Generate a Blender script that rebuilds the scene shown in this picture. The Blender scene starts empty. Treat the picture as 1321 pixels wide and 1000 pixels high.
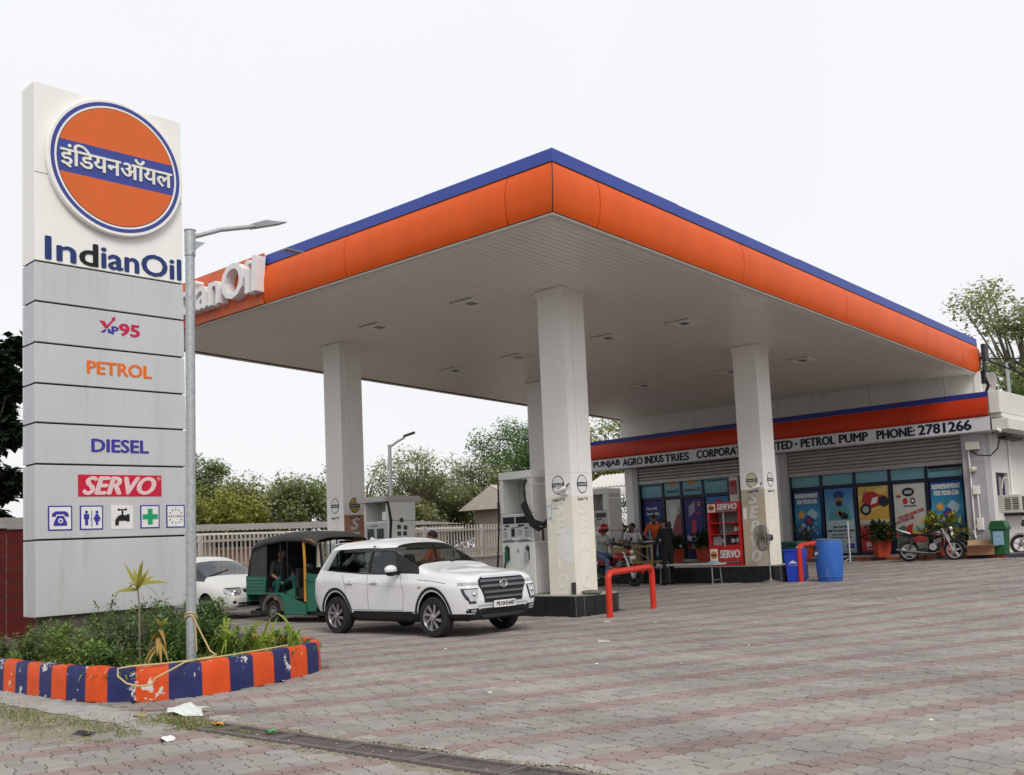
import bpy, bmesh, math, random
import numpy as np
from mathutils import Vector, Matrix, Euler
from mathutils.bvhtree import BVHTree

SC = bpy.context.scene
COL = SC.collection
PI = math.pi
RNG = random.Random(7)

# ------------------------------------------------------------------ camera
cd = bpy.data.cameras.new('camera'); cam = bpy.data.objects.new('camera', cd); COL.objects.link(cam)
yaw, pitch, roll = .7292, .0913, -.0454
CF = Vector((-math.sin(yaw)*math.cos(pitch), math.cos(yaw)*math.cos(pitch), math.sin(pitch)))
_r = Vector((math.cos(yaw), math.sin(yaw), 0)); _u = _r.cross(CF)
CR = math.cos(roll)*_r + math.sin(roll)*_u; CU = -math.sin(roll)*_r + math.cos(roll)*_u
cam.matrix_world = Matrix(((CR.x, CU.x, -CF.x, 0), (CR.y, CU.y, -CF.y, 0), (CR.z, CU.z, -CF.z, 1.46), (0, 0, 0, 1)))
cd.sensor_width = 36; cd.lens = 1304.8158/1321*36
cd.shift_x = -(689.02-660.5)/1321; cd.shift_y = (581.025-500)/1321
cd.clip_start = .1; cd.clip_end = 3000
SC.camera = cam
SC.render.resolution_x = 1024; SC.render.resolution_y = 775

# ------------------------------------------------------------------ world, sun, exposure
w = bpy.data.worlds.new('World'); SC.world = w; w.use_nodes = True
nt = w.node_tree; nt.nodes.clear()
sky = nt.nodes.new('ShaderNodeTexSky'); sky.sky_type = 'NISHITA'; sky.sun_disc = False
sky.sun_elevation = math.radians(58); sky.sun_rotation = math.radians(135)
sky.dust_density = 4; sky.air_density = 1
b1 = nt.nodes.new('ShaderNodeBackground'); b1.inputs[1].default_value = .1
nt.links.new(sky.outputs[0], b1.inputs[0])
tc = nt.nodes.new('ShaderNodeTexCoord')
nz = nt.nodes.new('ShaderNodeTexNoise'); nz.inputs['Scale'].default_value = 2.2; nz.inputs['Detail'].default_value = 5
nt.links.new(tc.outputs['Generated'], nz.inputs['Vector'])
rp = nt.nodes.new('ShaderNodeValToRGB'); rp.color_ramp.elements[0].position = .3; rp.color_ramp.elements[1].position = .75
rp.color_ramp.elements[0].color = (.77, .78, .8, 1); rp.color_ramp.elements[1].color = (.825, .83, .845, 1)
nt.links.new(nz.outputs[0], rp.inputs[0])
b2 = nt.nodes.new('ShaderNodeBackground'); b2.inputs[1].default_value = 1.0
nt.links.new(rp.outputs[0], b2.inputs[0])
mx = nt.nodes.new('ShaderNodeMixShader'); mx.inputs[0].default_value = .95     # the overcast veil
nt.links.new(b1.outputs[0], mx.inputs[1]); nt.links.new(b2.outputs[0], mx.inputs[2])
ow = nt.nodes.new('ShaderNodeOutputWorld'); nt.links.new(mx.outputs[0], ow.inputs[0])
sl = bpy.data.lights.new('sun', 'SUN'); so = bpy.data.objects.new('sun', sl); COL.objects.link(so)
sl.energy = 1.5; sl.angle = math.radians(25); sl.color = (1, .96, .9)
_sd = Vector((.6, -.36, .72)).normalized()
so.rotation_euler = _sd.to_track_quat('Z', 'Y').to_euler()
SC.view_settings.view_transform = 'Standard'; SC.view_settings.look = 'None'
SC.view_settings.exposure = .27; SC.view_settings.gamma = 1; SC.view_settings.use_curve_mapping = False
SC.cycles.max_bounces = 8; SC.cycles.transparent_max_bounces = 16

# ------------------------------------------------------------------ materials
MATS = {}
def mat(name, col, rough=.6, metal=0., var=.12, scale=6., bump=0., coat=0., stretch=(1, 1, 1), col2=None, cut=(.55, .7), scale2=None, spec=.25, fine=0.):
    """procedural Principled: colour +- noise, optional second colour in blotches (dirt, chipped paint), optional bump"""
    if name in MATS: return MATS[name]
    m = bpy.data.materials.new(name); m.use_nodes = True; t = m.node_tree; L = t.links
    p = t.nodes['Principled BSDF']; N = t.nodes.new
    tc = N('ShaderNodeTexCoord'); mp = N('ShaderNodeMapping'); mp.inputs['Scale'].default_value = stretch
    L.new(tc.outputs['Object'], mp.inputs[0])
    nz = N('ShaderNodeTexNoise'); nz.inputs['Scale'].default_value = scale; nz.inputs['Detail'].default_value = 6; nz.inputs['Roughness'].default_value = .65
    L.new(mp.outputs[0], nz.inputs['Vector'])
    rp = N('ShaderNodeValToRGB'); e = rp.color_ramp.elements
    e[0].position = .25; e[1].position = .75
    e[0].color = tuple(max(0, c*(1-var)) for c in col)+(1,); e[1].color = tuple(min(1, c*(1+var)) for c in col)+(1,)
    L.new(nz.outputs[0], rp.inputs[0]); out = rp.outputs[0]
    if col2:
        n2 = N('ShaderNodeTexNoise'); n2.inputs['Scale'].default_value = scale2 or scale*.6; n2.inputs['Detail'].default_value = 8; n2.inputs['Roughness'].default_value = .7
        L.new(mp.outputs[0], n2.inputs['Vector'])
        r2 = N('ShaderNodeValToRGB'); r2.color_ramp.elements[0].position = cut[0]; r2.color_ramp.elements[1].position = cut[1]
        L.new(n2.outputs[0], r2.inputs[0])
        mm = N('ShaderNodeMix'); mm.data_type = 'RGBA'; L.new(r2.outputs[0], mm.inputs[0]); L.new(out, mm.inputs[6]); mm.inputs[7].default_value = tuple(col2)+(1,)
        out = mm.outputs[2]
    L.new(out, p.inputs['Base Color'])
    p.inputs['Roughness'].default_value = rough; p.inputs['Metallic'].default_value = metal
    p.inputs['Coat Weight'].default_value = coat; p.inputs['Specular IOR Level'].default_value = spec
    if bump:
        bn = N('ShaderNodeTexNoise'); bn.inputs['Scale'].default_value = fine or scale*8; bn.inputs['Detail'].default_value = 4
        L.new(mp.outputs[0], bn.inputs['Vector'])
        bp = N('ShaderNodeBump'); bp.inputs['Strength'].default_value = bump; bp.inputs['Distance'].default_value = .02
        L.new(bn.outputs[0], bp.inputs['Height']); L.new(bp.outputs[0], p.inputs['Normal'])
    MATS[name] = m; return m

def glass(name, tint=(.35, .4, .4), clear=.55, rough=.03):
    if name in MATS: return MATS[name]
    m = bpy.data.materials.new(name); m.use_nodes = True; t = m.node_tree; L = t.links; t.nodes.clear(); N = t.nodes.new
    o = N('ShaderNodeOutputMaterial'); tr = N('ShaderNodeBsdfTransparent'); tr.inputs[0].default_value = tuple(tint)+(1,)
    gl = N('ShaderNodeBsdfGlossy'); gl.inputs['Roughness'].default_value = rough; gl.inputs[0].default_value = (.9, .95, 1, 1)
    lw = N('ShaderNodeLayerWeight'); lw.inputs[0].default_value = .5; fr = N('ShaderNodeMath'); fr.operation = 'POWER'; L.new(lw.outputs['Facing'], fr.inputs[0]); fr.inputs[1].default_value = 4.
    mr = N('ShaderNodeMapRange'); mr.inputs['To Min'].default_value = .05; mr.inputs['To Max'].default_value = .9
    L.new(fr.outputs[0], mr.inputs[0])
    mx = N('ShaderNodeMixShader'); L.new(mr.outputs[0], mx.inputs[0]); L.new(tr.outputs[0], mx.inputs[1]); L.new(gl.outputs[0], mx.inputs[2])
    L.new(mx.outputs[0], o.inputs[0]); MATS[name] = m; return m

def attr_mat(name, rough=.8, bump=.15, fine=90, var=.12):
    """colour comes from a per-piece colour attribute (the piece's own colour) with fine grain"""
    m = bpy.data.materials.new(name); m.use_nodes = True; t = m.node_tree; L = t.links; N = t.nodes.new; p = t.nodes['Principled BSDF']
    a = N('ShaderNodeAttribute'); a.attribute_name = 'piece'
    g = N('ShaderNodeNewGeometry')
    nz = N('ShaderNodeTexNoise'); nz.inputs['Scale'].default_value = fine; nz.inputs['Detail'].default_value = 5; L.new(g.outputs['Position'], nz.inputs['Vector'])
    n2 = N('ShaderNodeTexNoise'); n2.inputs['Scale'].default_value = .9; n2.inputs['Detail'].default_value = 7; n2.inputs['Roughness'].default_value = .7; L.new(g.outputs['Position'], n2.inputs['Vector'])
    r1 = N('ShaderNodeMapRange'); r1.inputs['From Min'].default_value = .3; r1.inputs['From Max'].default_value = .7; r1.inputs['To Min'].default_value = 1-var; r1.inputs['To Max'].default_value = 1+var
    r2 = N('ShaderNodeMapRange'); r2.inputs['From Min'].default_value = .3; r2.inputs['From Max'].default_value = .7; r2.inputs['To Min'].default_value = .8; r2.inputs['To Max'].default_value = 1.1
    L.new(nz.outputs[0], r1.inputs[0]); L.new(n2.outputs[0], r2.inputs[0])
    mu = N('ShaderNodeMath'); mu.operation = 'MULTIPLY'; L.new(r1.outputs[0], mu.inputs[0]); L.new(r2.outputs[0], mu.inputs[1])
    # tyre-dark lanes (long streaks along the pump lanes) and oil drips
    mp = N('ShaderNodeMapping'); mp.inputs['Scale'].default_value = (.05, .55, 1); L.new(g.outputs['Position'], mp.inputs[0])
    n3 = N('ShaderNodeTexNoise'); n3.inputs['Scale'].default_value = 1.6; n3.inputs['Detail'].default_value = 6; n3.inputs['Roughness'].default_value = .65; L.new(mp.outputs[0], n3.inputs['Vector'])
    r3 = N('ShaderNodeMapRange'); r3.inputs['From Min'].default_value = .35; r3.inputs['From Max'].default_value = .65; r3.inputs['To Min'].default_value = .78; r3.inputs['To Max'].default_value = 1.08; L.new(n3.outputs[0], r3.inputs[0])
    n4 = N('ShaderNodeTexNoise'); n4.inputs['Scale'].default_value = 1.7; n4.inputs['Detail'].default_value = 3; L.new(g.outputs['Position'], n4.inputs['Vector'])
    r4 = N('ShaderNodeMapRange'); r4.inputs['From Min'].default_value = .68; r4.inputs['From Max'].default_value = .74; r4.inputs['To Min'].default_value = 1; r4.inputs['To Max'].default_value = .66; L.new(n4.outputs[0], r4.inputs[0])
    m3 = N('ShaderNodeMath'); m3.operation = 'MULTIPLY'; L.new(r3.outputs[0], m3.inputs[0]); L.new(r4.outputs[0], m3.inputs[1])
    m5 = N('ShaderNodeMath'); m5.operation = 'MULTIPLY'; L.new(mu.outputs[0], m5.inputs[0]); L.new(m3.outputs[0], m5.inputs[1]); mu = m5
    # dust film greying the blocks unevenly
    n6 = N('ShaderNodeTexNoise'); n6.inputs['Scale'].default_value = .6; n6.inputs['Detail'].default_value = 8; n6.inputs['Roughness'].default_value = .75; L.new(g.outputs['Position'], n6.inputs['Vector'])
    r6 = N('ShaderNodeMapRange'); r6.inputs['From Min'].default_value = .4; r6.inputs['From Max'].default_value = .7; r6.inputs['To Max'].default_value = .5; L.new(n6.outputs[0], r6.inputs[0])
    dm = N('ShaderNodeMix'); dm.data_type = 'RGBA'; L.new(r6.outputs[0], dm.inputs[0]); L.new(a.outputs['Color'], dm.inputs[6]); dm.inputs[7].default_value = (.285, .265, .243, 1)
    vm = N('ShaderNodeVectorMath'); vm.operation = 'SCALE'; L.new(dm.outputs[2], vm.inputs[0]); L.new(mu.outputs[0], vm.inputs['Scale'])
    L.new(vm.outputs[0], p.inputs['Base Color']); p.inputs['Roughness'].default_value = rough
    bp = N('ShaderNodeBump'); bp.inputs['Strength'].default_value = bump; bp.inputs['Distance'].default_value = .01
    L.new(nz.outputs[0], bp.inputs['Height']); L.new(bp.outputs[0], p.inputs['Normal'])
    MATS[name] = m; return m

def leaf_mat(name, c1, c2, c3=None, rough=.55, trans=.25):
    """foliage: colour varies leaf by leaf (random per island), some light passes through"""
    if name in MATS: return MATS[name]
    m = bpy.data.materials.new(name); m.use_nodes = True; t = m.node_tree; L = t.links; N = t.nodes.new; p = t.nodes['Principled BSDF']
    g = N('ShaderNodeNewGeometry'); rp = N('ShaderNodeValToRGB'); e = rp.color_ramp.elements
    e[0].color = tuple(c1)+(1,); e[1].color = tuple(c2)+(1,)
    if c3: q = e.new(.93); q.color = tuple(c2)+(1,); e[-1].color = tuple(c3)+(1,)
    L.new(g.outputs['Random Per Island'], rp.inputs[0]); L.new(rp.outputs[0], p.inputs['Base Color'])
    p.inputs['Roughness'].default_value = rough; p.inputs['Specular IOR Level'].default_value = .3
    tl = N('ShaderNodeBsdfTranslucent'); L.new(rp.outputs[0], tl.inputs[0])
    mx = N('ShaderNodeMixShader'); mx.inputs[0].default_value = trans
    L.new(p.outputs[0], mx.inputs[1]); L.new(tl.outputs[0], mx.inputs[2]); L.new(mx.outputs[0], t.nodes['Material Output'].inputs[0])
    MATS[name] = m; return m

# ------------------------------------------------------------------ geometry helper
def basis(d, up=(0, 0, 1)):
    d = Vector(d).normalized(); u = Vector(up)
    if abs(d.dot(u)) > .99: u = Vector((1, 0, 0))
    a = d.cross(u).normalized(); return a, a.cross(d).normalized(), d

class G:
    def __init__(s): s.v = []; s.f = []; s.m = []; s.cm = 0
    def add(s, vs, fs):
        o = len(s.v); s.v += [tuple(p) for p in vs]; s.f += [tuple(i+o for i in f) for f in fs]; s.m += [s.cm]*len(fs); return s
    def box(s, c, d, rz=0, M=None):
        x, y, z = d[0]/2, d[1]/2, d[2]/2
        vs = [Vector((i*x, j*y, k*z)) for k in (-1, 1) for j in (-1, 1) for i in (-1, 1)]
        R = M or (Matrix.Rotation(rz, 3, 'Z') if rz else None)
        if R: vs = [R @ p for p in vs]
        c = Vector(c)
        return s.add([p+c for p in vs], [(0, 2, 3, 1), (4, 5, 7, 6), (0, 1, 5, 4), (2, 6, 7, 3), (0, 4, 6, 2), (1, 3, 7, 5)])
    def bx(s, x0, x1, y0, y1, z0, z1): return s.box(((x0+x1)/2, (y0+y1)/2, (z0+z1)/2), (abs(x1-x0), abs(y1-y0), abs(z1-z0)))
    def quad(s, *p): return s.add(p, [tuple(range(len(p)))])
    def prism(s, poly, o, ax, ay, depth):
        """poly (2-D) in the plane o+ax*u+ay*v, extruded by the vector depth"""
        o, ax, ay, dp = map(Vector, (o, ax, ay, depth)); n = len(poly)
        a = [o+ax*p[0]+ay*p[1] for p in poly]; b = [p+dp for p in a]
        return s.add(a+b, [tuple(range(n-1, -1, -1)), tuple(range(n, 2*n))]+[(i, (i+1) % n, (i+1) % n+n, i+n) for i in range(n)])
    def cyl(s, p, q, r, r2=None, n=12, caps=True):
        p, q = Vector(p), Vector(q); r2 = r if r2 is None else r2; a, b, d = basis(q-p)
        ring = lambda c, R: [c+a*(R*math.cos(2*PI*i/n))+b*(R*math.sin(2*PI*i/n)) for i in range(n)]
        fs = [(i, (i+1) % n, (i+1) % n+n, i+n) for i in range(n)]
        if caps: fs += [tuple(range(n-1, -1, -1)), tuple(range(n, 2*n))]
        return s.add(ring(p, r)+ring(q, r2), fs)
    def tube(s, pts, r, n=8, rs=None, closed=False):
        pts = [Vector(p) for p in pts]; vs = []; k = len(pts)
        a = None
        for i, p in enumerate(pts):
            if closed: t = pts[(i+1) % k]-pts[i-1]
            else: t = pts[min(i+1, k-1)]-pts[max(i-1, 0)]
            t.normalize()
            if a is None: a, _, _ = basis(t)
            a = (a-t*a.dot(t)).normalized(); b = t.cross(a)
            R = rs[i] if rs else r
            vs += [p+a*(R*math.cos(2*PI*j/n))+b*(R*math.sin(2*PI*j/n)) for j in range(n)]
        m = k if closed else k-1
        fs = [(i*n+j, i*n+(j+1) % n, ((i+1) % k)*n+(j+1) % n, ((i+1) % k)*n+j) for i in range(m) for j in range(n)]
        if not closed: fs += [tuple(range(n-1, -1, -1)), tuple((k-1)*n+j for j in range(n))]
        return s.add(vs, fs)
    def lathe(s, prof, c=(0, 0, 0), axis=(0, 0, 1), n=20, caps=True):
        a, b, d = basis(axis); c = Vector(c); vs = []
        for r, z in prof: vs += [c+d*z+a*(r*math.cos(2*PI*j/n))+b*(r*math.sin(2*PI*j/n)) for j in range(n)]
        k = len(prof); fs = [(i*n+j, i*n+(j+1) % n, (i+1)*n+(j+1) % n, (i+1)*n+j) for i in range(k-1) for j in range(n)]
        if caps: fs += [tuple(range(n-1, -1, -1)), tuple((k-1)*n+j for j in range(n))]
        return s.add(vs, fs)
    def sph(s, c, r, n=14, k=8, M=None, z0=-1., z1=1.):
        r = (r, r, r) if isinstance(r, (int, float)) else r; vs = []; c = Vector(c)
        t0, t1 = math.asin(z0), math.asin(z1)
        for i in range(k+1):
            t = t0+(t1-t0)*i/k
            for j in range(n):
                p = Vector((r[0]*math.cos(t)*math.cos(2*PI*j/n), r[1]*math.cos(t)*math.sin(2*PI*j/n), r[2]*math.sin(t)))
                vs.append(c+(M @ p if M else p))
        fs = [(i*n+j, i*n+(j+1) % n, (i+1)*n+(j+1) % n, (i+1)*n+j) for i in range(k) for j in range(n)]
        return s.add(vs, fs)
    def torus(s, c, R, r, axis=(0, 1, 0), n=28, k=10, sx=1.):
        a, b, d = basis(axis); c = Vector(c); vs = []
        for i in range(n):
            t = 2*PI*i/n; e = a*math.cos(t)+b*math.sin(t)
            vs += [c+e*(R+r*math.cos(2*PI*j/k))+d*(r*sx*math.sin(2*PI*j/k)) for j in range(k)]
        return s.add(vs, [(i*k+j, ((i+1) % n)*k+j, ((i+1) % n)*k+(j+1) % k, i*k+(j+1) % k) for i in range(n) for j in range(k)])
    def blade(s, p, d, L, wd, up=(0, 0, 1), droop=0., n=3, fold=0.):
        """a leaf: strip along d of length L, drooping"""
        p = Vector(p); a, b, d = basis(d, up); vs = []
        for i in range(n+1):
            t = i/n; ww = wd*math.sin(PI*min(1, .12+.88*t)**.8)*.5 if i < n else wd*.03
            c = p+d*(L*t)-Vector((0, 0, droop*L*t*t)); vs += [c-a*ww+b*(fold*ww), c+a*ww+b*(fold*ww)]
        return s.add(vs, [(2*i, 2*i+1, 2*i+3, 2*i+2) for i in range(n)])

def mesh_of(g, name, smooth=None, merge=False):
    me = bpy.data.meshes.new(name); me.from_pydata(g.v, [], g.f)
    if merge:
        bm = bmesh.new(); bm.from_mesh(me); bmesh.ops.remove_doubles(bm, verts=bm.verts, dist=1e-4); bm.to_mesh(me); bm.free()
    elif any(g.m): me.polygons.foreach_set('material_index', g.m)
    me.update()
    if smooth is not None:
        me.polygons.foreach_set('use_smooth', [True]*len(me.polygons))
        if smooth < 180: me.set_sharp_from_angle(angle=math.radians(smooth))
    return me

def obj(name, g, m, parent=None, smooth=None, bev=0, loc=None, merge=False, label=None):
    me = g if isinstance(g, bpy.types.Mesh) else mesh_of(g, name, smooth, merge)
    if not me.materials:
        for x in (m if isinstance(m, (list, tuple)) else [m]): me.materials.append(x)
    o = bpy.data.objects.new(name, me); COL.objects.link(o)
    if parent: o.parent = parent
    if loc is not None: o.location = loc
    if bev:
        b = o.modifiers.new('bevel', 'BEVEL'); b.width = bev; b.segments = 2; b.limit_method = 'ANGLE'; b.angle_limit = .6
    if label: o['label'] = label
    return o

def tag(o, label=None, cat=None, group=None, kind=None):
    if label: o['label'] = label
    if cat: o['category'] = cat
    if group: o['group'] = group
    if kind: o['kind'] = kind
    return o

def thing(name, label, cat, loc=(0, 0, 0), rz=0, group=None):
    o = bpy.data.objects.new(name, None); COL.objects.link(o); o.empty_display_size = .2
    o.location = loc; o.rotation_euler = (0, 0, rz); return tag(o, label, cat, group)

def dup(root, loc, rz, label, group=None):
    def cp(o, par):
        c = o.copy(); COL.objects.link(c)
        if par: c.parent = par
        for ch in list(o.children): cp(ch, c)
        return c
    r = cp(root, None); r.location = loc; r.rotation_euler = (0, 0, rz); r['label'] = label
    if group: r['group'] = group
    return r

FONT_CACHE = {}
def text_mesh(txt, size=1., ext=0., bold=0., shear=0., space=1.):
    key = (txt, ext, bold, shear, space)
    c = bpy.data.curves.new('writing', 'FONT'); c.body = txt; c.size = 1; c.extrude = ext; c.offset = bold; c.shear = shear; c.space_character = space
    c.resolution_u = 3
    o = bpy.data.objects.new('writing', c); COL.objects.link(o)
    bpy.context.view_layer.update()
    me = bpy.data.meshes.new_from_object(o.evaluated_get(bpy.context.evaluated_depsgraph_get()))
    bpy.data.objects.remove(o); bpy.data.curves.remove(c); me.materials.clear()
    return me

def text(name, txt, m, parent, o, ax, ay, wd, ht=None, ext=.0, bold=.0, shear=0., space=1., nrm=None, heavy=0.):
    """writing fitted to the box at corner o: wd along ax, ht along ay (lying on the surface, raised by ext along the normal)"""
    me = text_mesh(txt, ext=.5, bold=bold, shear=shear, space=space)
    n = len(me.vertices); co = np.empty(n*3); me.vertices.foreach_get('co', co); co = co.reshape(-1, 3)
    lo, hi = co.min(0), co.max(0); sc = wd/(hi[0]-lo[0]); sy = ht/(hi[1]-lo[1]) if ht else sc
    ax, ay = Vector(ax).normalized(), Vector(ay).normalized(); nn = ax.cross(ay) if nrm is None else Vector(nrm)
    u = (co[:, 0]-lo[0])*sc; v = (co[:, 1]-lo[1])*sy; z = (co[:, 2]+.5)*max(ext, .004)
    if heavy:
        polys = [tuple(p.vertices) for p in me.polygons]; V = []; F = []; h = heavy*(ht or wd*.2)
        for i, (dx, dy) in enumerate(((-h, 0), (h, 0), (0, h*.6), (0, -h*.6))):
            F += [tuple(q+i*n for q in p) for p in polys]; V.append(np.outer(u+dx, ax)+np.outer(v+dy, ay)+np.outer(z+.0004*i, nn)+np.array(o))
        me = bpy.data.meshes.new(name); me.from_pydata(np.concatenate(V).tolist(), [], F)
    else:
        P = np.outer(u, ax)+np.outer(v, ay)+np.outer(z, nn)+np.array(o)
        me.vertices.foreach_set('co', P.ravel()); me.update()
    return obj(name, me, m, parent)

def gz(y):
    t = max(0., y-14.5); return .03*t*t/(t+1.5)

def ev_mesh(o):
    """evaluated mesh of a helper object, which is removed"""
    bpy.context.view_layer.update()
    me = bpy.data.meshes.new_from_object(o.evaluated_get(bpy.context.evaluated_depsgraph_get()))
    d = o.data; bpy.data.objects.remove(o)
    if isinstance(d, bpy.types.Mesh) and d.users == 0: bpy.data.meshes.remove(d)
    return me

# ------------------------------------------------------------------ palette
ORANGE = mat('orange_panel', (.7, .098, .01), .42, var=.09, scale=1.2, spec=.15, col2=(.56, .1, .022), cut=(.5, .9), scale2=1.6, stretch=(1, 1, .35))
BLUE = mat('blue_panel', (.04, .07, .33), .4, var=.06, scale=1.5)
NAVY = mat('navy_print', (.018, .03, .15), .5)
WHITE = mat('white_paint', (.78, .77, .74), .5, var=.05, scale=3)
CREAM = mat('cream_paint', (.72, .69, .6), .55, var=.07, scale=2.5)
BLACK = mat('black_plastic', (.012, .012, .013), .45)
DARK = mat('dark_grey', (.04, .04, .043), .5)
RUBBER = mat('rubber', (.018, .018, .018), .85, var=.3, scale=20)
GALV = mat('galvanised_steel', (.42, .44, .45), .45, .6, var=.25, scale=25, bump=.05)
ALU = mat('silver_panel', (.57, .57, .58), .42, .35, var=.06, scale=1.5, stretch=(1, 1, .12), col2=(.43, .42, .4), cut=(.52, .9), scale2=5)
CHROME = mat('chrome', (.7, .7, .72), .18, 1.)
STEEL = mat('steel', (.35, .35, .36), .4, .8, var=.2)
RED = mat('red_paint', (.5, .028, .018), .4, var=.12, scale=9, coat=.2)
SKIN = mat('skin', (.2, .1, .062), .55, var=.08)
HAIR = mat('hair', (.012, .01, .009), .6)
PAPER = mat('paper', (.75, .75, .73), .8)
# ================================================================== GROUND
SAND = mat('sandy_ground', (.12, .106, .09), .95, var=.35, scale=1.5, bump=.4, fine=60)
CONC = mat('concrete', (.34, .33, .31), .9, var=.2, scale=5, bump=.25, col2=(.2, .19, .175), cut=(.5, .75), fine=50)
g = G(); ys = [-400, -40, 0, 10, 14.5, 15, 15.5, 16, 17, 18, 20, 22, 24, 27, 30, 34, 40, 60, 600]
xs = [-600, -60, -40, -25, -10, 0, 10, 40, 400]
for i, y in enumerate(ys):
    for x in xs: g.v.append((x, y, gz(min(y, 40))-.012))
n = len(xs)
for i in range(len(ys)-1):
    for j in range(n-1): g.f.append((i*n+j, i*n+j+1, (i+1)*n+j+1, (i+1)*n+j)); g.m.append(0)
tag(obj('ground', g, SAND, smooth=180), kind='structure')

# garden island outline (kerb, outer face), world XY
KERB = [(-17.5, 4.72), (-15.5, 4.76), (-13.6, 4.8), (-12.7, 4.82), (-11.9, 4.81), (-11.2, 4.83), (-10.6, 4.97), (-10.22, 5.2), (-10.04, 5.5), (-9.99, 5.85), (-10.06, 6.35), (-10.22, 6.9), (-10.38, 7.35), (-10.58, 7.68), (-10.95, 7.95), (-11.5, 8.1), (-12.6, 8.12), (-14.5, 8.1), (-17.5, 8.05)]
def inside(poly, x, y):
    r = False; j = len(poly)-1
    for i in range(len(poly)):
        xi, yi = poly[i]; xj, yj = poly[j]
        if (yi > y) != (yj > y) and x < (xj-xi)*(y-yi)/(yj-yi)+xi: r = not r
        j = i
    return r
DR = (-9.3, 3.0, 4.52, 5.08)          # drain channel x0,x1,y0,y1

# interlocking pavers: zigzag blocks in courses, two red courses in every six
PAV = attr_mat('paver', .85, .3, 120, .16)
TH = math.radians(67.9); PL, PW = .2, .163
e1 = np.array([math.cos(TH), math.sin(TH)]); e2 = np.array([-math.sin(TH), math.cos(TH)])
# outline of one paver in (u along the course, v across)
_hu = np.array([0, .045, .155, .2])/.2; _hv = np.array([0, -.028, .028, 0])
def wave(u): return np.interp((u/PL) % 1., _hu, _hv)
NU = 7; K = 2*NU+4
def outlines(ph):
    """one outline per paver: zigzag long edges (phase ph along the course), notched ends"""
    n = len(ph); us = np.linspace(0, PL, NU); lo = np.stack([np.repeat(us[None], n, 0), wave(us[None]+ph[:, None])], -1); up = lo.copy(); up[:, :, 1] += PW
    R = np.zeros((n, 2, 2)); R[:, 0] = np.stack([PL+.010+0*ph, lo[:, -1, 1]+.045], -1); R[:, 1] = np.stack([PL-.010+0*ph, lo[:, -1, 1]+.118], -1)
    Lf = np.zeros((n, 2, 2)); Lf[:, 0] = np.stack([-.010+0*ph, lo[:, 0, 1]+.118], -1); Lf[:, 1] = np.stack([.010+0*ph, lo[:, 0, 1]+.045], -1)
    return np.concatenate([lo, R, up[:, ::-1], Lf], 1)
_off = np.random.RandomState(21).rand(400)*PL
yc = lambda x: 4.745+.03*(x+7.36)          # centre line of the drain
def paver_cells():
    rs = np.random.RandomState(3); L = []
    camp = np.array([0, 0]); fw = np.array([CF.x, CF.y]); fw /= np.linalg.norm(fw); rt = np.array([CR.x, CR.y]); rt /= np.linalg.norm(rt)
    for j in range(-10, 190):
        for i in range(-140, 160):
            u0 = i*PL+_off[j+20]; v0 = j*PW
            c = e1*(u0+.1)+e2*(v0+.08); d = c @ fw; s = c @ rt
            if d < 5 or d > 34 or s < -.56*d-1 or s > .52*d+1: continue
            x, y = c
            if y > 30.45: continue
            if inside(KERB, x, y): continue
            if -8.6 < x < 3 and -.24 < y-yc(x) < .34+.12*math.sin(x*2.3)*math.sin(x*1.1+1): continue
            if x < -8.6+.8*(rs.rand()-.5) and 3.55 < y < 4.75+.2*rs.rand() and x < -6: continue
            if 15.1 < y < 16.6 and -22.5 < x < -12.5: continue
            if 22.8 < y < 24.3 and -22.5 < x < -12.5: continue
            L.append((d, u0, v0, j))
    L.sort(); return L
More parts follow.
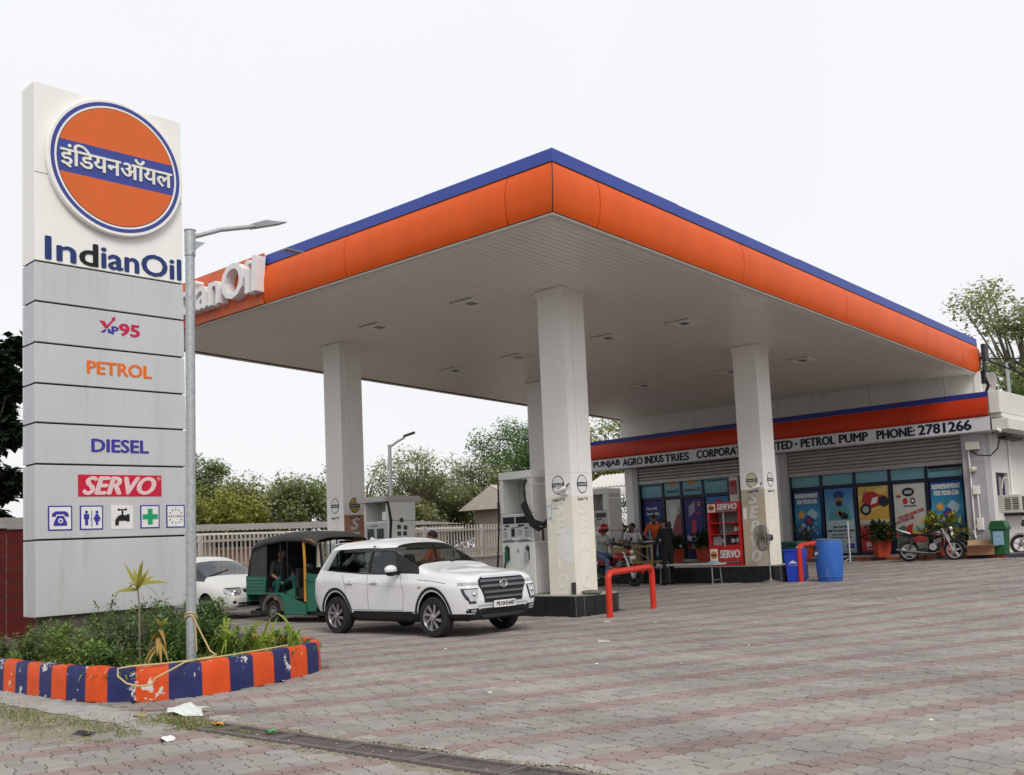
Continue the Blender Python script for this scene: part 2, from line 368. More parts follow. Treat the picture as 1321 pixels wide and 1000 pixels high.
def paver_mesh(cells, name, colors):
    n = len(cells); U = np.array([c[1] for c in cells]); V = np.array([c[2] for c in cells])
    rs = np.random.RandomState(len(cells)); ang = (rs.rand(n)-.5)*.03; dz = (rs.rand(n)-.5)*.006; tl = (rs.rand(n, 2)-.5)*.03
    ca, sa = np.cos(ang)[:, None], np.sin(ang)[:, None]
    rings = []; out = outlines(U); ctr = np.array([PL/2, PW/2])
    for sc, zz in ((.955, -.016), (.948, -.001), (.925, .003)):
        q = (out-ctr)*sc; uu = q[:, :, 0]*ca-q[:, :, 1]*sa+ctr[0]+U[:, None]; vv = q[:, :, 0]*sa+q[:, :, 1]*ca+ctr[1]+V[:, None]
        X = uu*e1[0]+vv*e2[0]; Y = uu*e1[1]+vv*e2[1]
        T = np.maximum(0, Y-14.5); Z = .03*T*T/(T+1.5)+zz+dz[:, None]+(q[:, :, 0]*tl[:, :1]+q[:, :, 1]*tl[:, 1:])*.6
        rings.append(np.stack([X, Y, Z], -1))
    R = np.stack(rings, 1).reshape(-1, 3)                   # n,3,K,3
    base = np.arange(n)[:, None]*3*K; k = np.arange(K); k2 = (k+1) % K
    loops = []; starts = []; tot = []
    sides = np.concatenate([np.stack([k, k2, k2+K, k+K], 1), np.stack([k+K, k2+K, k2+2*K, k+2*K], 1)])      # 2K quads
    li = np.concatenate([(base[:, :, None]+sides[None]).reshape(n, -1), base+2*K+k[None]], 1)
    per = np.array([4]*(2*K)+[K])
    me = bpy.data.meshes.new(name); me.vertices.add(len(R)); me.vertices.foreach_set('co', R.ravel().astype(np.float32))
    me.loops.add(li.size); me.loops.foreach_set('vertex_index', li.ravel().astype(np.int32))
    ps = np.concatenate([[0], np.cumsum(np.tile(per, n))[:-1]]); me.polygons.add(len(ps)); me.polygons.foreach_set('loop_start', ps.astype(np.int32))
    me.update(calc_edges=True)
    at = me.attributes.new('piece', 'FLOAT_COLOR', 'POINT'); C = np.ones((n, 3*K, 4), np.float32); C[:, :, :3] = colors[:, None, :]
    at.data.foreach_set('color', C.ravel()); me.materials.append(PAV); me.shade_flat(); me.validate(); return me
cells = paver_cells()
rs = np.random.RandomState(11)
pc = np.array([(.28, .198, .188) if (c[3] % 6) in (0, 1) else (.31, .288, .265) for c in cells])
pc = pc*(1+.2*(rs.rand(len(cells), 1)-.5))*(1+.05*(rs.rand(len(cells), 3)-.5)); pc[rs.rand(len(cells)) < .05] *= .82
pav = thing('paving', None, None, (0, 0, 0)); pav['kind'] = 'structure'
for i in range(300): obj('paver', paver_mesh(cells[i:i+1], 'paver', pc[i:i+1]), PAV, pav)
o = obj('pavers', paver_mesh(cells[300:], 'pavers', pc[300:]), PAV, pav); o['kind'] = 'stuff'

g = G(); g.bx(-19, -8.3, 3.3, 4.9, -.02, -.007); tag(obj('bare_dirt', g, mat('dirt', (.27, .24, .19), .95, var=.3, scale=3, bump=.5, col2=(.17, .145, .11), cut=(.5, .7), fine=70)), kind='structure')
# drain: steel frames with thin bars over a bed of debris
dr = thing('drain_grate', 'rusty steel drain grate full of dry debris set in the paving in the foreground', 'drain', (-7.36, 4.745, 0), .03)
RUST = mat('rusty_steel', (.17, .15, .145), .7, .4, var=.25, scale=12, bump=.2, col2=(.25, .21, .18), cut=(.5, .7))
hwd = .145; segs_ = [(-.78, -.5), (-.47, .28), (.3, 1.08), (1.1, 1.9), (1.92, 2.72), (2.74, 3.5), (3.52, 4.3)]
for k, (xa, xb) in enumerate(segs_):
    f = G(); f.bx(xa, xb, -hwd, -hwd+.038, -.01, .016).bx(xa, xb, hwd-.038, hwd, -.01, .016).bx(xa, xa+.035, -hwd+.038, hwd-.038, -.011, .014).bx(xb-.035, xb, -hwd+.038, hwd-.038, -.011, .014)
    fo = obj('grate_frame', f, RUST, dr)
    if k == 0: continue
    q = xa+.07
    while q < xb-.06: obj('grate_bar', G().box((q, 0, -.006), (.009, 2*hwd-.08, .016), rz=-.45), RUST, fo); q += .047
rr = random.Random(5)
obj('drain_bed', G().bx(-.78, 4.4, -hwd+.02, hwd-.02, -.2, -.06), mat('debris', (.09, .07, .05), .95, var=.5, scale=30, bump=.8, fine=60), dr)
g = G()
for i in range(1100):
    a = rr.uniform(0, PI); L = rr.uniform(.02, .075); r = rr.uniform(.005, .012)
    g.box((rr.uniform(-.7, 4.2), rr.uniform(-hwd+.05, hwd-.05), rr.uniform(-.045, -.012)), (L, r*2, r), M=Matrix.Rotation(a, 3, 'Z') @ Matrix.Rotation(rr.uniform(-.5, .5), 3, 'Y'))
o = obj('leaf_litter', g, leaf_mat('dead_litter', (.28, .2, .12), (.62, .52, .38), trans=.05), dr); o['kind'] = 'stuff'
def strip(g, x0, x1, ya, yb, step, z, amp=.006):
    n = int((x1-x0)/step); o = len(g.v)
    for i in range(n+1):
        xx = x0+(x1-x0)*i/n; a = ya(xx); b = yb(xx)
        for t in (0, .25, .5, .75, 1): g.v.append((xx, a+(b-a)*t, z+rr.uniform(-amp, amp)*(t not in (0,))))
    for i in range(n):
        for j in range(4): g.f.append((o+i*5+j, o+i*5+5+j, o+i*5+6+j, o+i*5+1+j)); g.m.append(0)
jag = lambda s, a: (lambda xx: s+a*(math.sin(xx*7.3)+.6*math.sin(xx*17.1+1)+.4*math.sin(xx*41)))
g = G()
strip(g, -8.7, 3, lambda q: yc(q)+hwd+.1+.05*math.sin(q*4)+.03*math.sin(q*11), lambda q: yc(q)+.5, .04, -.0035)
strip(g, -18, -8.4, jag(4.36, .02), lambda q: 4.82, .1, -.001)
tag(obj('concrete_apron', g, CONC, smooth=40), kind='structure')
g = G(); strip(g, -8.7, 3, lambda q: yc(q)-.3, lambda q: yc(q)-hwd, .04, -.008); strip(g, -8.7, 3, lambda q: yc(q)+hwd, lambda q: yc(q)+hwd+.2, .04, -.012)
tag(obj('drain_border', g, MATS['dirt'], smooth=40), kind='structure')
g = G()
for i in range(1500):
    q = rr.uniform(-8.5, -3); yy = yc(q)+(hwd+.07+rr.gauss(0, .05) if rr.random() < .75 else -hwd-.03-abs(rr.gauss(0, .04))); r = rr.uniform(.003, .012)
    if abs(yy-yc(q)) < hwd+.005: continue
    g.sph((q, yy, .002), (r, r*rr.uniform(.6, 1), r*.7), 5, 3)
tag(obj('gravel', g, mat('rubble', (.34, .29, .23), .95, var=.4, scale=20)), 'loose grit along the broken edge of the drain', None, kind='stuff')
# ================================================================== GARDEN ISLAND: kerb, soil
KOR = mat('kerb_orange', (.62, .075, .012), .6, var=.12, scale=6, bump=.25, col2=(.6, .56, .5), cut=(.62, .635), scale2=4.5, fine=40)
KNV = mat('kerb_navy', (.022, .026, .11), .6, var=.25, scale=6, bump=.25, col2=(.55, .53, .5), cut=(.6, .615), scale2=4.5, fine=40)
kerb = thing('garden_kerb', 'low curved masonry kerb painted in orange and navy blocks around the sign garden', 'kerb', (0, 0, 0))
P = [Vector((x, y)) for x, y in KERB]
pts = [P[0]]
for a, b in zip(P, P[1:]):
    n = max(1, int((b-a).length/.055))
    pts += [a.lerp(b, i/n) for i in range(1, n+1)]
for _ in range(6): pts = [pts[0]]+[(pts[i-1]+pts[i]*2+pts[i+1])/4 for i in range(1, len(pts)-1)]+[pts[-1]]
nor = []
for i in range(len(pts)):
    t = (pts[min(i+1, len(pts)-1)]-pts[max(i-1, 0)]).normalized(); nor.append(Vector((-t.y, t.x)))       # inward (left of travel)
acc = 0; S = [0]
for i in range(1, len(pts)): acc += (pts[i]-pts[i-1]).length; S.append(acc)
KW, KH = .15, .36
def kerb_piece(i0, i1, col):
    g = G(); R = random.Random(i0)
    for i in range(i0, i1+1):
        p, m = pts[i], nor[i]; j = R.uniform(-.003, .003); h = KH+.006*math.sin(i*.7)
        for d, z in ((0+j, 0), (0.004+j, h*.5), (.012+j, h-.03), (.035, h), (KW-.03, h), (KW-.008, h-.03), (KW, .1)):
            q = p+m*d; g.v.append((q.x, q.y, z))
    k = 7
    for i in range(i1-i0):
        for j in range(k-1): g.f.append((i*k+j, (i+1)*k+j, (i+1)*k+j+1, i*k+j+1)); g.m.append(0)
    g.f += [tuple(range(k)), tuple((i1-i0)*k+j for j in reversed(range(k)))]; g.m += [0, 0]
    obj('painted_block', g, col, kerb, smooth=50)
LEN = .335; i0 = 0; n = 0; edge = .195
# phase chosen so that the bend starts on a navy block
while i0 < len(pts)-2:
    i1 = i0
    while i1 < len(pts)-1 and S[i1] < edge: i1 += 1
    if i1 > i0: kerb_piece(i0, i1, KNV if n % 2 else KOR); n += 1
    i0 = i1; edge += LEN
SOIL = mat('garden_soil', (.09, .065, .045), .95, var=.4, scale=6, bump=.6)
g = G(); inn = [p+m*(KW-.02) for p, m in zip(pts, nor)]
g.v = [(p.x, p.y, .26) for p in inn]+[(-17.5, 6.4, .3)]; c = len(inn)
g.f = [(i, i+1, c) for i in range(c-1)]; g.m = [0]*len(g.f)
tag(obj('garden_soil', g, SOIL), kind='structure')

# ================================================================== PYLON SIGN
PT = 1.553
py = thing('pylon_sign', 'tall silver and white fuel station pylon sign with round orange emblem in flower bed', 'sign', (-13.474, 5.414, .8), PT)
py.rotation_euler = (0, -.004, PT)
SIDE = mat('silver_side', (.5, .5, .53), .45, .35, var=.05, scale=2)
WPAN = mat('white_panel', (.86, .85, .82), .45, var=.04, scale=2, stretch=(1, 1, .3), col2=(.74, .72, .67), cut=(.55, .9))
Z = [0, .985, 1.97, 2.51, 3.03, 3.57, 4.12, 4.66, 7.115]; W, D = 2.09, .425
core = G(); core.bx(.03, W-.03, .03, D-.03, .01, 7.1); obj('frame', core, BLACK, py)
for i in range(8):
    z0, z1 = Z[i]+(.012 if i else 0), Z[i+1]-(.012 if i < 7 else 0); m = WPAN if i == 7 else ALU; ms = WPAN if i == 7 else SIDE
    f = G(); f.bx(.0, W, .0, .05, z0, z1); o = obj('front_panel', f, m, py, bev=.006)
    f = G(); f.bx(.0, W, D-.05, D, z0, z1); obj('back_panel', f, m, py, bev=.006)
    for sx in (0, 1):
        f = G(); xx = W-.02 if sx else 0
        f.bx(xx+.003, xx+.017, .055, D*.48, z0, z1).bx(xx+.006, xx+.017, D*.48+.01, D-.055, z0, z1); obj('side_panel', f, ms, py)
g = G(); g.bx(.002, W-.002, -.002, .02, 5.865, 5.872); obj('panel_seam', g, DARK, py)
g = G(); g.bx(.15, 1.9, .06, .36, -.55, 0.0); obj('footing', g, mat('footing', (.1, .085, .07), .9, var=.3), py)
g = G(); g.lathe([(.0, 0), (.02, 0), (.02, .03), (0, .03)], (W*.5, .2, 7.11), n=8); obj('lifting_eye', g, DARK, py)
# roundel
def disc(R, y, th, c, n=64): g = G(); g.cyl((c[0], y, c[1]), (c[0], y-th, c[1]), R, n=n); return g
c = (1.09, 6.15); RR = .972
rd = obj('roundel', G().lathe([(RR*.97, 0), (RR, .02), (RR, .075), (RR*.985, .09), (0, .09)], (c[0], -.002, c[1]), (0, -1, 0), n=72, caps=False), mat('white_rim', (.87, .86, .83), .3, var=.03), py, smooth=40)
def ring(name, r0, r1, y, m, par, n=72):
    g = G()
    for i in range(n):
        t = 2*PI*i/n
        for r in (r0, r1): g.v.append((c[0]+r*math.cos(t), y, c[1]+r*math.sin(t)))
    g.f = [(2*i, 2*i+1, (2*i+3) % (2*n), (2*i+2) % (2*n)) for i in range(n)]; g.m = [0]*n
    return obj(name, g, m, par)
ring('ring', RR*.893, RR*.945, -.096, mat('emblem_blue', (.05, .07, .3), .35, var=.05), rd); ring('ring', RR*.853, RR*.862, -.096, DARK, rd)
Ro = RR*.853
def seg(z0, z1, n=40):
    pts = []
    a0 = math.asin(max(-1, z0/Ro)); a1 = math.asin(min(1, z1/Ro))
    for i in range(n+1): t = a0+(a1-a0)*i/n; pts.append((Ro*math.cos(t), Ro*math.sin(t)))
    return pts+[(-x, z) for x, z in reversed(pts)]
EMO = mat('emblem_orange', (.68, .135, .03), .35, var=.04, scale=2)
EMB = MATS['emblem_blue']
for z0, z1, m in ((-Ro+.0001, -.225, EMO), (-.2249, .2249, EMB), (.225, Ro-.0001, EMO)):
    g = G(); g.prism(seg(z0, z1), (c[0], -.092, c[1]), (1, 0, 0), (0, 0, 1), (0, -.006, 0)); obj('emblem_field', g, m, rd)
HIN = mat('cream_letter', (.78, .77, .68), .4, var=.02)
ax, az = (1, 0, 0), (0, 0, 1)
text('hindi_letters', 'इं\u093fडयनऑयल', HIN, rd, (c[0]-.79, -.1, c[1]-.16), ax, az, 1.58, .345, ext=.012, heavy=.02)
# lettering on the white panel
LN = mat('letter_navy', (.02, .04, .16), .4, var=.15, scale=4)
for s, u0, u1, m in (('In', .14, .53, LN), ('d', .59, .83, BLACK), ('ianOil', .89, 2.05, LN)):
    text('letters', s, m, py, (u0, 0, 4.71), ax, az, u1-u0, .305, ext=.012, heavy=.035)
text('letters', 'PETROL', mat('letter_orange', (.72, .16, .02), .45), py, (.68, 0, 3.215), ax, az, .9, .175, ext=.006, heavy=.05)
text('letters', 'DIESEL', mat('letter_violet', (.045, .04, .3), .45), py, (.73, 0, 2.15), ax, az, .79, .175, ext=.006, heavy=.05)
CRIM = mat('letter_crimson', (.5, .02, .08), .45, var=.05)
text('letters', '95', CRIM, py, (1.13, 0, 3.79), ax, az, .28, .165, ext=.006, heavy=.07)
VI = MATS['letter_violet']
text('letters', 'P', VI, py, (1.02, 0, 3.795), ax, az, .09, .105, ext=.006, heavy=.06)
def flat(name, polys, m, par, o=(0, 0, 0), dep=.005):
    g = G()
    for p in polys: g.prism(p, (o[0], o[1], o[2]), ax, az, (0, -dep, 0))
    return obj(name, g, m, par)
flat('tick_mark', [[(.845, 3.965), (.915, 3.965), (.955, 3.91), (1.03, 4.0), (1.01, 4.015), (1.07, 4.045), (1.068, 3.98), (1.05, 3.985), (.955, 3.86), (.93, 3.86)]], CRIM, py)
flat('tick_base', [[(.86, 3.80), (.915, 3.80), (.945, 3.838), (.925, 3.855)], [(.96, 3.85), (.985, 3.87), (1.02, 3.80), (.965, 3.80)]], VI, py, dep=.004)
# red lubricant board
flat('red_board', [[(.54, 1.545), (1.705, 1.545), (1.705, 1.84), (.54, 1.84)]], mat('board_red', (.55, .012, .045), .45, var=.04), py)
PINK = mat('letter_pink', (.72, .52, .53), .5)
text('letters', 'SERVO', PINK, py, (.61, -.0051, 1.575), ax, az, 1.0, .235, ext=.004, heavy=.07, shear=.3)
text('letters', '®', PINK, py, (1.64, -.0051, 1.77), ax, az, .05, .05, ext=.004)
ICW = mat('icon_white', (.74, .73, .72), .5); ICD = mat('icon_dark', (.012, .012, .014), .5); ICG = mat('icon_green', (.01, .33, .13), .5)
def icon(u0, u1, edge=True):
    z0, z1 = 1.1, 1.425
    o = flat('icon_plate', [[(u0, z0), (u1, z0), (u1, z1), (u0, z1)]], VI if edge else ICW, py)
    if edge: flat('icon_field', [[(u0+.018, z0+.018), (u1-.018, z0+.018), (u1-.018, z1-.018), (u0+.018, z1-.018)]], ICW, o, (0, -.004, 0))
    return o, (u0+u1)/2, (z0+z1)/2
cir = lambda x, z, r, n=16, s=1.: [(x+r*math.cos(2*PI*i/n)*s, z+r*math.sin(2*PI*i/n)) for i in range(n)]
o, x, z = icon(.15, .46)
flat('telephone_symbol', [[(x-.085, z-.1), (x+.085, z-.1), (x+.085, z-.06), (x+.04, z+.03), (x-.04, z+.03), (x-.085, z-.06)],
      [(x-.11, z+.02), (x-.1, z+.065), (x-.06, z+.09), (x+.06, z+.09), (x+.1, z+.065), (x+.11, z+.02), (x+.06, z+.02), (x+.05, z+.05), (x-.05, z+.05), (x-.06, z+.02)]], VI, o, (0, -.008, 0))
flat('dial', [cir(x, z-.035, .032)], ICW, o, (0, -.0121, 0))
flat('dial', [cir(x, z-.035, .014)], VI, o, (0, -.0165, 0))
o, x, z = icon(.56, .87)
flat('people_symbol', [cir(x-.07, z+.075, .02), [(x-.105, z+.05), (x-.035, z+.05), (x-.035, z-.02), (x-.05, z-.02), (x-.05, z-.1), (x-.09, z-.1), (x-.09, z-.02), (x-.105, z-.02)],
      cir(x+.07, z+.075, .02), [(x+.055, z+.05), (x+.085, z+.05), (x+.12, z-.02), (x+.1, z-.03), (x+.105, z-.05), (x+.085, z-.05), (x+.085, z-.1), (x+.055, z-.1), (x+.055, z-.05), (x+.035, z-.05), (x+.04, z-.03), (x+.02, z-.02)],
      [(x-.004, z-.12), (x+.004, z-.12), (x+.004, z+.1), (x-.004, z+.1)]], VI, o, (0, -.008, 0))
o, x, z = icon(.98, 1.29, False)
flat('tap_symbol', [[(x-.1, z-.11), (x-.055, z-.11), (x-.05, z-.05), (x+.06, z-.05), (x+.06, z-.06), (x+.1, z-.06), (x+.1, z+.04), (x+.06, z+.04), (x+.06, z+.02), (x+.03, z+.03), (x-.03, z+.03), (x-.06, z+.015), (x-.1, z-.04)],
      [(x-.012, z+.03), (x+.012, z+.03), (x+.012, z+.09), (x-.012, z+.09)], cir(x-.05, z+.105, .016), cir(x+.05, z+.105, .016), [(x-.05, z+.095), (x+.05, z+.095), (x+.05, z+.11), (x-.05, z+.11)]], ICD, o, (0, -.0055, 0))
o, x, z = icon(1.39, 1.67)
a, b = .035, .11
flat('cross_symbol', [[(x-a, z-b), (x+a, z-b), (x+a, z-a), (x+b, z-a), (x+b, z+a), (x+a, z+a), (x+a, z+b), (x-a, z+b), (x-a, z+a), (x-b, z+a), (x-b, z-a), (x-a, z-a)]], ICG, o, (0, -.008, 0))
o, x, z = icon(1.77, 2.05)
tk = []
for i in range(12):
    t = 2*PI*i/12; e = (math.cos(t), math.sin(t)); q = (-e[1]*.006, e[0]*.006); tk.append([(x+e[0]*.085+q[0], z+e[1]*.085+q[1]), (x+e[0]*.085-q[0], z+e[1]*.085-q[1]), (x+e[0]*.112-q[0], z+e[1]*.112-q[1]), (x+e[0]*.112+q[0], z+e[1]*.112+q[1])])
flat('clock_symbol', tk, mat('icon_grey', (.12, .12, .14), .5), o, (0, -.008, 0))
text('clock_letters', '24 HRS', MATS['icon_grey'], o, (x-.08, -.0081, z-.015), ax, az, .16, .035, ext=.004)

# ================================================================== STREET LAMP in the garden, rope
lp = thing('street_lamp', 'galvanised street lamp pole beside the pylon sign with a long arm reaching right', 'street lamp', (-10.62, 5.95, .1))
g = G(); g.cyl((0, 0, 0), (-.0, .06, 5.18), .058, .052, n=20); g.cyl((0, .057, 4.88), (0, .06, 5.18), .062, n=20); obj('pole', g, GALV, lp, smooth=40)
g = G(); g.cyl((0, .06, 5.18), (0, .06, 5.192), .068, n=20); g.cyl((-.1, .058, 4.9), (.1, .058, 4.9), .008, n=8); obj('pole_cap', g, STEEL, lp, smooth=40)
g = G(); g.tube([(0, .06, 5.1), (.02, .45, 5.27), (.04, .9, 5.4)], .027, 10)
g.prism([(.05, 0), (.05, .12), (.2, .13)], (-.004, 0.06, 4.95), (0, 1, 0), az, (.008, 0, 0)); obj('arm', g, GALV, lp, smooth=40)
h = G(); h.prism([(0, 0), (.12, .015), (.42, .06), (.44, .075), (.2, .09), (.14, .1), (0, .07)], (-.04, .88, 5.37), (0, 1, .2), az, (.16, .02, 0)); obj('lamp_head', h, STEEL, lp, bev=.01)
g = G(); g.bx(-.01, .11, 1.32, 1.58, 5.185, 5.192); obj('lamp_lens', g, STEEL, lp)
ROPE = mat('rope', (.52, .4, .2), .9, var=.25, scale=60)
g = G(); px, pyy = -10.62, 5.95
for k in range(2): g.tube([(px+.066*math.cos(t), pyy+.005+.066*math.sin(t), .78+.03*k+.05*math.sin(t+2.2)) for t in [2*PI*i/20 for i in range(20)]], .009, 6, closed=True)
g.tube([(px+.06, pyy-.01, .82), (px+.1, pyy+.03, .7), (px+.13, pyy+.09, .55), (px+.2, pyy+.12, .42), (px+.36, pyy+.1, .385), (px+.47, pyy-.05, .383), (px+.5, pyy-.2, .38), (-10.04, 5.55, .375), (-9.97, 5.38, .33), (-9.96, 5.18, .26), (-9.99, 5.16, .2), (-10.06, 5.05, .19), (-10.17, 4.98, .22), (-10.3, 4.95, .29), (-10.36, 4.98, .36), (-10.3, 5.1, .375), (-10.15, 5.35, .376), (-10.11, 5.7, .376), (-10.14, 6.1, .376), (-10.3, 6.7, .376), (-10.44, 7.1, .376)], .0095, 7)
g.tube([(px+.06, pyy+.01, .8), (px+.08, pyy+.02, .6), (px+.07, pyy+.03, .42)], .008, 6)
tag(obj('rope', g, ROPE, smooth=60), 'tan rope knotted round the galvanised pole and looping over the painted kerb', 'rope')
# ================================================================== CANOPY
CZ = 6.74
TX, TY = -.0096, -.0377
def soff(x, y): return CZ+TX*(x+10.182)+TY*(y-12.1)
cn = thing('canopy', 'large flat forecourt canopy with orange fascia, blue top band and white slatted ceiling', 'canopy', (-10.182, 12.1, CZ))
cn.rotation_euler = (math.atan(TY), -math.atan(TX), 0)
W, LY = 13.7, 19.79
prof = [(0, .0), (.045, .1), (.075, .24), (.088, .4), (.08, .56), (.05, .72), (0, .83)]
def fascia(side, a0, a1, p, name, m, back=.05, end0=False, end1=False):
    g = G(); r = len(p); N = max(1, int((a1-a0)/2)) if abs(a1-a0) > 3 else 1
    def P(a, o, z, m0, m1):
        # mitred ends: at an outer corner the panel grows by o
        t = a-(o if m0 else 0) if side in 'LR' else a
        if side == 'R': return (o, t if m0 else (a+o if m1 else a), z)
        if side == 'L': return (-W-o, t if m0 else (a+o if m1 else a), z)
        if side == 'F': return ((-a)+(o if m0 else 0)-(o if m1 else 0), -o, z)
        return ((-a)+(o if m0 else 0)-(o if m1 else 0), LY+o, z)
    seq = [(o, z) for o, z in p]+[(o-back, z) for o, z in reversed(p)]
    for i in range(N+1):
        a = a0+(a1-a0)*i/N
        for o, z in seq: g.v.append(P(a, o, z, end0 and i == 0, end1 and i == N))
    k = len(seq)
    for i in range(N):
        for j in range(k): g.f.append((i*k+j, i*k+(j+1) % k, (i+1)*k+(j+1) % k, (i+1)*k+j)); g.m.append(0)
    g.f += [tuple(range(k)), tuple(N*k+j for j in reversed(range(k)))]; g.m += [0, 0]
    obj(name, g, m, cn, smooth=25)
gp = .013
Rs = [0, 1.14, 5.84, 10.57, 15.51, 18.3, LY]
for i in range(6): fascia('R', Rs[i]+(gp if i else 0), Rs[i+1]-(gp if i < 5 else 0), prof, 'fascia_panel', ORANGE, end0=i == 0, end1=i == 5)
Fs = [0, .97, 5.31, 8.16]
for i in range(3): fascia('F', Fs[i]+(gp if i else 0), Fs[i+1]-gp, prof, 'fascia_panel', ORANGE, end0=i == 0)
for s, b in (('L', [0, 5, 10, 15, LY]), ('B', [0, 4.6, 9.2, W])):
    for i in range(len(b)-1): fascia(s, b[i]+(gp if i else 0), b[i+1]-(gp if i < len(b)-2 else 0), prof, 'fascia_panel', ORANGE, end0=i == 0, end1=i == len(b)-2)
BR = random.Random(2)
def bp_(): d = BR.uniform(-.006, .006); return [(.012, .842), (.0, 1.06+d), (-.02, 1.075+d)]
for s, b in (('R', [0, 1.2, 3.6, 6.0, 8.4, 10.8, 13.2, 15.6, 18, LY]), ('F', [0, .97, 3.1, 5.31, 8.16]), ('L', [0, 5, 10, 15, LY]), ('B', [0, 4.6, 9.2, W])):
    for i in range(len(b)-1): fascia(s, b[i]+(.003 if i else 0), b[i+1]-.003, bp_(), 'band_panel', BLUE, end0=i == 0, end1=(i == len(b)-2 and s != 'F'))
# black strips standing in for shadow gaps: under the fascia, between the colours and at the corner
g = G(); g.bx(.004, .012, -.012, LY, -.016, -.0035); obj('shadow_gap_strip', g, BLACK, cn); g = G(); g.bx(-W, .003, -.012, -.004, -.016, -.0035); obj('shadow_gap_strip', g, BLACK, cn)
g = G(); g.bx(.003, .016, -.016, LY, .829, .841); obj('shadow_gap_strip', g, BLACK, cn); g = G(); g.bx(-8.16, .002, -.016, -.003, .829, .841); obj('shadow_gap_strip', g, BLACK, cn)
obj('corner_seam', G().tube([(o+.001, -o-.001, z) for o, z in prof], .009, 6), BLACK, cn)
# flat sign board at the far end of the front fascia
g = G(); g.bx(-W, -8.17, -.06, -.01, -.01, 1.1); obj('sign_board', g, mat('orange_board', (.62, .12, .035), .45, var=.08, scale=1.5, col2=(.55, .16, .08), cut=(.6, .9)), cn)
LW = mat('letter_white', (.74, .73, .74), .4, var=.04); LS = mat('letter_side', (.45, .44, .45), .5)
text('raised_letters', 'IndianOil', LW, cn, (-12.1, -.3, .215), (1, 0, 0), az, 4.0, .78, ext=.235, heavy=.03, nrm=(0, 1, 0))
# drip edge and dark gap under the fascia
EDGE = mat('soffit_edge', (.74, .71, .67), .5, var=.06)
g = G(); g.bx(-.0, -.09, 0, LY, -.035, -.006); obj('edge_trim', g, EDGE, cn); g = G(); g.bx(-W, -.09, 0, .09, -.035, -.006); obj('edge_trim', g, EDGE, cn)
g = G(); g.bx(-W, -W+.09, .09, LY, -.035, -.006); obj('edge_trim', g, EDGE, cn); g = G(); g.bx(-W+.09, -.09, LY-.09, LY, -.035, -.006); obj('edge_trim', g, EDGE, cn)
g = G(); g.bx(-.1, -.21, .1, LY-.1, -.06, -.03); g.bx(-W+.1, -.21, .1, .22, -.06, -.03); obj('edge_channel', g, EDGE, cn)
g = G(); g.bx(-W+.03, -.03, .03, LY-.03, .12, .2); obj('roof_deck', g, GALV, cn)
g = G(); g.bx(-W+.05, -.05, .05, LY-.05, .02, .04); obj('ceiling_backing', g, BLACK, cn)
SLAT = mat('slat', (.82, .78, .72), .3, var=.035, scale=.7, stretch=(1, .2, 1), col2=(.74, .69, .63), cut=(.5, .8), spec=.6)
g = G(); p = .15; q = p-.011
for (a, b, z) in ((0, .006, 0), (.006, q-.006, -.012), (q-.006, q, 0)): pass
g.v = [(0, .12, .012), (.006, .12, -.012), (q-.006, .12, -.012), (q, .12, .012), (0, LY-.1, .012), (.006, LY-.1, -.012), (q-.006, LY-.1, -.012), (q, LY-.1, .012)]
g.f = [(0, 1, 5, 4), (1, 2, 6, 5), (2, 3, 7, 6), (0, 3, 2, 1), (4, 5, 6, 7)]; g.m = [0]*5
sm = mesh_of(g, 'ceiling_slat'); sm.materials.append(SLAT)
x = -W+.23
while x < -.3:
    o = bpy.data.objects.new('ceiling_slat', sm); COL.objects.link(o); o.parent = cn; o.location = (x, 0, random.Random(int(x*100)).uniform(-.002, .002)); x += p
# recessed ceiling lights
LF = mat('light_frame', (.84, .82, .78), .35, spec=.5); LG = mat('light_glass', (.2, .19, .17), .2)
def clight(x, y, lab, first=[]):
    z = soff(x, y)-.014
    if first: t = dup(first[0], (x, y, z), 0, lab, 'square lights recessed in the canopy ceiling')
    else:
        t = thing('ceiling_light', lab, 'ceiling light', (x, y, z), 0, 'square lights recessed in the canopy ceiling'); first.append(t)
        g = G(); s = .3
        for a in ((-s, s, -s, -s+.1), (-s, s, s-.1, s), (-s, -s+.1, -s+.1, s-.1), (s-.1, s, -s+.1, s-.1)): g.bx(*a, -.03, .0)
        obj('frame', g, LF, t); g = G(); g.bx(-.2, .2, -.2, .2, -.012, -.002); obj('pane', g, LF, t)
        g = G(); g.bx(-.1, .1, -.1, .1, -.024, -.013); obj('lamp', g, LG, t)
        g = G(); g.bx(-.33, .33, -.345, -.33, -.006, .0); g.bx(-.345, -.33, -.33, .33, -.006, .0); obj('gap', g, BLACK, t)
    t.rotation_euler = cn.rotation_euler
    return t
for x, y, lab in ((-15.13, 15.14, 'square ceiling light nearest the front column of the canopy, on its left'), (-18.23, 15.14, 'square ceiling light right of the far left column of the canopy'),
                  (-18.3, 20.0, 'square ceiling light in the middle of the ceiling left of the front column'), (-20.85, 20.08, 'square ceiling light furthest left in the second row of the canopy ceiling'),
                  (-15.12, 19.9, 'square ceiling light just right of the front column, in the second row'), (-12.9, 19.95, 'square ceiling light between the front and right columns near the fascia'),
                  (-13.0, 26.02, 'square ceiling light right of the right hand column'), (-15.3, 26.05, 'square ceiling light left of the right hand column in the third row'), (-18.5, 26.1, 'square ceiling light furthest back, left of the right hand column')):
    clight(x, y, lab)
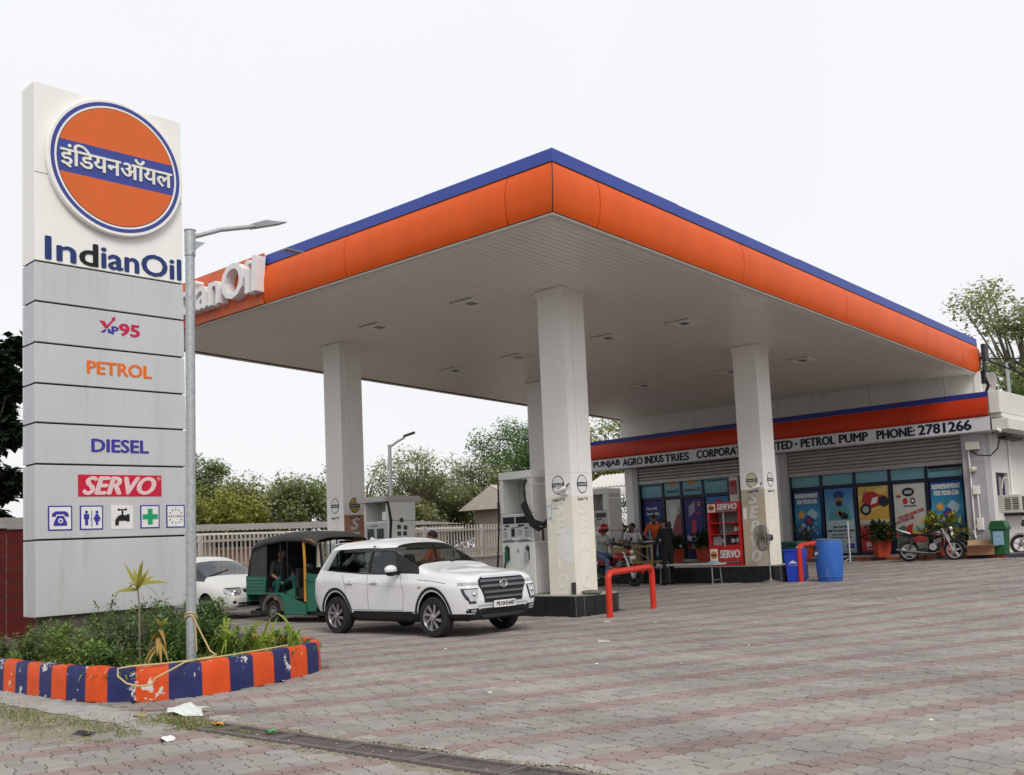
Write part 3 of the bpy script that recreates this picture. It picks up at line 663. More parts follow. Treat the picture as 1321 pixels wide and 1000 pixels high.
# floodlight on the far corner
t = thing('floodlight', 'dark floodlight box clamped to the far right corner of the canopy', 'floodlight', (-10.06, 31.75, 6.55))
g = G(); g.box((.12, .1, .05), (.12, .34, .5)); obj('housing', g, DARK, t, bev=.01); g = G(); g.bx(.05, .09, .0, .2, -.5, -.2).bx(-.05, .07, .05, .1, -.9, -.5); obj('bracket', g, BLACK, t)

# columns
def emblem(par, o, ax_, nrm, r=.19, fill=None):
    o, a, n = Vector(o), Vector(ax_), Vector(nrm); g = G()
    cir_ = lambda R: [(R*math.cos(2*PI*i/28)*.85, R*math.sin(2*PI*i/28)) for i in range(28)]
    e = obj('emblem', G().prism(cir_(r), o, a, az, n*.004), ICD, par)
    obj('emblem_fill', G().prism(cir_(r*.9), o+n*.004, a, az, n*.002), fill or ICW, e)
    obj('emblem_band', G().prism([(-r*.82, -r*.24), (r*.82, -r*.24), (r*.82, r*.2), (-r*.82, r*.2)], o+n*.006, a, az, n*.002), mat('emblem_bar', (.02, .035, .05), .5), e)
    text('emblem_writing', 'IndianOil', ICW, e, o+n*.0085-a*(r*.62)-Vector((0, 0, r*.13)), a, az, r*1.24, r*.24, ext=.002, nrm=n)
    text('emblem_writing', 'IndianOil', ICD, e, o+n*.001-a*(r*.8)-Vector((0, 0, r*1.75)), a, az, r*1.6, r*.36, ext=.003, nrm=n)
CW = .676
COLM = mat('column_white', (.83, .81, .78), .4, var=.05, scale=1.2, stretch=(1, 1, .25), col2=(.62, .585, .53), cut=(.55, .95), spec=.4)
BEIGE = mat('column_beige', (.47, .4, .3), .55, var=.1, scale=3, col2=(.56, .52, .44), cut=(.5, .75)); TERRA = mat('column_terracotta', (.4, .2, .13), .55, var=.1, scale=3, col2=(.45, .29, .21), cut=(.5, .75))
CRM2 = mat('column_cream', (.76, .725, .62), .5, var=.06, scale=2.2, col2=(.8, .78, .73), cut=(.5, .75))
def column(x, y, zb, lab, low, right, words=True, fills=(None, None)):
    """x,y = near corner (+x,-y); faces run to -x and +y"""
    zt = soff(x-.3, y+.3)-.01
    t = thing('canopy_column', lab, 'column', (x-CW/2, y+CW/2, zb), 0, 'square columns holding up the canopy')
    h = CW/2; H = zt-zb; zl = 2.42
    g = G(); g.bx(-h+.01, h-.01, -h+.01, h-.01, 0, H); obj('shaft', g, COLM, t, bev=.012)
    q = G(); q.bx(-h-.0, h, -h, -h+.009, zl+.004, H-.12); obj('cladding', q, COLM, t, bev=.004)
    q = G(); q.bx(h-.009, h, -h+.01, -.08, zl+.004, H-.12).bx(h-.009, h, -.072, h, zl+.004, H-.12); obj('cladding', q, COLM, t, bev=.004)
    zm = 1.95
    for face in (0, 1):
        m = low if face == 0 else right
        up_ = G(); lo_ = G()
        if face == 0: up_.bx(-h, h, -h-.004, -h+.008, zm, zl); lo_.bx(-h, h, -h-.004, -h+.008, 0, zm-.001)
        else: up_.bx(h-.008, h+.004, -h+.009, h, zm, zl); lo_.bx(h-.008, h+.004, -h+.009, h, 0, zm-.001)
        obj('sign_panel', up_, COLM, t); pn = obj('lower_panel', lo_, m, t)
        o = (0, -h-.0045, zl-.23) if face == 0 else (h+.0045, 0, zl-.23); A_ = (1, 0, 0) if face == 0 else (0, 1, 0); N_ = (0, -1, 0) if face == 0 else (1, 0, 0)
        emblem(t, o, A_, N_, fill=fills[face])
        if words:
            wm = mat('faded_white', (.62, .61, .6), .5) if m in (BEIGE, TERRA) else mat('ghost_white', (.785, .76, .69), .5, var=.02)
            for k, ch in enumerate('SERVO'):
                z = zm-.36-.37*k
                text('letters', ch, wm, pn, (Vector(o)*1)+Vector(A_)*(-.12)+Vector((0, 0, z-o[2])), A_, az, .25, .29, ext=.002, heavy=.06, shear=.25, nrm=N_)
    g = G(); s = h+.035
    g.bx(-s, s, -s, -h-.002, H-.13, H).bx(-s, s, h+.002, s, H-.13, H).bx(-s, -h-.002, -h, h, H-.13, H).bx(h+.002, s, -h, h, H-.13, H)
    obj('collar', g, COLM, t, bev=.004)
    return t
c1 = column(-12.88, 15.472, .41, 'white square canopy column nearest the camera, cream lower half with torn paper', CRM2, CRM2)
c2 = column(-20.22, 15.472, .41, 'white canopy column on the far left with a terracotta painted panel behind the three wheeler', COLM, TERRA, fills=(None, mat('emblem_ochre', (.45, .33, .1), .5)))
c3 = column(-12.88, 23.16, .63, 'white canopy column on the right with a beige lettered panel beside the pedestal fan', BEIGE, CRM2, fills=(mat('emblem_pale', (.6, .57, .35), .5), None))
c4 = column(-20.22, 23.16, .63, 'rear canopy column half hidden behind the front cream column', COLM, COLM, words=False)
# torn paper, taped square, notices on the near column
h = CW/2
g = G(); g.prism([(-.05, .82), (.02, .7), (.12, .68), (.2, .6), (.3, .66), (.31, 1.3), (.22, 1.34), (.1, 1.27), (.02, 1.28), (-.03, 1.1)], (0, -h-.0045, 0), (1, 0, 0), az, (0, -.003, 0)); obj('torn_paper', g, PAPER, c1)
text('notice_glyphs', '-----', DARK, c1, (-.2, -h-.0046, 1.72), (1, 0, 0), az, .22, .008, ext=.002)
g = G(); g.bx(-.2, .05, -h-.006, -h-.0045, 1.45, 1.455).bx(-.2, .05, -h-.006, -h-.0045, 1.9, 1.905).bx(-.2, -.195, -h-.006, -h-.0045, 1.455, 1.9).bx(.045, .05, -h-.006, -h-.0045, 1.455, 1.9); obj('tape_outline', g, mat('tape_mark', (.45, .4, .3), .7), c1)
g = G(); g.bx(-h+.02, -h+.14, -h-.007, -h-.0045, 1.5, 1.8); obj('notice', g, mat('notice_blue', (.4, .5, .62), .5), c1); g = G(); g.bx(-h+.035, -h+.125, -h-.009, -h-.0071, 1.56, 1.76); obj('notice_sheet', g, PAPER, c1)
g = G(); g.bx(.08, .26, -h-.06, -h-.0045, 1.98, 2.07); obj('junction_box', g, WHITE, c1, bev=.01)
g = G(); g.bx(.03, .08, h+.0045, h+.03, 0, .2); g = G(); g.cyl((.33, -h-.06, .01), (.33, -h-.06, .24), .045, .05, n=12); obj('dark_cup', g, DARK, c1)
def cctv(par, loc, d):
    t = obj('security_camera', G().cyl(Vector((0, 0, 0)), Vector(d)*.22, .04, n=12), WHITE, par, smooth=40, loc=loc)
    obj('camera_hood', G().box(Vector(d)*.12+Vector((0, 0, .045)), (.09, .2, .012)), WHITE, t); obj('camera_mount', G().cyl(Vector(d)*.02, (0, .1, .09), .015, n=8), DARK, t)
cctv(c1, (.28, -h-.09, 2.33-.21), (-.75, -.55, -.25)); cctv(c3, (.28, -h-.09, 2.03), (-.75, -.55, -.2))
g = G(); g.bx(-h+.03, -h+.13, -h-.007, -h-.0045, 1.2, 1.5); obj('notice', g, PAPER, c3)
# ================================================================== SHOP BUILDING
GB = gz(30.5)                                   # ground level at the shop front
WALLW = mat('wall_white', (.66, .64, .61), .8, var=.08, scale=1.5, bump=.1, col2=(.42, .4, .36), cut=(.62, .85), stretch=(1, 1, .4))
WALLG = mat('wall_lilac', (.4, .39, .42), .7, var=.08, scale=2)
SHUT = mat('shutter_steel', (.34, .32, .31), .5, .3, var=.12, scale=3, stretch=(1, 1, .2), col2=(.3, .28, .26), cut=(.5, .8))
ORD = mat('orange_red_panel', (.5, .036, .008), .45, var=.08, scale=2); BLD = mat('band_navy', (.03, .035, .22), .45, var=.1)
SGW = mat('sign_white', (.6, .6, .64), .5, var=.05, scale=2)
sh = thing('shop_building', 'low white fuel station shop with orange fascia, lettered sign band and half open roller shutters', 'building', (0, 0, 0))
XR, XL, YW = -9.95, -23.3, 31.4
g = G()
g.bx(XL, -22.95, 31.22, 32, GB-.3, 4.2); g.bx(XL, XR, 31.9, 32.05, 4.1, 5.2)
g.bx(-17.5, -16.75, 31.22, 31.9, GB-.3, 4.2); g.bx(XL, XR-.02, 31.5, 31.9, 4.15, 4.3)
obj('wall', g, WALLW, sh)
g = G(); g.bx(-18.78, -18.45, 31.3, 31.5, GB, 4.1); obj('pillar', g, WALLW, sh)
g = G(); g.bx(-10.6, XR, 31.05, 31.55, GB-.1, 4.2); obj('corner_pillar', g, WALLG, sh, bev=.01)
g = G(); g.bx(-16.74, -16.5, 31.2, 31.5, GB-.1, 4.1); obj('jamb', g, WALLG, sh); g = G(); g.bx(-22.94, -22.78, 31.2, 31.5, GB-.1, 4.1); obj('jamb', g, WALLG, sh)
# side wall with window opening (recess)
g = G(); y0, y1 = 31.9, 33.05
g.bx(XR-.25, XR, 31.552, y0, GB-.2, 4.6).bx(XR-.25, XR, y1, 44, GB-.2, 4.6).bx(XR-.25, XR, y0, y1, GB-.2, 1.72).bx(XR-.25, XR, y0, y1, 2.95, 4.6)
obj('side_wall', g, WALLW, sh)
wf = obj('window', G().bx(XR-.2, XR-.12, y0, y1, 2.85, 2.95), mat('window_blue', (.03, .03, .08), .5), sh)
for q in (y0, y0+.5, y1-.12): obj('mullion', G().bx(XR-.2, XR-.12, q, q+.12, 1.72, 2.849), MATS['window_blue'], wf)
obj('pane', G().bx(XR-.17, XR-.15, y0+.12, y1-.12, 1.72, 2.85), mat('curtain', (.3, .3, .29), .4, var=.2), wf)
# air conditioner
ac = thing('air_conditioner', 'beige window air conditioner sticking out of the white side wall', 'air conditioner', (XR+.05, 33.3, 1.98))
BG = mat('beige_plastic', (.55, .53, .46), .5, var=.06)
g = G(); g.bx(-.3, .48, -1.0, .9, -.26, .28); obj('case', g, BG, ac, bev=.015)
for k in range(4): g = G(); g.bx(.482, .486, -.9+.45*k, -.55+.45*k, -.2, .22); obj('grille', g, DARK, ac)
for k in range(2): g = G(); g.bx(.02+.22*k, .19+.22*k, -1.005, -1.001, -.18, .2); obj('side_grille', g, DARK, ac)
g = G()
for k in range(6): g.bx(.025, .405, -1.01, -1.006, -.17+.065*k, -.15+.065*k)
obj('louvre', g, BG, ac)
g = G(); g.bx(-.05, .4, -.9, -.85, -.36, -.27).bx(-.05, .4, .7, .75, -.36, -.27); obj('bracket', g, DARK, ac)
# fascia over the front
YF = 30.7
fp = [(0, 0), (-.05, .06), (-.07, .2), (-.05, .38), (.02, .56)]
def hpan(name, x0, x1, pr_, z, m, back=.04):
    seq = [(YF+d, z+zz) for d, zz in pr_]+[(YF+d+back, z+zz) for d, zz in reversed(pr_)]; g = G(); n = len(seq)
    for xx in (x0, x1): g.v += [(xx, a, b) for a, b in seq]
    g.f = [(j, n+j, n+(j+1) % n, (j+1) % n) for j in range(n)]+[tuple(range(n)), tuple(reversed(range(n, 2*n)))]; g.m = [0]*(n+2)
    return obj(name, g, m, sh, smooth=30)
xs = [-25.6, -22.2, -19.8, -17.2, -14.6, -12.0, -9.62]
for a, b in zip(xs, xs[1:]):
    hpan('fascia_panel', a+.006, b-.006, fp, 4.55, ORD); hpan('band_panel', a+.003, b-.003, [(.02, 0), (.02, .15), (.05, .16)], 5.12, BLD)
    hpan('sign_panel', a+.002, b-.002, [(0, 0), (0, .4)], 4.13, SGW)
g = G(); g.bx(-25.6, -9.64, YF+.05, YF+.09, 4.12, 5.28); g.bx(-25.6, -9.64, YF+.09, 31.9, 5.18, 5.24); g.bx(-25.6, -9.64, YF+.06, 31.21, 4.11, 4.14); obj('fascia_back', g, WALLW, sh)
LTR = mat('sign_ink', (.012, .014, .03), .5)
for s, x0, x1 in (('PUNJAB', -24.37, -23.1), ('AGRO', -22.95, -22.05), ('INDUS', -21.92, -21.1), ('TRIES', -21.03, -20.0), ('CORPORATION', -19.66, -17.25), ('LIMITED', -17.12, -15.92), ('•', -15.83, -15.74), ('PETROL', -15.6, -14.42), ('PUMP', -14.26, -13.31), ('PHONE:', -13.01, -11.82), ('2781266', -11.7, -10.15)):
    if s == '•': obj('letters', G().cyl((-15.78, YF-.006, 4.33), (-15.78, YF-.001, 4.33), .045, n=12), LTR, sh); continue
    text('letters', s, LTR, sh, (x0, YF-.001, 4.2 if s != 'TRIES' else 4.185), (1, 0, 0), az, x1-x0, .27 if s != '2781266' else .29, ext=.006, heavy=.07, nrm=(0, -1, 0))
# white wrap-round cornice on the side
g = G(); g.bx(-9.615, -9.3, 30.72, 44, 4.62, 5.28); g.bx(XR+.002, -9.3, 30.85, 44, 4.5, 4.62); obj('cornice', g, WALLW, sh, bev=.02)
g = G(); g.bx(-9.6, -9.12, 30.8, 44, 4.12, 4.45); g.bx(XR+.002, -9.2, 30.9, 44, 4.45, 4.5); obj('eave', g, WALLW, sh, bev=.02)
g = G(); g.tube([(-9.45, 30.75, 4.15), (-9.36, 30.75, 4.08), (-9.36, 30.72, 4.05)], .04, 8); obj('spout', g, WHITE, sh)
# shutters: individual slats
def shutter(x0, x1, z0, lab=None):
    s = obj('shutter', G().bx(x0, x1, 31.3, 31.32, z0, 4.12), DARK, sh)
    g = G(); n = 7; p = .118
    prof_ = [(0, 0), (-.028, .02), (-.036, .055), (-.028, .09), (0, .108)]
    for xx in (x0, x1): g.v += [(xx, 31.298+a, b) for a, b in prof_]+[(xx, 31.3, .108), (xx, 31.3, 0)]
    m = 7; g.f = [(j, m+j, m+(j+1) % m, (j+1) % m) for j in range(m)]+[tuple(range(m)), tuple(reversed(range(m, 2*m)))]; g.m = [0]*len(g.f)
    me = mesh_of(g, 'shutter_slat', smooth=50); me.materials.append(SHUT); z = z0+.14
    while z < 4.02:
        o = bpy.data.objects.new('shutter_slat', me); COL.objects.link(o); o.parent = s; o.location = (0, 0, z); z += p
    obj('bottom_rail', G().bx(x0+.01, x1-.01, 31.255, 31.298, z0, z0+.13), SHUT, s, bev=.006)
    for xx in (x0-.05, x1+.002): obj('guide', G().bx(xx, xx+.07, 31.2, 31.33, GB, 4.1), SHUT, s)
shutter(-22.72, -17.55, 3.47); shutter(-16.45, -10.66, 3.27)
# ---- window fronts with printed posters
FRM = mat('frame_navy', (.012, .014, .035), .35)
def grad(name, stops, vert=True):
    m = bpy.data.materials.new(name); m.use_nodes = True; t = m.node_tree; L = t.links; p = t.nodes['Principled BSDF']
    tc = t.nodes.new('ShaderNodeTexCoord'); sx = t.nodes.new('ShaderNodeSeparateXYZ'); L.new(tc.outputs['Generated'], sx.inputs[0])
    rp = t.nodes.new('ShaderNodeValToRGB'); L.new(sx.outputs['Z' if vert else 'X'], rp.inputs[0])
    e = rp.color_ramp.elements
    e[0].position, e[0].color = stops[0][0], tuple(q*.95 for q in stops[0][1])+(1,); e[1].position, e[1].color = stops[-1][0], tuple(q*.95 for q in stops[-1][1])+(1,)
    for ps, c in stops[1:-1]: q = e.new(ps); q.color = tuple(v*.95 for v in c)+(1,)
    L.new(rp.outputs[0], p.inputs['Base Color']); p.inputs['Roughness'].default_value = .45; p.inputs['Specular IOR Level'].default_value = .2; return m
def ink(n, c): return mat('ink_'+n, tuple(q*.9 for q in c), .45, var=.06, scale=10)
I_W = ink('white', (.62, .64, .66)); I_K = ink('black', (.02, .02, .025)); I_O = ink('orange', (.6, .25, .05)); I_R = ink('red', (.42, .03, .03)); I_B = ink('blue', (.03, .06, .3)); I_T = ink('teal', (.08, .3, .36)); I_G = ink('grey', (.3, .32, .34)); I_S = ink('skin', (.3, .16, .1)); I_Y = ink('yellow', (.62, .42, .1)); I_GR = ink('green', (.05, .22, .08)); I_LB = ink('lightblue', (.25, .45, .6))
TEAL = grad('band_print', [(0, (.13, .3, .36)), (1, (.2, .4, .46))])
YG = 31.42
def art(par, polys, m, k=1, name='print'):
    g = G()
    for p in polys: g.prism(p, (0, YG-.012-.0025*k, 0), (1, 0, 0), az, (0, -.002, 0))
    return obj(name, g, m, par)
def words(par, s, m, x, z, wd, ht, k=2, bold=.02, tilt=0., shear=0.):
    A_ = (math.cos(tilt), 0, math.sin(tilt)); B_ = (-math.sin(tilt), 0, math.cos(tilt))
    text('writing', s, m, par, (x, YG-.012-.0025*k, z), A_, B_, wd, ht, ext=.002, heavy=bold*2, nrm=(0, -1, 0), shear=shear)
C2 = lambda x, z, r, s=1., n=20: [(x+r*s*math.cos(2*PI*i/n), z+r*math.sin(2*PI*i/n)) for i in range(n)]
R2 = lambda x0, x1, z0, z1: [(x0, z0), (x1, z0), (x1, z1), (x0, z1)]
def window(xa, xb, zb, zt, splits, ztr):
    """splits: inner mullion x positions; ztr: transom height. Returns frame object and pane spans"""
    f = obj('window', G().bx(xa, xb, YG-.045, YG+.025, zt+.001, zt+.05), FRM, sh)
    for q in (xa, xb-.09): obj('mullion', G().bx(q, q+.09, YG-.05, YG+.03, zb, zt), FRM, f)
    edges = [xa+.045]+splits+[xb-.045]; spans = []
    for s in splits: obj('mullion', G().bx(s-.045, s+.045, YG-.05, YG+.03, zb, zt), FRM, f)
    for a, b in zip(edges, edges[1:]):
        obj('transom', G().bx(a+.046, b-.046, YG-.045, YG+.03, ztr-.05, ztr+.06), FRM, f)
        obj('sill', G().bx(a+.046, b-.046, YG-.045, YG+.03, zb, zb+.08), FRM, f); spans.append((a+.045, b-.045))
        obj('pane', G().bx(a+.045, b-.045, YG-.012, YG-.002, ztr+.06, zt), TEAL, f)
    return f, spans
BLUEP = grad('poster_blue', [(0, (.01, .03, .12)), (.3, (.015, .09, .26)), (.62, (.05, .3, .5)), (1, (.012, .05, .2))])
f, sp = window(-16.5, -10.66, .6, 3.3, [-15.34, -14.18, -13.01, -11.84], 2.85)
tops = .68, 2.79
def sheet(i, m, z0=None): a, b = sp[i]; return obj('poster', G().bx(a+.04, b-.04, YG-.012, YG-.002, z0 or tops[0], tops[1]), m, f)
for i in (0, 4):                                                        # the can in splashing water
    a, b = sp[i]; p = sheet(i, BLUEP); cx = (a+b)/2; wd = b-a
    words(p, 'REFRESHMENT', I_W, a+.1, 2.55, wd-.2, .14, bold=.06); words(p, 'FOR YOUR CAR', I_W, a+.15, 2.35, wd-.3, .14, bold=.06)
    t = -.6; R_ = lambda q: [(cx+.0+u*math.cos(t)-v*math.sin(t), 1.72+u*math.sin(t)+v*math.cos(t)) for u, v in q]
    rr = random.Random(i)
    art(p, [C2(cx+rr.uniform(-.42, .42), 1.65+rr.uniform(-.5, .5), rr.uniform(.015, .05), n=10) for _ in range(26)], I_LB, 1)
    art(p, [R_(R2(-.17, .17, -.42, .42)), R_(R2(-.14, .14, .42, .47))], ink('can', (.4, .52, .62)), 2); art(p, [R_(R2(-.17, .17, -.1, .22)), R_(R2(-.06, .06, -.38, -.2))], I_B, 3)
    art(p, [R_(C2(.0, .06, .08))], I_R, 4); art(p, [C2(cx-.22, 2.0, .12)], I_O, 2); art(p, [C2(cx-.22, 2.0, .085)], I_Y, 3); art(p, [[(cx-.1, 2.1), (cx, 2.2), (cx+.08, 2.12)]], I_GR, 3)
    words(p, 'Maha', I_W, a+.14, .98, .5, .12, shear=.2); words(p, '₹150', I_O, a+.2, .74, .45, .15)
a, b = sp[1]; p = sheet(1, grad('poster_pale', [(0, (.3, .4, .43)), (.55, (.38, .5, .52)), (1, (.4, .52, .55))])); cx = (a+b)/2
art(p, [R2(a+.042, b-.042, 1.75, 2.788)], grad('poster_sky', [(0, (.2, .42, .55)), (1, (.05, .17, .42))]), 1)
art(p, [[(cx-.38, 1.752), (cx-.36, 2.0), (cx-.24, 2.2), (cx-.1, 2.28), (cx+.1, 2.28), (cx+.24, 2.2), (cx+.36, 2.0), (cx+.38, 1.752)]], I_T, 2)
art(p, [C2(cx, 2.4, .15, .82)], I_S, 3); art(p, [C2(cx, 2.3, .1, 1.1)], I_K, 4); art(p, [[(cx-.16, 2.46), (cx-.19, 2.6), (cx-.1, 2.7), (cx+.04, 2.72), (cx+.16, 2.66), (cx+.18, 2.52), (cx+.14, 2.46), (cx, 2.52)]], ink('turban', (.02, .05, .2)), 4)
art(p, [C2(cx-.03, 1.96, .09), C2(cx+.05, 1.97, .09)], I_S, 4); art(p, [R2(cx-.025, cx+.03, 2.375, 2.4)], I_S, 5)
words(p, 'Make Your Fleet', I_K, cx-.26, 1.5, .52, .075); words(p, 'With The Touch Of A Button', I_K, cx-.46, 1.38, .92, .075)
words(p, 'and control it all', I_K, cx-.32, 1.26, .64, .07, bold=.01); words(p, 'with smart cards', I_K, cx-.35, 1.16, .7, .07, bold=.01)
for k in range(4): words(p, '• easy and secure payments', I_G, a+.1, 1.02-.09*k, .6-.05*(k % 2), .045, bold=.0)
art(p, [R2(b-.36, b-.1, .82, .98)], I_B, 2); words(p, 'Terms apply', I_K, b-.45, .72, .36, .04)
a, b = sp[2]; p = sheet(2, grad('poster_amber', [(0, (.3, .02, .02)), (.38, (.4, .03, .03)), (.42, (.3, .28, .26)), (.47, (.5, .46, .4)), (.5, (.5, .3, .05)), (1, (.55, .36, .08))])); cx = (a+b)/2
art(p, [[(a+.04, 2.5), (b-.04, 2.78), (b-.04, 2.6), (a+.04, 2.3)], [(a+.04, 1.9), (b-.04, 2.3), (b-.04, 2.2), (a+.04, 1.8)]], ink('gold', (.62, .46, .16)), 1)
art(p, [[(cx-.4, 2.3), (cx-.34, 2.5), (cx-.25, 2.72), (cx-.2, 2.6), (cx, 2.62), (cx+.2, 2.5), (cx+.45, 2.45), (cx+.4, 2.3), (cx+.2, 2.15), (cx-.05, 2.08), (cx-.2, 2.2)]], I_R, 2)
art(p, [C2(cx-.27, 2.05, .19)], I_K, 2); art(p, [C2(cx-.27, 2.05, .11)], I_G, 3); art(p, [C2(cx+.34, 2.28, .17)], I_K, 3); art(p, [[(cx-.1, 2.2), (cx+.12, 2.25), (cx+.16, 2.45), (cx-.02, 2.4)]], I_W, 3); art(p, [C2(cx-.28, 2.62, .05)], I_G, 3)
words(p, 'SERVO', I_W, a+.2, .86, .45, .13, shear=.2); words(p, 'TEAM RACING', I_W, a+.2, .76, .5, .05)
a, b = sp[3]; p = sheet(3, grad('poster_white', [(0, (.36, .37, .35)), (1, (.5, .49, .45))])); cx = (a+b)/2
art(p, [C2(cx-.03, 2.52, .14, 1.4)], I_K, 1); words(p, 'ADDS', I_W, cx-.14, 2.47, .22, .1, k=3); art(p, [C2(cx-.14, 2.24, .1, .8)], I_R, 1); art(p, [C2(cx+.1, 2.24, .1, .8)], I_K, 1); art(p, [C2(cx+.1, 2.24, .05, .8)], I_W, 2)
art(p, [C2(a+.2, 2.4, .08)], I_O, 1); art(p, [R2(a+.12, a+.28, 2.38, 2.42)], I_B, 2); words(p, 'YOU CAN HAVE', I_K, cx-.2, 2.06, .4, .05)
words(p, 'YOU ADD SOME ZOSH', I_R, a+.16, 1.66, .86, .1, tilt=.3); words(p, 'TO YOUR FUEL', I_R, a+.12, 1.53, .58, .1, tilt=.3)
art(p, [[(a+.042, 1.0), (b-.042, 1.75), (b-.042, 1.1), (a+.3, .8), (a+.042, .9)]], I_Y, 1); art(p, [[(a+.042, 1.35), (a+.3, 1.5), (a+.5, 1.3), (a+.45, .9), (a+.042, .72)]], ink('moss', (.1, .13, .1)), 2)
art(p, [[(cx+.05, 1.36), (cx+.12, 1.45), (cx+.25, 1.52), (cx+.36, 1.55), (cx+.45, 1.5), (cx+.44, 1.4), (cx+.2, 1.3)]], I_LB, 3); art(p, [[(a+.4, 1.45), (a+.6, 1.55), (a+.55, 1.2), (a+.35, 1.1)]], I_R, 3); words(p, 'better mileage', I_K, cx, .95, .4, .05, tilt=.25)
obj('writing_strip', G().bx(sp[4][0]+.02, sp[4][1]-.02, YG-.0145, YG-.0121, 3.17, 3.26), I_K, f); words(f, 'XTRA PERFORMANCE. EVERYTIME', I_K, sp[4][0]+.06, 3.09, sp[4][1]-sp[4][0]-.12, .055, k=1)
# left window front
f, sp = window(-22.78, -18.8, .62, 3.48, [-21.68, -20.87, -19.93], 2.9); tops = .7, 2.83
a, b = sp[0]; p = sheet(0, grad('poster_night', [(0, (.05, .2, .4)), (.35, (.04, .14, .35)), (.6, (.02, .035, .14)), (1, (.03, .03, .16))])); cx = (a+b)/2
words(p, 'Pure bhi.', I_W, cx-.28, 2.5, .5, .11, shear=.2); words(p, 'Poora bhi.', I_W, cx-.28, 2.3, .58, .11, shear=.2); art(p, [[(cx-.2, 2.24), (cx, 2.15), (cx+.28, 2.26), (cx, 2.12)]], I_W, 2)
art(p, [R2(cx-.22, cx+.22, .8, 1.9), C2(cx, 1.9, .2, 1.1)], ink('pale', (.45, .52, .58)), 1); art(p, [R2(cx-.15, cx+.15, 1.5, 1.75)], I_B, 2); art(p, [R2(cx-.15, cx-.02, 1.25, 1.38), R2(cx+.02, cx+.15, 1.25, 1.38)], I_G, 2)
a, b = sp[1]; p = sheet(1, grad('poster_cream', [(0, (.35, .36, .36)), (1, (.42, .42, .4))])); cx = (a+b)/2
art(p, [[(a+.06, 1.5), (a+.05, 2.0), (a+.2, 2.5), (cx+.05, 2.7), (cx+.2, 2.5), (cx+.1, 2.0), (cx-.05, 1.5)]], ink('carwhite', (.52, .53, .54)), 1); art(p, [C2(a+.14, 1.9, .15, .6)], I_K, 2)
art(p, [[(cx-.1, 1.2), (cx-.02, 1.9), (cx+.15, 2.25), (b-.05, 2.3), (b-.05, 1.2)]], ink('maroon', (.25, .06, .07)), 2); art(p, [[(cx+.1, 2.6), (cx+.25, 2.4), (b-.05, 2.2), (b-.05, 2.26), (cx+.26, 2.45)]], I_K, 3); art(p, [R2(b-.25, b-.05, .75, 1.2)], I_W, 2)
a, b = sp[2]; p = sheet(2, grad('poster_violet', [(0, (.01, .015, .08)), (.5, (.025, .03, .16)), (.85, (.07, .03, .16)), (1, (.03, .02, .14))])); cx = (a+b)/2
for k in range(5): art(p, [[(a+.22, 2.5-.08*k), (a+.5, 2.72-.08*k), (a+.5, 2.69-.08*k), (a+.22, 2.47-.08*k)]], I_W, 1)
art(p, [C2(b-.18, 2.62, .08)], I_O, 1); art(p, [R2(b-.25, b-.11, 2.6, 2.64)], I_B, 2); art(p, [R2(b-.36, b-.12, 2.26, 2.3)], I_R, 1)
art(p, [R2(cx-.1, cx+.1, 1.55, 1.95), R2(cx-.06, cx+.06, 1.95, 2.05)], I_R, 1); art(p, [[(cx-.35, 1.3), (cx-.3, 1.5), (cx-.1, 1.42), (cx+.05, 1.52), (cx+.3, 1.48), (cx+.36, 1.3)]], I_G, 2); art(p, [C2(cx-.2, 1.35, .09), C2(cx, 1.33, .1), C2(cx+.2, 1.35, .09)], ink('chain', (.35, .37, .42)), 3)
art(p, [R2(a+.12, a+.26, .98, 1.16)], I_R, 1); words(p, 'SERVO', I_W, a+.3, 1.0, .4, .13, shear=.2, bold=.04)
a, b = sp[3]; p = sheet(3, grad('poster_sea', [(0, (.2, .3, .36)), (.35, (.25, .4, .5)), (.55, (.06, .2, .4)), (1, (.04, .16, .4))])); cx = (a+b)/2
art(p, [[(a+.05, 1.9), (a+.3, 2.1), (a+.35, 1.85), (a+.05, 1.7)], C2(a+.2, 1.6, .08)], I_B, 1); art(p, [R2(cx, b-.3, 2.62, 2.74)], I_R, 1)
for i in (1, 2):
    a, b = sp[i]; words(f, 'IndianOil', I_K, a+.1, 3.08, b-a-.2, .13, k=1, bold=.01)
    art(f, [[((a+b)/2+.2*math.cos(t), 3.46+.14*math.sin(t)) for t in [PI+PI*j/12 for j in range(13)]]], I_O, 1)
for i in (0, 3): a, b = sp[i]; words(f, 'XTRA PERFORMANCE EVERYTIME', I_K, a+.08, 3.38, b-a-.16, .05, k=1)
ns = obj('red_notice', G().bx(-18.76, -18.48, 31.285, 31.297, 2.85, 3.35), I_R, sh)
for k in range(4): text('writing', ['NO SMOKING', 'DO NOT USE', 'MOBILE', 'PHONE'][k], I_W, ns, (-18.74, 31.283, 3.08-.065*k), (1, 0, 0), az, .23, .04, ext=.002, nrm=(0, -1, 0))
g = G(); g.bx(-18.44, -17.55, YG, YG+.03, .62, 3.5); obj('pane', g, mat('dark_glass', (.02, .022, .03), .1), sh)
g = G(); g.bx(-22.78, -17.55, YG-.03, 31.6, GB-.2, .62); g.bx(-16.5, -10.66, YG-.03, 31.6, GB-.2, .6); obj('plinth_wall', g, mat('grey_paint', (.4, .4, .38), .8), sh)
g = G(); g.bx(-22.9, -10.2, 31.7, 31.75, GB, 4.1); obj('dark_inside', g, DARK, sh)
g = G(); g.bx(XL+.2, XR-.3, 31.9, 44, 4.0, 4.1).bx(XL, XL+.2, 32.06, 44, GB-.3, 4.1).bx(XL, XR, 43.9, 44.1, GB-.3, 4.6); obj('roof', g, CONC, sh)
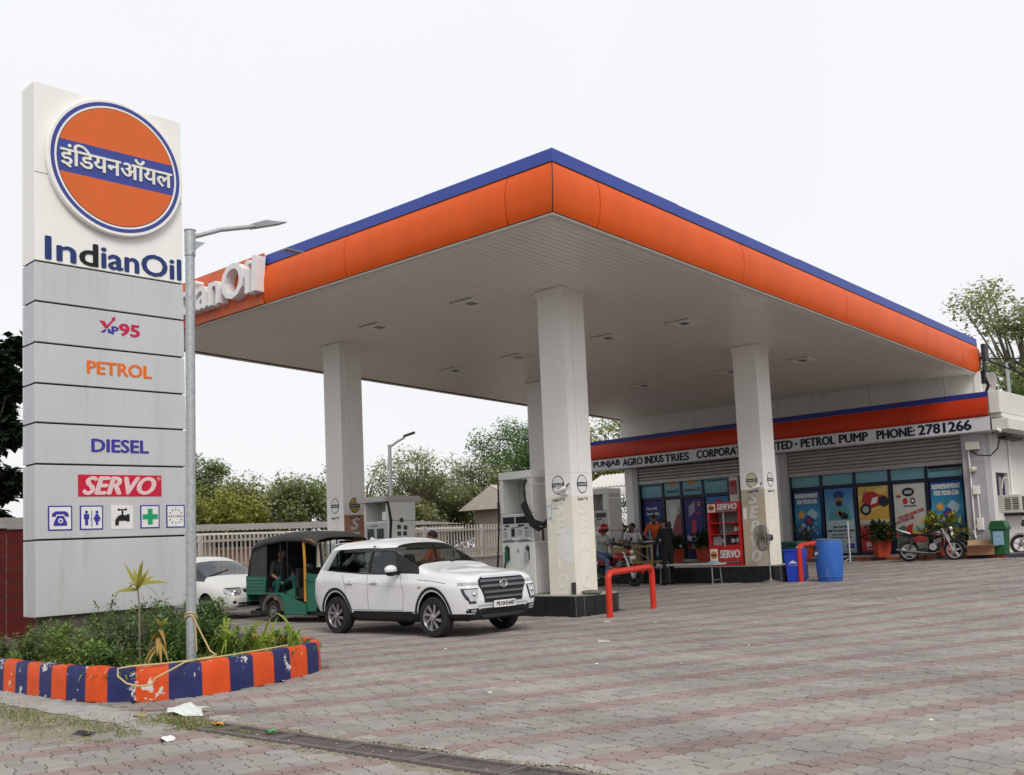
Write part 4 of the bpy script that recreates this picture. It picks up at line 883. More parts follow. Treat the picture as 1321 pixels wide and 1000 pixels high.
# wiring, meter boxes, lamp on the corner pillar
g = G(); g.tube([(-10.38, 31.0, GB), (-10.38, 31.0, 3.9)], .025, 8); obj('conduit', g, WHITE, sh)
g = G(); g.bx(-10.34, -10.16, 30.95, 31.045, 2.3, 2.55); obj('meter_box', g, WHITE, sh, bev=.01); g = G(); g.bx(-10.3, -10.12, 30.95, 31.045, 1.25, 1.6); obj('meter_box', g, WHITE, sh, bev=.01)
g = G(); g.tube([(-10.22, 30.98, 2.3), (-10.2, 30.97, 1.6)], .02, 6); g.tube([(-10.3, 30.97, 1.4), (-10.42, 30.96, 1.2), (-10.36, 30.96, 1.0), (-10.25, 30.96, 1.1)], .018, 6); obj('cable', g, WHITE, sh)
g = G(); g.bx(-10.44, -10.05, 30.88, 31.045, 3.62, 3.86); obj('wall_lamp', g, BG, sh, bev=.015)
g = G(); g.tube([(-10.3, 30.95, 3.6), (-10.1, 30.9, 3.45), (-9.75, 30.95, 3.4), (-9.55, 31.0, 3.6), (-9.5, 31.05, 3.85)], .022, 6); obj('cable', g, BLACK, sh)
g = G(); g.cyl((-10.28, 30.8, 3.02), (-10.28, 31.05, 3.05), .06, .09, n=12); obj('siren', g, BG, sh, smooth=40)
g = G(); g.tube([(XR+.04, 33.2, 4.1), (XR+.04, 33.2, 2.3)], .03, 8); g.tube([(XR+.05, 32.2, 2.45), (XR+.06, 32.4, 2.8), (XR+.06, 32.8, 2.8), (XR+.06, 33.0, 2.3)], .012, 6); obj('conduit', g, WHITE, sh)
g = G(); g.bx(XR+.002, XR+.25, 32.4, 34, 3.98, 4.06); obj('bracket', g, DARK, sh)
# white upper wall under the canopy's back edge
uw = thing('upper_wall', 'blank white panelled wall closing the gap between canopy and shop roof', 'wall', (0, 0, 0))
for a, b in ((-23.75, -20.3), (-20.29, -16.9), (-16.89, -13.6), (-13.59, -11.2), (-11.19, -10.3)):
    o = obj('wall_panel', G().bx(a, b-.006, 31.72, 31.79, 5.15, soff(-17, 31.75)+.12), WALLW, uw)
g = G(); g.bx(-23.75, -10.3, 31.795, 31.85, 5.15, 6.1); obj('wall_backing', g, WALLW, uw); g = G(); g.bx(-10.29, -10.1, 31.7, 31.88, 5.25, 6.02); obj('end_post', g, WHITE, uw)
# step kerb along the shop front
st = thing('shop_kerb', 'low step along the shop front painted in orange and navy blocks', 'kerb', (0, 0, 0))
x = -17.4; k = 0
while x < -9.0:
    yk = 30.45
    obj('painted_block', G().bx(x, x+.495, yk, yk+.3, GB-.2, GB+.11), mat('step_orange', (.26, .075, .04), .8, var=.35, scale=6) if k % 2 else mat('step_navy', (.06, .062, .09), .8, var=.4, scale=6), st, bev=.01); x += .5; k += 1
y = 30.8
while y < 38: obj('painted_block', G().bx(-9.2, -8.9, y, y+.495, GB-.2, GB+.11), MATS['step_orange' if k % 2 else 'step_navy'], st, bev=.01); y += .5; k += 1
g = G(); g.bx(-25, -8.95, 30.76, 46, GB-.25, GB+.1); tag(obj('shop_floor', g, CONC), kind='structure')
# ================================================================== PUMP ISLANDS
TILE = mat('black_tile', (.016, .017, .02), .25, var=.3, scale=6, spec=.4); TOPC = mat('island_top', (.33, .32, .3), .85, var=.2, scale=5, bump=.2)
def island(x0, x1, yc, wdt, zb, zt, lab):
    t = thing('pump_island', lab, 'pump island', (0, 0, 0), 0, 'raised pump islands under the canopy'); r = wdt/2
    pts = [(x0, yc-r)]
    n = int((x1-r*.55-x0)/.2); pts = [(x0+(x1-r*.55-x0)*i/n, yc-r) for i in range(n)]
    pts += [(x1-r*.55+r*.55*math.sin(a), yc-r*math.cos(a)) for a in [PI*i/9 for i in range(10)]]
    pts += [(p[0], 2*yc-p[1]) for p in reversed(pts[:n])]
    g = G(); g.prism([(p[0]*1, p[1]) for p in pts], (0, 0, zb-.25), (1, 0, 0), (0, 1, 0), (0, 0, zt-zb+.24)); obj('top_slab', g, TOPC, t)
    k = len(pts)
    for i in range(k-1):
        a, b = Vector(pts[i]), Vector(pts[i+1]); d = (b-a).normalized(); m = Vector((d.y, -d.x)); a2, b2 = a+d*.004, b-d*.004
        if m.y > .5: continue
        g = G(); q = [a2, b2, b2+m*.015, a2+m*.015]
        g.prism([(p.x, p.y) for p in q], (0, 0, zb-.1), (1, 0, 0), (0, 1, 0), (0, 0, zt-zb+.09-.012)); obj('tile', g, TILE, t)
    return t
island(-22.2, -12.4, 15.83, 1.4, 0.02, .42, 'front pump island edged with black tiles, under the nearest column and pumps')
island(-22.2, -12.15, 23.52, 1.4, .22, .645, 'rear pump island edged with black tiles, beneath the red oil cabinet and desk')

# ================================================================== FUEL DISPENSERS
PUMPW = mat('pump_grey', (.66, .66, .63), .45, var=.05, scale=2, stretch=(1, 1, .2), col2=(.5, .48, .44), cut=(.55, .95), scale2=4); PUMPG = mat('pump_side', (.5, .49, .47), .5, .1, var=.06, scale=2)
LCD = mat('display_dark', (.02, .022, .025), .12); HOSE = mat('black_hose', (.012, .012, .012), .5); KEY = mat('keypad', (.3, .31, .33), .5)
PNAVY = mat('plate_navy', (.03, .035, .12), .4); PGREEN = mat('nozzle_green', (.01, .1, .06), .4)
def nozzle(par, x, y, z, m):
    n = G(); n.bx(x-.025, x+.025, y-.05, y+.04, z, z+.22); n.tube([(x, y, z+.2), (x, y-.05, z+.3), (x, y+.03, z+.36)], .018, 8); obj('nozzle', n, m, par, bev=.008)
def dispenser(loc, rz, lab, ht=2.55, wd=.92, dp=.62, bundle=True):
    t = thing('fuel_dispenser', lab, 'fuel pump', loc, rz, 'fuel pumps on the islands'); w, d = wd/2, dp/2
    obj('lower_cabinet', G().bx(-w, w, -d, d, 0, 1.06), PUMPW, t, bev=.012)
    obj('middle_cabinet', G().bx(-w, w, -d, d, 1.075, 1.66), PUMPW, t, bev=.012)
    g = G(); g.bx(-w, -w+.1, -d, d, 1.675, ht-.16).bx(w-.2, w, -d, d, 1.675, ht-.16).bx(-w+.1, w-.2, d-.1, d, 1.675, ht-.16); obj('hose_tower', g, PUMPW, t)
    obj('recess', G().bx(-w+.1, w-.2, d-.12, d-.101, 1.67, ht-.16), mat('pump_recess', (.36, .35, .31), .6), t)
    obj('header', G().bx(-w-.0, w+.0, -d-.03, d, ht-.16, ht), PUMPW, t, bev=.015)
    g = G(); g.bx(w+.001, w+.008, -d+.02, d-.02, .02, 1.05).bx(w+.001, w+.008, -d+.02, d-.02, 1.09, ht-.3); obj('side_panel', g, PUMPG, t)
    for k in range(8): obj('side_vent', G().bx(w+.0081, w+.011, -d+.08+.055*k, -d+.115+.055*k, ht-.26, ht-.14), DARK if k % 1 else PUMPG, t)
    f = -d-.001
    fp = obj('front_panel', G().bx(-w+.03, w-.06, f-.012, f, 1.1, 1.64), mat('pump_face', (.46, .46, .46), .4, var=.04), t, bev=.005)
    f -= .013
    for x0, x1 in ((-w+.07, -.06), (-.02, w-.1)): obj('display', G().bx(x0, x1, f-.004, f, 1.46, 1.6), LCD, fp); obj('price_display', G().bx(x0+.05, x1-.15, f-.004, f, 1.4, 1.435), LCD, fp)
    for x0 in (-w+.08, w-.24): obj('keypad', G().bx(x0, x0+.1, f-.004, f, 1.17, 1.3), KEY, fp); obj('indicator', G().bx(x0+.01, x0+.08, f-.004, f, 1.34, 1.37), LCD, fp)
    obj('printer_slot', G().bx(-.16, -.06, f-.005, f, 1.19, 1.36), LCD, fp); obj('card_reader', G().bx(.0, .14, f-.005, f, 1.22, 1.34), KEY, fp)
    text('writing', 'PLEASE WAIT', LCD, fp, (-.12, f-.0045, 1.375), (1, 0, 0), az, .26, .018, ext=.002, nrm=(0, -1, 0))
    for x0, x1 in ((-w+.05, -.05), (.02, w-.08)):
        q = obj('grade_plate', G().bx(x0, x1, f-.006, f, 1.09, 1.155), ICW, fp); obj('plate_band', G().bx(x0+.005, x1-.005, f-.009, f-.0062, 1.093, 1.115), PNAVY, q)
        text('writing', 'DIESEL', PNAVY, q, (x0+.06, f-.0065, 1.122), (1, 0, 0), az, x1-x0-.12, .026, ext=.002, nrm=(0, -1, 0))
    for x0 in (-w+.12, w-.24):
        obj('nozzle_boot', G().bx(x0, x0+.1, -d-.006, -d-.001, .7, .98), DARK, t)
    nozzle(t, -w+.16, -d-.03, .66, PGREEN); nozzle(t, w-.19, -d-.03, .66, KEY)
    obj('lock', G().cyl((0, -d-.02, .9), (0, -d, .9), .03, n=12), KEY, t)
    g = G(); g.tube([(-w+.05, -d+.1, ht-.2), (-w-.02, -d-.02, ht-.26), (-w-.03, -d-.02, 1.9), (-w-.05, -d-.03, 1.3), (-w-.1, -d-.05, .6), (-w-.12, -d-.08, .3), (-w-.02, -d-.1, .25), (-w+.12, -d-.1, .45), (-w+.16, -d-.07, .7)], .02, 8); obj('hose', g, HOSE, t, smooth=80)
    g = G(); g.cyl((-w-.03, -d-.02, 1.78), (-w-.035, -d-.02, 1.93), .032, n=10); obj('hose_coupling', g, LCD, t)
    if bundle:
        g = G(); hx0 = w-.14
        g.tube([(hx0, -d-.02, ht-.2), (hx0+.03, -d-.1, ht-.3), (hx0+.02, -d-.12, 2.1), (hx0+.06, -d-.12, 1.9)], .026, 8); obj('hose_coupling', G().cyl((hx0+.03, -d-.12, 1.98), (hx0+.03, -d-.12, 2.14), .036, n=10), LCD, t)
        R = random.Random(4)
        for k in range(13):
            e = R.uniform(-.075, .075); h = R.uniform(-.05, .05); f_ = R.uniform(-.06, .06)
            g.tube([(hx0+.0+e*.4, -d-.12+h, 1.88+h), (hx0+.1+f_, -d-.13+h*.5, 1.66+e), (w+.08+f_*.5, -d-.12+h, 1.45+e), (w+.24+f_, -d-.07+h, 1.36+e+h*.5), (w+.38+h*.4, -d+.0+f_, 1.42+e), (w+.44+h*.3, -d+.05, 1.62+e), (w+.42+e*.3, -d+.05, 1.86+h), (w+.4, -d+.08, 2.0+h)], .021, 7)
        g.tube([(w+.3, -d-.06, 1.36), (w+.31, -d-.06, 1.2), (w+.3, -d-.05, 1.08)], .026, 7)
        obj('hose_bundle', g, HOSE, t, smooth=80)
    return t
dispenser((-14.42, 15.81, .42), 0, 'tall grey fuel pump with looped black hoses left of the nearest cream column')
dispenser((-18.4, 23.5, .645), 0, 'grey fuel pump half hidden behind the front column beside the helmeted rider', bundle=False, ht=2.3)
# older pump with a flat overhanging lid by the left column
t = thing('fuel_dispenser', 'pale fuel pump with flat overhanging lid right of the terracotta column', 'fuel pump', (-19.05, 15.95, .42), 0, 'fuel pumps on the islands')
w, d, ht = .46, .42, 2.32
obj('lower_cabinet', G().bx(-w, w, -d, d, 0, 1.0), PUMPW, t, bev=.012); obj('middle_cabinet', G().bx(-w, w, -d, d, 1.012, 1.72), PUMPW, t, bev=.012)
g = G(); g.bx(-w, -w+.09, -d, d, 1.73, ht-.14).bx(w-.09, w, -d, d, 1.73, ht-.14).bx(-w+.09, w-.09, d-.1, d, 1.73, ht-.14); obj('hose_tower', g, PUMPW, t)
obj('recess', G().bx(-w+.09, .12, -.05, 0, 1.73, ht-.14), MATS['pump_recess'], t); obj('face_trim', G().bx(-w+.05, w-.05, -d-.006, -d-.001, 1.05, 1.68), MATS['pump_face'], t)
g = G(); g.prism([(-w-.08, 0), (w+.04, 0), (w+.08, .13), (-w-.14, .13)], (0, -d-.12, ht-.14), (1, 0, 0), az, (0, 2*d+.24, 0)); obj('lid', g, PUMPG, t, bev=.01)
obj('handle_box', G().bx(.1, .3, -d+.1, -d+.3, 1.74, 1.95), WHITE, t, bev=.01)
for x in (-.3, .06): obj('display', G().prism([(0, .05), (.05, 0), (.2, 0), (.25, .05), (.25, .28), (0, .28)], (x-.03, -d-.0062, 1.27), (1, 0, 0), az, (0, -.006, 0)), mat('display_green', (.03, .045, .042), .3), t)
text('writing', 'DIESEL', LCD, t, (-.2, -d-.0065, 1.6), (1, 0, 0), az, .3, .03, ext=.002, nrm=(0, -1, 0))
g = G()
for yy, zz in ((-.1, 1.52), (.1, 1.5), (-.1, 1.36), (.08, 1.36), (-.02, 1.68)): obj('side_display', G().bx(w+.001, w+.008, yy-.06, yy+.05, zz, zz+.1), LCD, t)
g.tube([(w-.1, -d-.06, ht-.06), (w+.03, -d-.03, ht-.18), (w+.05, -d+.04, ht-.6), (w+.02, -d+.02, 1.3), (w-.02, -d-.02, .9)], .03, 8); obj('hose', g, HOSE, t, smooth=80)

# ================================================================== RED PIPE BARRIERS
def barrier(a, b, h, lab):
    t = thing('pipe_barrier', lab, 'barrier', (0, 0, 0), 0, 'red pipe barriers guarding the pump islands')
    (x0, y0, z0), (x1, y1, z1) = a, b; z = h; g = G(); r = .14; d = Vector((x1-x0, y1-y0, 0)).normalized()
    A, B = Vector((x0, y0, 0)), Vector((x1, y1, 0)); pts = [A+Vector((0, 0, z0-.05)), A+Vector((0, 0, z0+z-r))]
    pts += [A+d*(r-r*math.cos(q))+Vector((0, 0, z0+z-r+r*math.sin(q))) for q in [PI/2*i/6 for i in range(1, 7)]]
    pts += [B-d*(r-r*math.sin(q))+Vector((0, 0, z1+z-r+r*math.cos(q))) for q in [PI/2*i/6 for i in range(0, 7)]]+[B+Vector((0, 0, z1-.05))]
    obj('pipe', G().tube(pts, .06, 14), mat('barrier_red', (.55, .03, .015), .4, var=.12, scale=6, col2=(.6, .3, .26), cut=(.66, .7), spec=.3), t, smooth=60)
    for p in (a, b): obj('footing', G().cyl((p[0], p[1], p[2]-.04), (p[0], p[1], p[2]+.008), .13, .11, n=12), CONC, t)
barrier((-11.74, 15.05, gz(15.05)), (-11.93, 16.72, gz(16.72)), .84, 'bright red bent pipe barrier standing beside the nearest cream column')
barrier((-11.86, 22.85, gz(22.85)), (-11.9, 24.4, gz(24.4)), .9, 'red bent pipe barrier between the blue dustbin and blue drum')
# drum, bins, fan
DRB = mat('drum_blue', (.03, .12, .42), .45, var=.12, scale=4, col2=(.28, .32, .36), cut=(.6, .75), stretch=(1, 1, .3))
t = thing('plastic_drum', 'scuffed blue plastic drum on the paving before the shop', 'drum', (-11.22, 23.1, gz(23.1)))
t.rotation_euler = (.02, .03, 0)
obj('barrel', G().lathe([(.27, 0), (.285, .02), (.3, .12), (.325, .4), (.33, .52), (.322, .65), (.315, .85), (.3, .96), (.285, 1.0), (.27, 1.01)], n=32), DRB, t, smooth=40)
obj('rim', G().torus((0, 0, 1.0), .28, .018, (0, 0, 1), 32, 8), mat('drum_rim', (.12, .14, .18), .6), t, smooth=60); obj('hoop', G().torus((0, 0, .12), .305, .012, (0, 0, 1), 32, 8), DRB, t, smooth=60)
obj('patch', G().prism([(-.06, -.02), (0, -.04), (.08, 0), (.1, .05), (0, .06), (-.05, .05)], (-.22, -.235, .66), (.8, -.6, 0), az, (-.01, -.012, 0)), PAPER, t)
t = thing('dustbin', 'bright blue open dustbin beside the red barrier and drum', 'dustbin', (-12.06, 23.02, gz(23)), .1)
BB = mat('bin_blue', (.025, .06, .5), .4, var=.08)
g = G(); a, b, h = .17, .22, .8
g.v = [(-a, -a, 0), (a, -a, 0), (a, a, 0), (-a, a, 0), (-b, -b, h), (b, -b, h), (b, b, h), (-b, b, h), (-b+.03, -b+.03, h), (b-.03, -b+.03, h), (b-.03, b-.03, h), (-b+.03, b-.03, h), (-a+.03, -a+.03, .1), (a-.03, -a+.03, .1), (a-.03, a-.03, .1), (-a+.03, a-.03, .1)]
g.f = [(0, 3, 2, 1), (0, 1, 5, 4), (1, 2, 6, 5), (2, 3, 7, 6), (3, 0, 4, 7), (4, 5, 9, 8), (5, 6, 10, 9), (6, 7, 11, 10), (7, 4, 8, 11), (8, 9, 13, 12), (9, 10, 14, 13), (10, 11, 15, 14), (11, 8, 12, 15), (12, 13, 14, 15)]; g.m = [0]*14
obj('body', g, BB, t, bev=.008); obj('rim', G().bx(-b-.015, b+.015, -b-.018, -b-.002, h-.04, h+.0), BB, t)
obj('badge', G().prism([(-.1, -.04), (.1, -.04), (.1, .02), (0, .08), (-.1, .02)], (0, -.2, .45), (1, 0, 0), (0, -.075, 1), (0, -.006, 0)), ICW, t)
obj('badge_band', G().prism(R2(-.09, .09, -.03, .01), (0, -.207, .45), (1, 0, 0), (0, -.075, 1), (0, -.003, 0)), BB, t)
tag(obj('paper_bag', G().sph((-11.92, 23.0, gz(23)+.84), (.1, .08, .05), 9, 5), PAPER), 'crumpled white paper bag lying on top of the blue dustbin', 'bag')
t = thing('dustbin', 'dark green dustbin standing behind the blue dustbin near the shop window', 'dustbin', (-13.1, 24.9, gz(25)))
obj('body', G().bx(-.25, .25, -.25, .25, 0, .8), mat('bin_darkgreen', (.015, .06, .05), .5), t, bev=.03); obj('lid', G().bx(-.28, .28, -.28, .28, .81, .92), MATS['bin_darkgreen'], t, bev=.03)
FAN = mat('fan_steel', (.32, .31, .28), .4, .6, var=.2)
t = thing('pedestal_fan', 'round pedestal fan with wire guard standing by the beige lettered column', 'fan', (-12.63, 22.75, gz(22.75)), math.radians(238))
obj('base', G().lathe([(.25, 0), (.25, .02), (.2, .035), (.04, .08), (.03, .1)], n=24), FAN, t, smooth=40); obj('pole', G().cyl((0, 0, .08), (0, 0, 1.02), .02, n=10), FAN, t)
g = G(); ctr_ = Vector((.16, 0, 1.12))
obj('motor', G().lathe([(.03, -.22), (.08, -.2), (.09, -.08), (.06, -.02), (.03, .1)], (0.1, 0, 1.12), (1, 0, 0), n=14), DARK, t, smooth=40)
gd = G(); R = .32
for xx, rr_ in ((.12, R*.97), (.18, R), (.24, R*.97)): gd.torus((xx, 0, 1.12), rr_, .009, (1, 0, 0), 36, 5)
for k in range(44):
    a = 2*PI*k/44; u = Vector((0, math.cos(a), math.sin(a)))
    gd.tube([Vector((.27, 0, 1.12))+u*.05, Vector((.25, 0, 1.12))+u*R*.7, Vector((.18, 0, 1.12))+u*R, Vector((.11, 0, 1.12))+u*R*.75, Vector((.07, 0, 1.12))+u*.07], .0045, 4)
obj('guard', gd, FAN, t); obj('guard_badge', G().cyl((.265, 0, 1.12), (.28, 0, 1.12), .05, n=14), FAN, t)
for k in range(3):
    a = 2*PI*k/3; M_ = Matrix.Rotation(a, 3, 'X') @ Matrix.Rotation(.5, 3, 'Z'); obj('fan_blade', G().box(Vector((.18, 0, 1.12))+Matrix.Rotation(a, 3, 'X') @ Vector((0, 0, .15)), (.01, .15, .24), M=M_), FAN, t)
# oil cabinet
t = thing('oil_cabinet', 'red glass fronted oil display cabinet with white lettering left of the beige column', 'cabinet', (-14.1, 23.35, .645))
CR = mat('cabinet_red', (.45, .02, .02), .4, var=.06)
w, d = .48, .25
obj('base_box', G().bx(-w, w, -d, d, 0, .5), CR, t, bev=.01); obj('header_box', G().bx(-w, w, -d, d, 1.38, 1.66), CR, t, bev=.01)
for x in (-w, w-.05): obj('post', G().bx(x, x+.05, -d, d, .5, 1.38), CR, t)
obj('back', G().bx(-w+.05, w-.05, d-.02, d, .5, 1.38), mat('cabinet_back', (.3, .3, .31), .5), t); obj('side_glass', G().bx(w-.055, w-.0502, -d+.03, d-.03, .52, 1.36), MATS['cabinet_back'], t)
for z in (.505, .8, 1.1): obj('shelf', G().bx(-w+.055, w-.055, -d+.02, d-.025, z, z+.03), CR, t)
obj('door_bar', G().bx(-.02, .02, -d, -d+.015, .5, 1.38), mat('silver_bar', (.4, .4, .42), .4, .5), t)
text('letters', 'SERVO', I_W, t, (-.18, -d-.001, 1.46), (1, 0, 0), az, .6, .15, ext=.006, heavy=.06, shear=.3, nrm=(0, -1, 0)); text('letters', 'SERVO', I_W, t, (-.15, -d-.001, .2), (1, 0, 0), az, .58, .2, ext=.006, heavy=.06, shear=.1, nrm=(0, -1, 0))
for z, r in ((1.52, .09), (.28, .1)):
    q = obj('badge_plate', G().bx(-w+.02, -w+.25, -d-.004, -d-.001, z-.15 if z < 1 else z-.11, z+.16 if z < 1 else z+.1), ICW, t); obj('badge', G().cyl((-w+.135, -d-.004, z), (-w+.135, -d-.008, z), r, n=20), I_O, q); obj('badge_band', G().bx(-w+.05, -w+.22, -d-.0105, -d-.0082, z-.02, z+.02), I_K, q)
for z in (.07, 1.395): obj('strip', G().bx(-.22, w-.01, -d-.004, -d-.001, z, z+.05), I_K, t); text('letters', '100% PERFORMANCE. EVERYTIME.', I_W, t, (-.2, -d-.0045, z+.015), (1, 0, 0), az, .62, .022, ext=.002, nrm=(0, -1, 0))
def bottle(x, y, z, m, lab):
    b = thing('oil_bottle', lab, 'bottle', (x, y, z), 0, 'oil bottles on the cabinet shelves'); obj('body', G().lathe([(.05, 0), (.055, .02), (.055, .2), (.04, .25), (.02, .27), (.02, .3)], n=10), m, b, smooth=40); obj('cap', G().cyl((0, 0, .3), (0, 0, .33), .025, n=8), I_R, b); obj('sticker', G().lathe([(.0565, .06), (.0565, .16)], n=10, caps=False), I_W, b)
for x, z, m, lab in ((-.15, .535, I_K, 'black oil bottle on the bottom shelf, left of the three'), (.15, .535, I_K, 'black oil bottle on the bottom shelf, middle of the three'), (.3, .535, ink('bottleblue', (.03, .05, .15)), 'dark blue oil bottle on the bottom shelf of the cabinet, far right'), (.25, .83, I_R, 'red oil bottle on the middle shelf of the cabinet'), (.36, .83, MATS['ink_bottleblue'], 'dark blue oil bottle beside the red one on the middle shelf')): bottle(-14.1+x, 23.3, .645+z, m, lab)
tag(obj('carton', G().bx(-14.5, -14.25, 23.2, 23.45, 1.181, 1.41), I_G), 'small grey carton at the left end of the bottom cabinet shelf', 'carton')
# bench
t = thing('bench', 'pale stone topped bench on thin steel legs before the oil cabinet', 'bench', (-14.75, 22.42, gz(22.4)), -.04)
STN = mat('stone_top', (.42, .41, .4), .5, var=.2, scale=5); obj('top', G().bx(-.95, .95, -.24, .24, .5, .54), STN, t, bev=.006)
for sx in (-.85, .8):
    for sy in (-.2, .2): obj('leg', G().cyl((sx, sy, 0), (sx*.98, sy*.9, .5), .016, n=8), STEEL, t)
    obj('rail', G().cyl((sx, -.2, .12), (sx, .2, .12), .012, n=6), STEEL, t)
tag(obj('crumpled_cloth', G().sph((-14.05, 22.42, gz(22.4)+.555), (.2, .12, .035), 10, 5), mat('cloth_blue', (.25, .4, .55), .8, var=.5, scale=15)), 'crumpled blue and white wrapper on the right end of the bench', 'wrapper')
# desk
t = thing('desk', 'makeshift desk with bamboo coloured legs and dark top on the rear island', 'desk', (-17.0, 23.25, .645))
WD = mat('bamboo_wood', (.36, .25, .13), .7, var=.2, scale=8, stretch=(1, 1, .2))
obj('top', G().bx(-.95, .75, -.35, .4, .66, .7), DARK, t, bev=.005)
for x in (-.9, 0.05, .66):
    for y in (-.3, .33): obj('leg', G().bx(x-.025, x+.025, y-.025, y+.025, 0, .66), WD, t)
for y in (-.3, .33): obj('rail', G().bx(.08, .63, y-.02, y+.02, .12, .17), WD, t)
obj('rail', G().bx(.08, .63, -.32, -.28, .56, .61), WD, t); obj('drawer_box', G().bx(-.7, -.15, -.34, .3, .12, .6), WD, t, bev=.005)
obj('brace', G().cyl((.08, -.31, .5), (.63, -.31, .2), .015, n=6), WD, t)
bk = thing('open_book', 'open ledger lying on the desk in front of the man in black', 'book', (-16.42, 23.15, 1.347), .2)
obj('left_page', G().prism([(0, 0), (-.1, .025), (-.22, .01), (-.22, -.002)], (0, -.15, 0), (1, 0, 0), az, (0, .3, 0)), PAPER, bk); obj('right_page', G().prism([(0, 0), (.1, .03), (.22, .05), (.22, .035)], (0, -.15, 0), (1, 0, 0), az, (0, .3, 0)), PAPER, bk)
for x, lab in ((-17.7, 'grey cash tray at the left end of the desk'), ):
    q = thing('cash_tray', lab, 'tray', (x, 23.2, 1.345)); obj('tray', G().lathe([(.18, 0), (.25, .02), (.27, .1), (.25, .1), (.23, .03), (0, .02)], n=20), mat('tray_grey', (.18, .19, .19), .5), q, smooth=40)
# pots and carton at the shop front
TERR = mat('pot_red', (.42, .06, .03), .6, var=.15, scale=8); FZ = gz(30.5)+.1
LEAF = leaf_mat('pot_leaf', (.02, .045, .016), (.06, .11, .03)); LEAFY = leaf_mat('pot_leaf_yellow', (.08, .13, .02), (.38, .36, .05))
def potplant(loc, r, h, lab, kind, hh, seed, sq=True):
    t = thing('potted_plant', lab, 'potted plant', loc); rr = random.Random(seed)
    obj('pot', G().lathe([(r*.72, 0), (r*.75, .02), (r*.95, h*.86), (r, h*.86), (r, h), (r*.9, h), (r*.86, h*.9), (0, h*.88)], n=4 if sq else 18), TERR, t, smooth=30 if not sq else None)
    g = G()
    for i in range(150 if kind != 'spike' else 60):
        a = rr.uniform(0, 2*PI); e = rr.uniform(.15, 1.3); d = Vector((math.cos(a)*math.cos(e), math.sin(a)*math.cos(e), math.sin(e)))
        if kind == 'spike': g.blade((0, 0, h*.9), d, hh*rr.uniform(.6, 1), .05, droop=.5*math.cos(e), n=5)
        else:
            b = Vector((0, 0, h*.9))+d*hh*rr.uniform(.2, .85)
            for k in range(5): g.blade(b, (d+Vector((rr.uniform(-1, 1), rr.uniform(-1, 1), rr.uniform(-.6, .8)))), hh*rr.uniform(.2, .36), .075, droop=.3)
    st = G()
    for i in range(9): a = rr.uniform(0, 2*PI); st.tube([(0, 0, h*.85), (math.cos(a)*hh*.25, math.sin(a)*hh*.25, h+hh*.4), (math.cos(a)*hh*.4, math.sin(a)*hh*.4, h+hh*.75)], .008, 5)
    obj('foliage', g, LEAFY if kind == 'yellow' else LEAF, t); obj('stem', st, mat('stem_green', (.08, .09, .03), .7), t)
potplant((-13.05, 30.5, FZ), .33, .52, 'dark leafy plant in a square red pot left of the black motorcycle', 'bush', .75, 1)
potplant((-19.5, 30.5, FZ), .34, .55, 'dark bushy plant in a red pot left of the oil cabinet', 'bush', .65, 2)
potplant((-20.6, 30.5, FZ), .32, .5, 'bushy plant in a red pot hidden partly by the man in black', 'bush', .6, 3)
potplant((-15.6, 30.5, FZ), .3, .45, 'spiky palm in a pot behind the blue drum', 'spike', 1.15, 4)
potplant((-11.2, 30.62, FZ), .3, .5, 'yellow green croton in a red pot behind the black motorcycle', 'yellow', .95, 5)
potplant((-22.95, 30.4, FZ), .22, .5, 'thin climbing plant in a pot by the left end of the shop', 'bush', 1.2, 6)
t = thing('wheelie_bin', 'green dustbin with domed ribbed lid and pale sticker against the white wall', 'dustbin', (-9.55, 30.55, FZ))
t.scale = (.86, .86, .97); GRN = mat('bin_green', (.02, .1, .035), .45, var=.1); g = G(); a, b, h = .19, .25, .75
g.prism([(-a, 0), (a, 0), (b, h), (-b, h)], (0, -.22, 0), (1, 0, 0), az, (0, .44, 0)); obj('body', g, GRN, t, bev=.012)
obj('lid', G().prism([(-.28, 0), (.28, 0), (.27, .08), (.2, .24), (-.2, .24), (-.27, .08)], (0, -.25, h), (1, 0, 0), az, (0, .5, 0)), GRN, t, bev=.02); obj('lid_rim', G().bx(-.29, .29, -.265, .26, h-.02, h+.04), GRN, t, bev=.008)
for k in range(5): obj('rib', G().bx(-.18+.085*k, -.15+.085*k, -.262, -.2, h+.05, h+.2), GRN, t)
o = obj('sticker', G().prism(R2(-.16, .18, .25, .66), (0, -.226, .02), (1, 0, 0), az, (0, -.004, 0)), I_LB, t); text('writing', 'USE ME', I_W, o, (-.1, -.231, .55), (1, 0, 0), az, .22, .06, ext=.002, nrm=(0, -1, 0)); text('writing', 'CLEAN', I_W, o, (-.1, -.231, .42), (1, 0, 0), az, .22, .06, ext=.002, nrm=(0, -1, 0))
t = thing('cardboard_box', 'open brown cardboard box on the step beside the green dustbin', 'box', (-10.05, 30.35, FZ), .25); KFT = mat('cardboard', (.42, .28, .16), .85, var=.12, scale=4)
g = G(); x, y, h = .36, .22, .22; g.bx(-x, x, -y, -y+.01, 0, h).bx(-x, x, y-.01, y, 0, h).bx(-x, -x+.01, -y+.011, y-.011, 0, h).bx(x-.01, x, -y+.011, y-.011, 0, h).bx(-x+.011, x-.011, -y+.011, y-.011, 0, .01); obj('box_walls', g, mat('cardboard_dark', (.3, .15, .09), .85, var=.12), t)
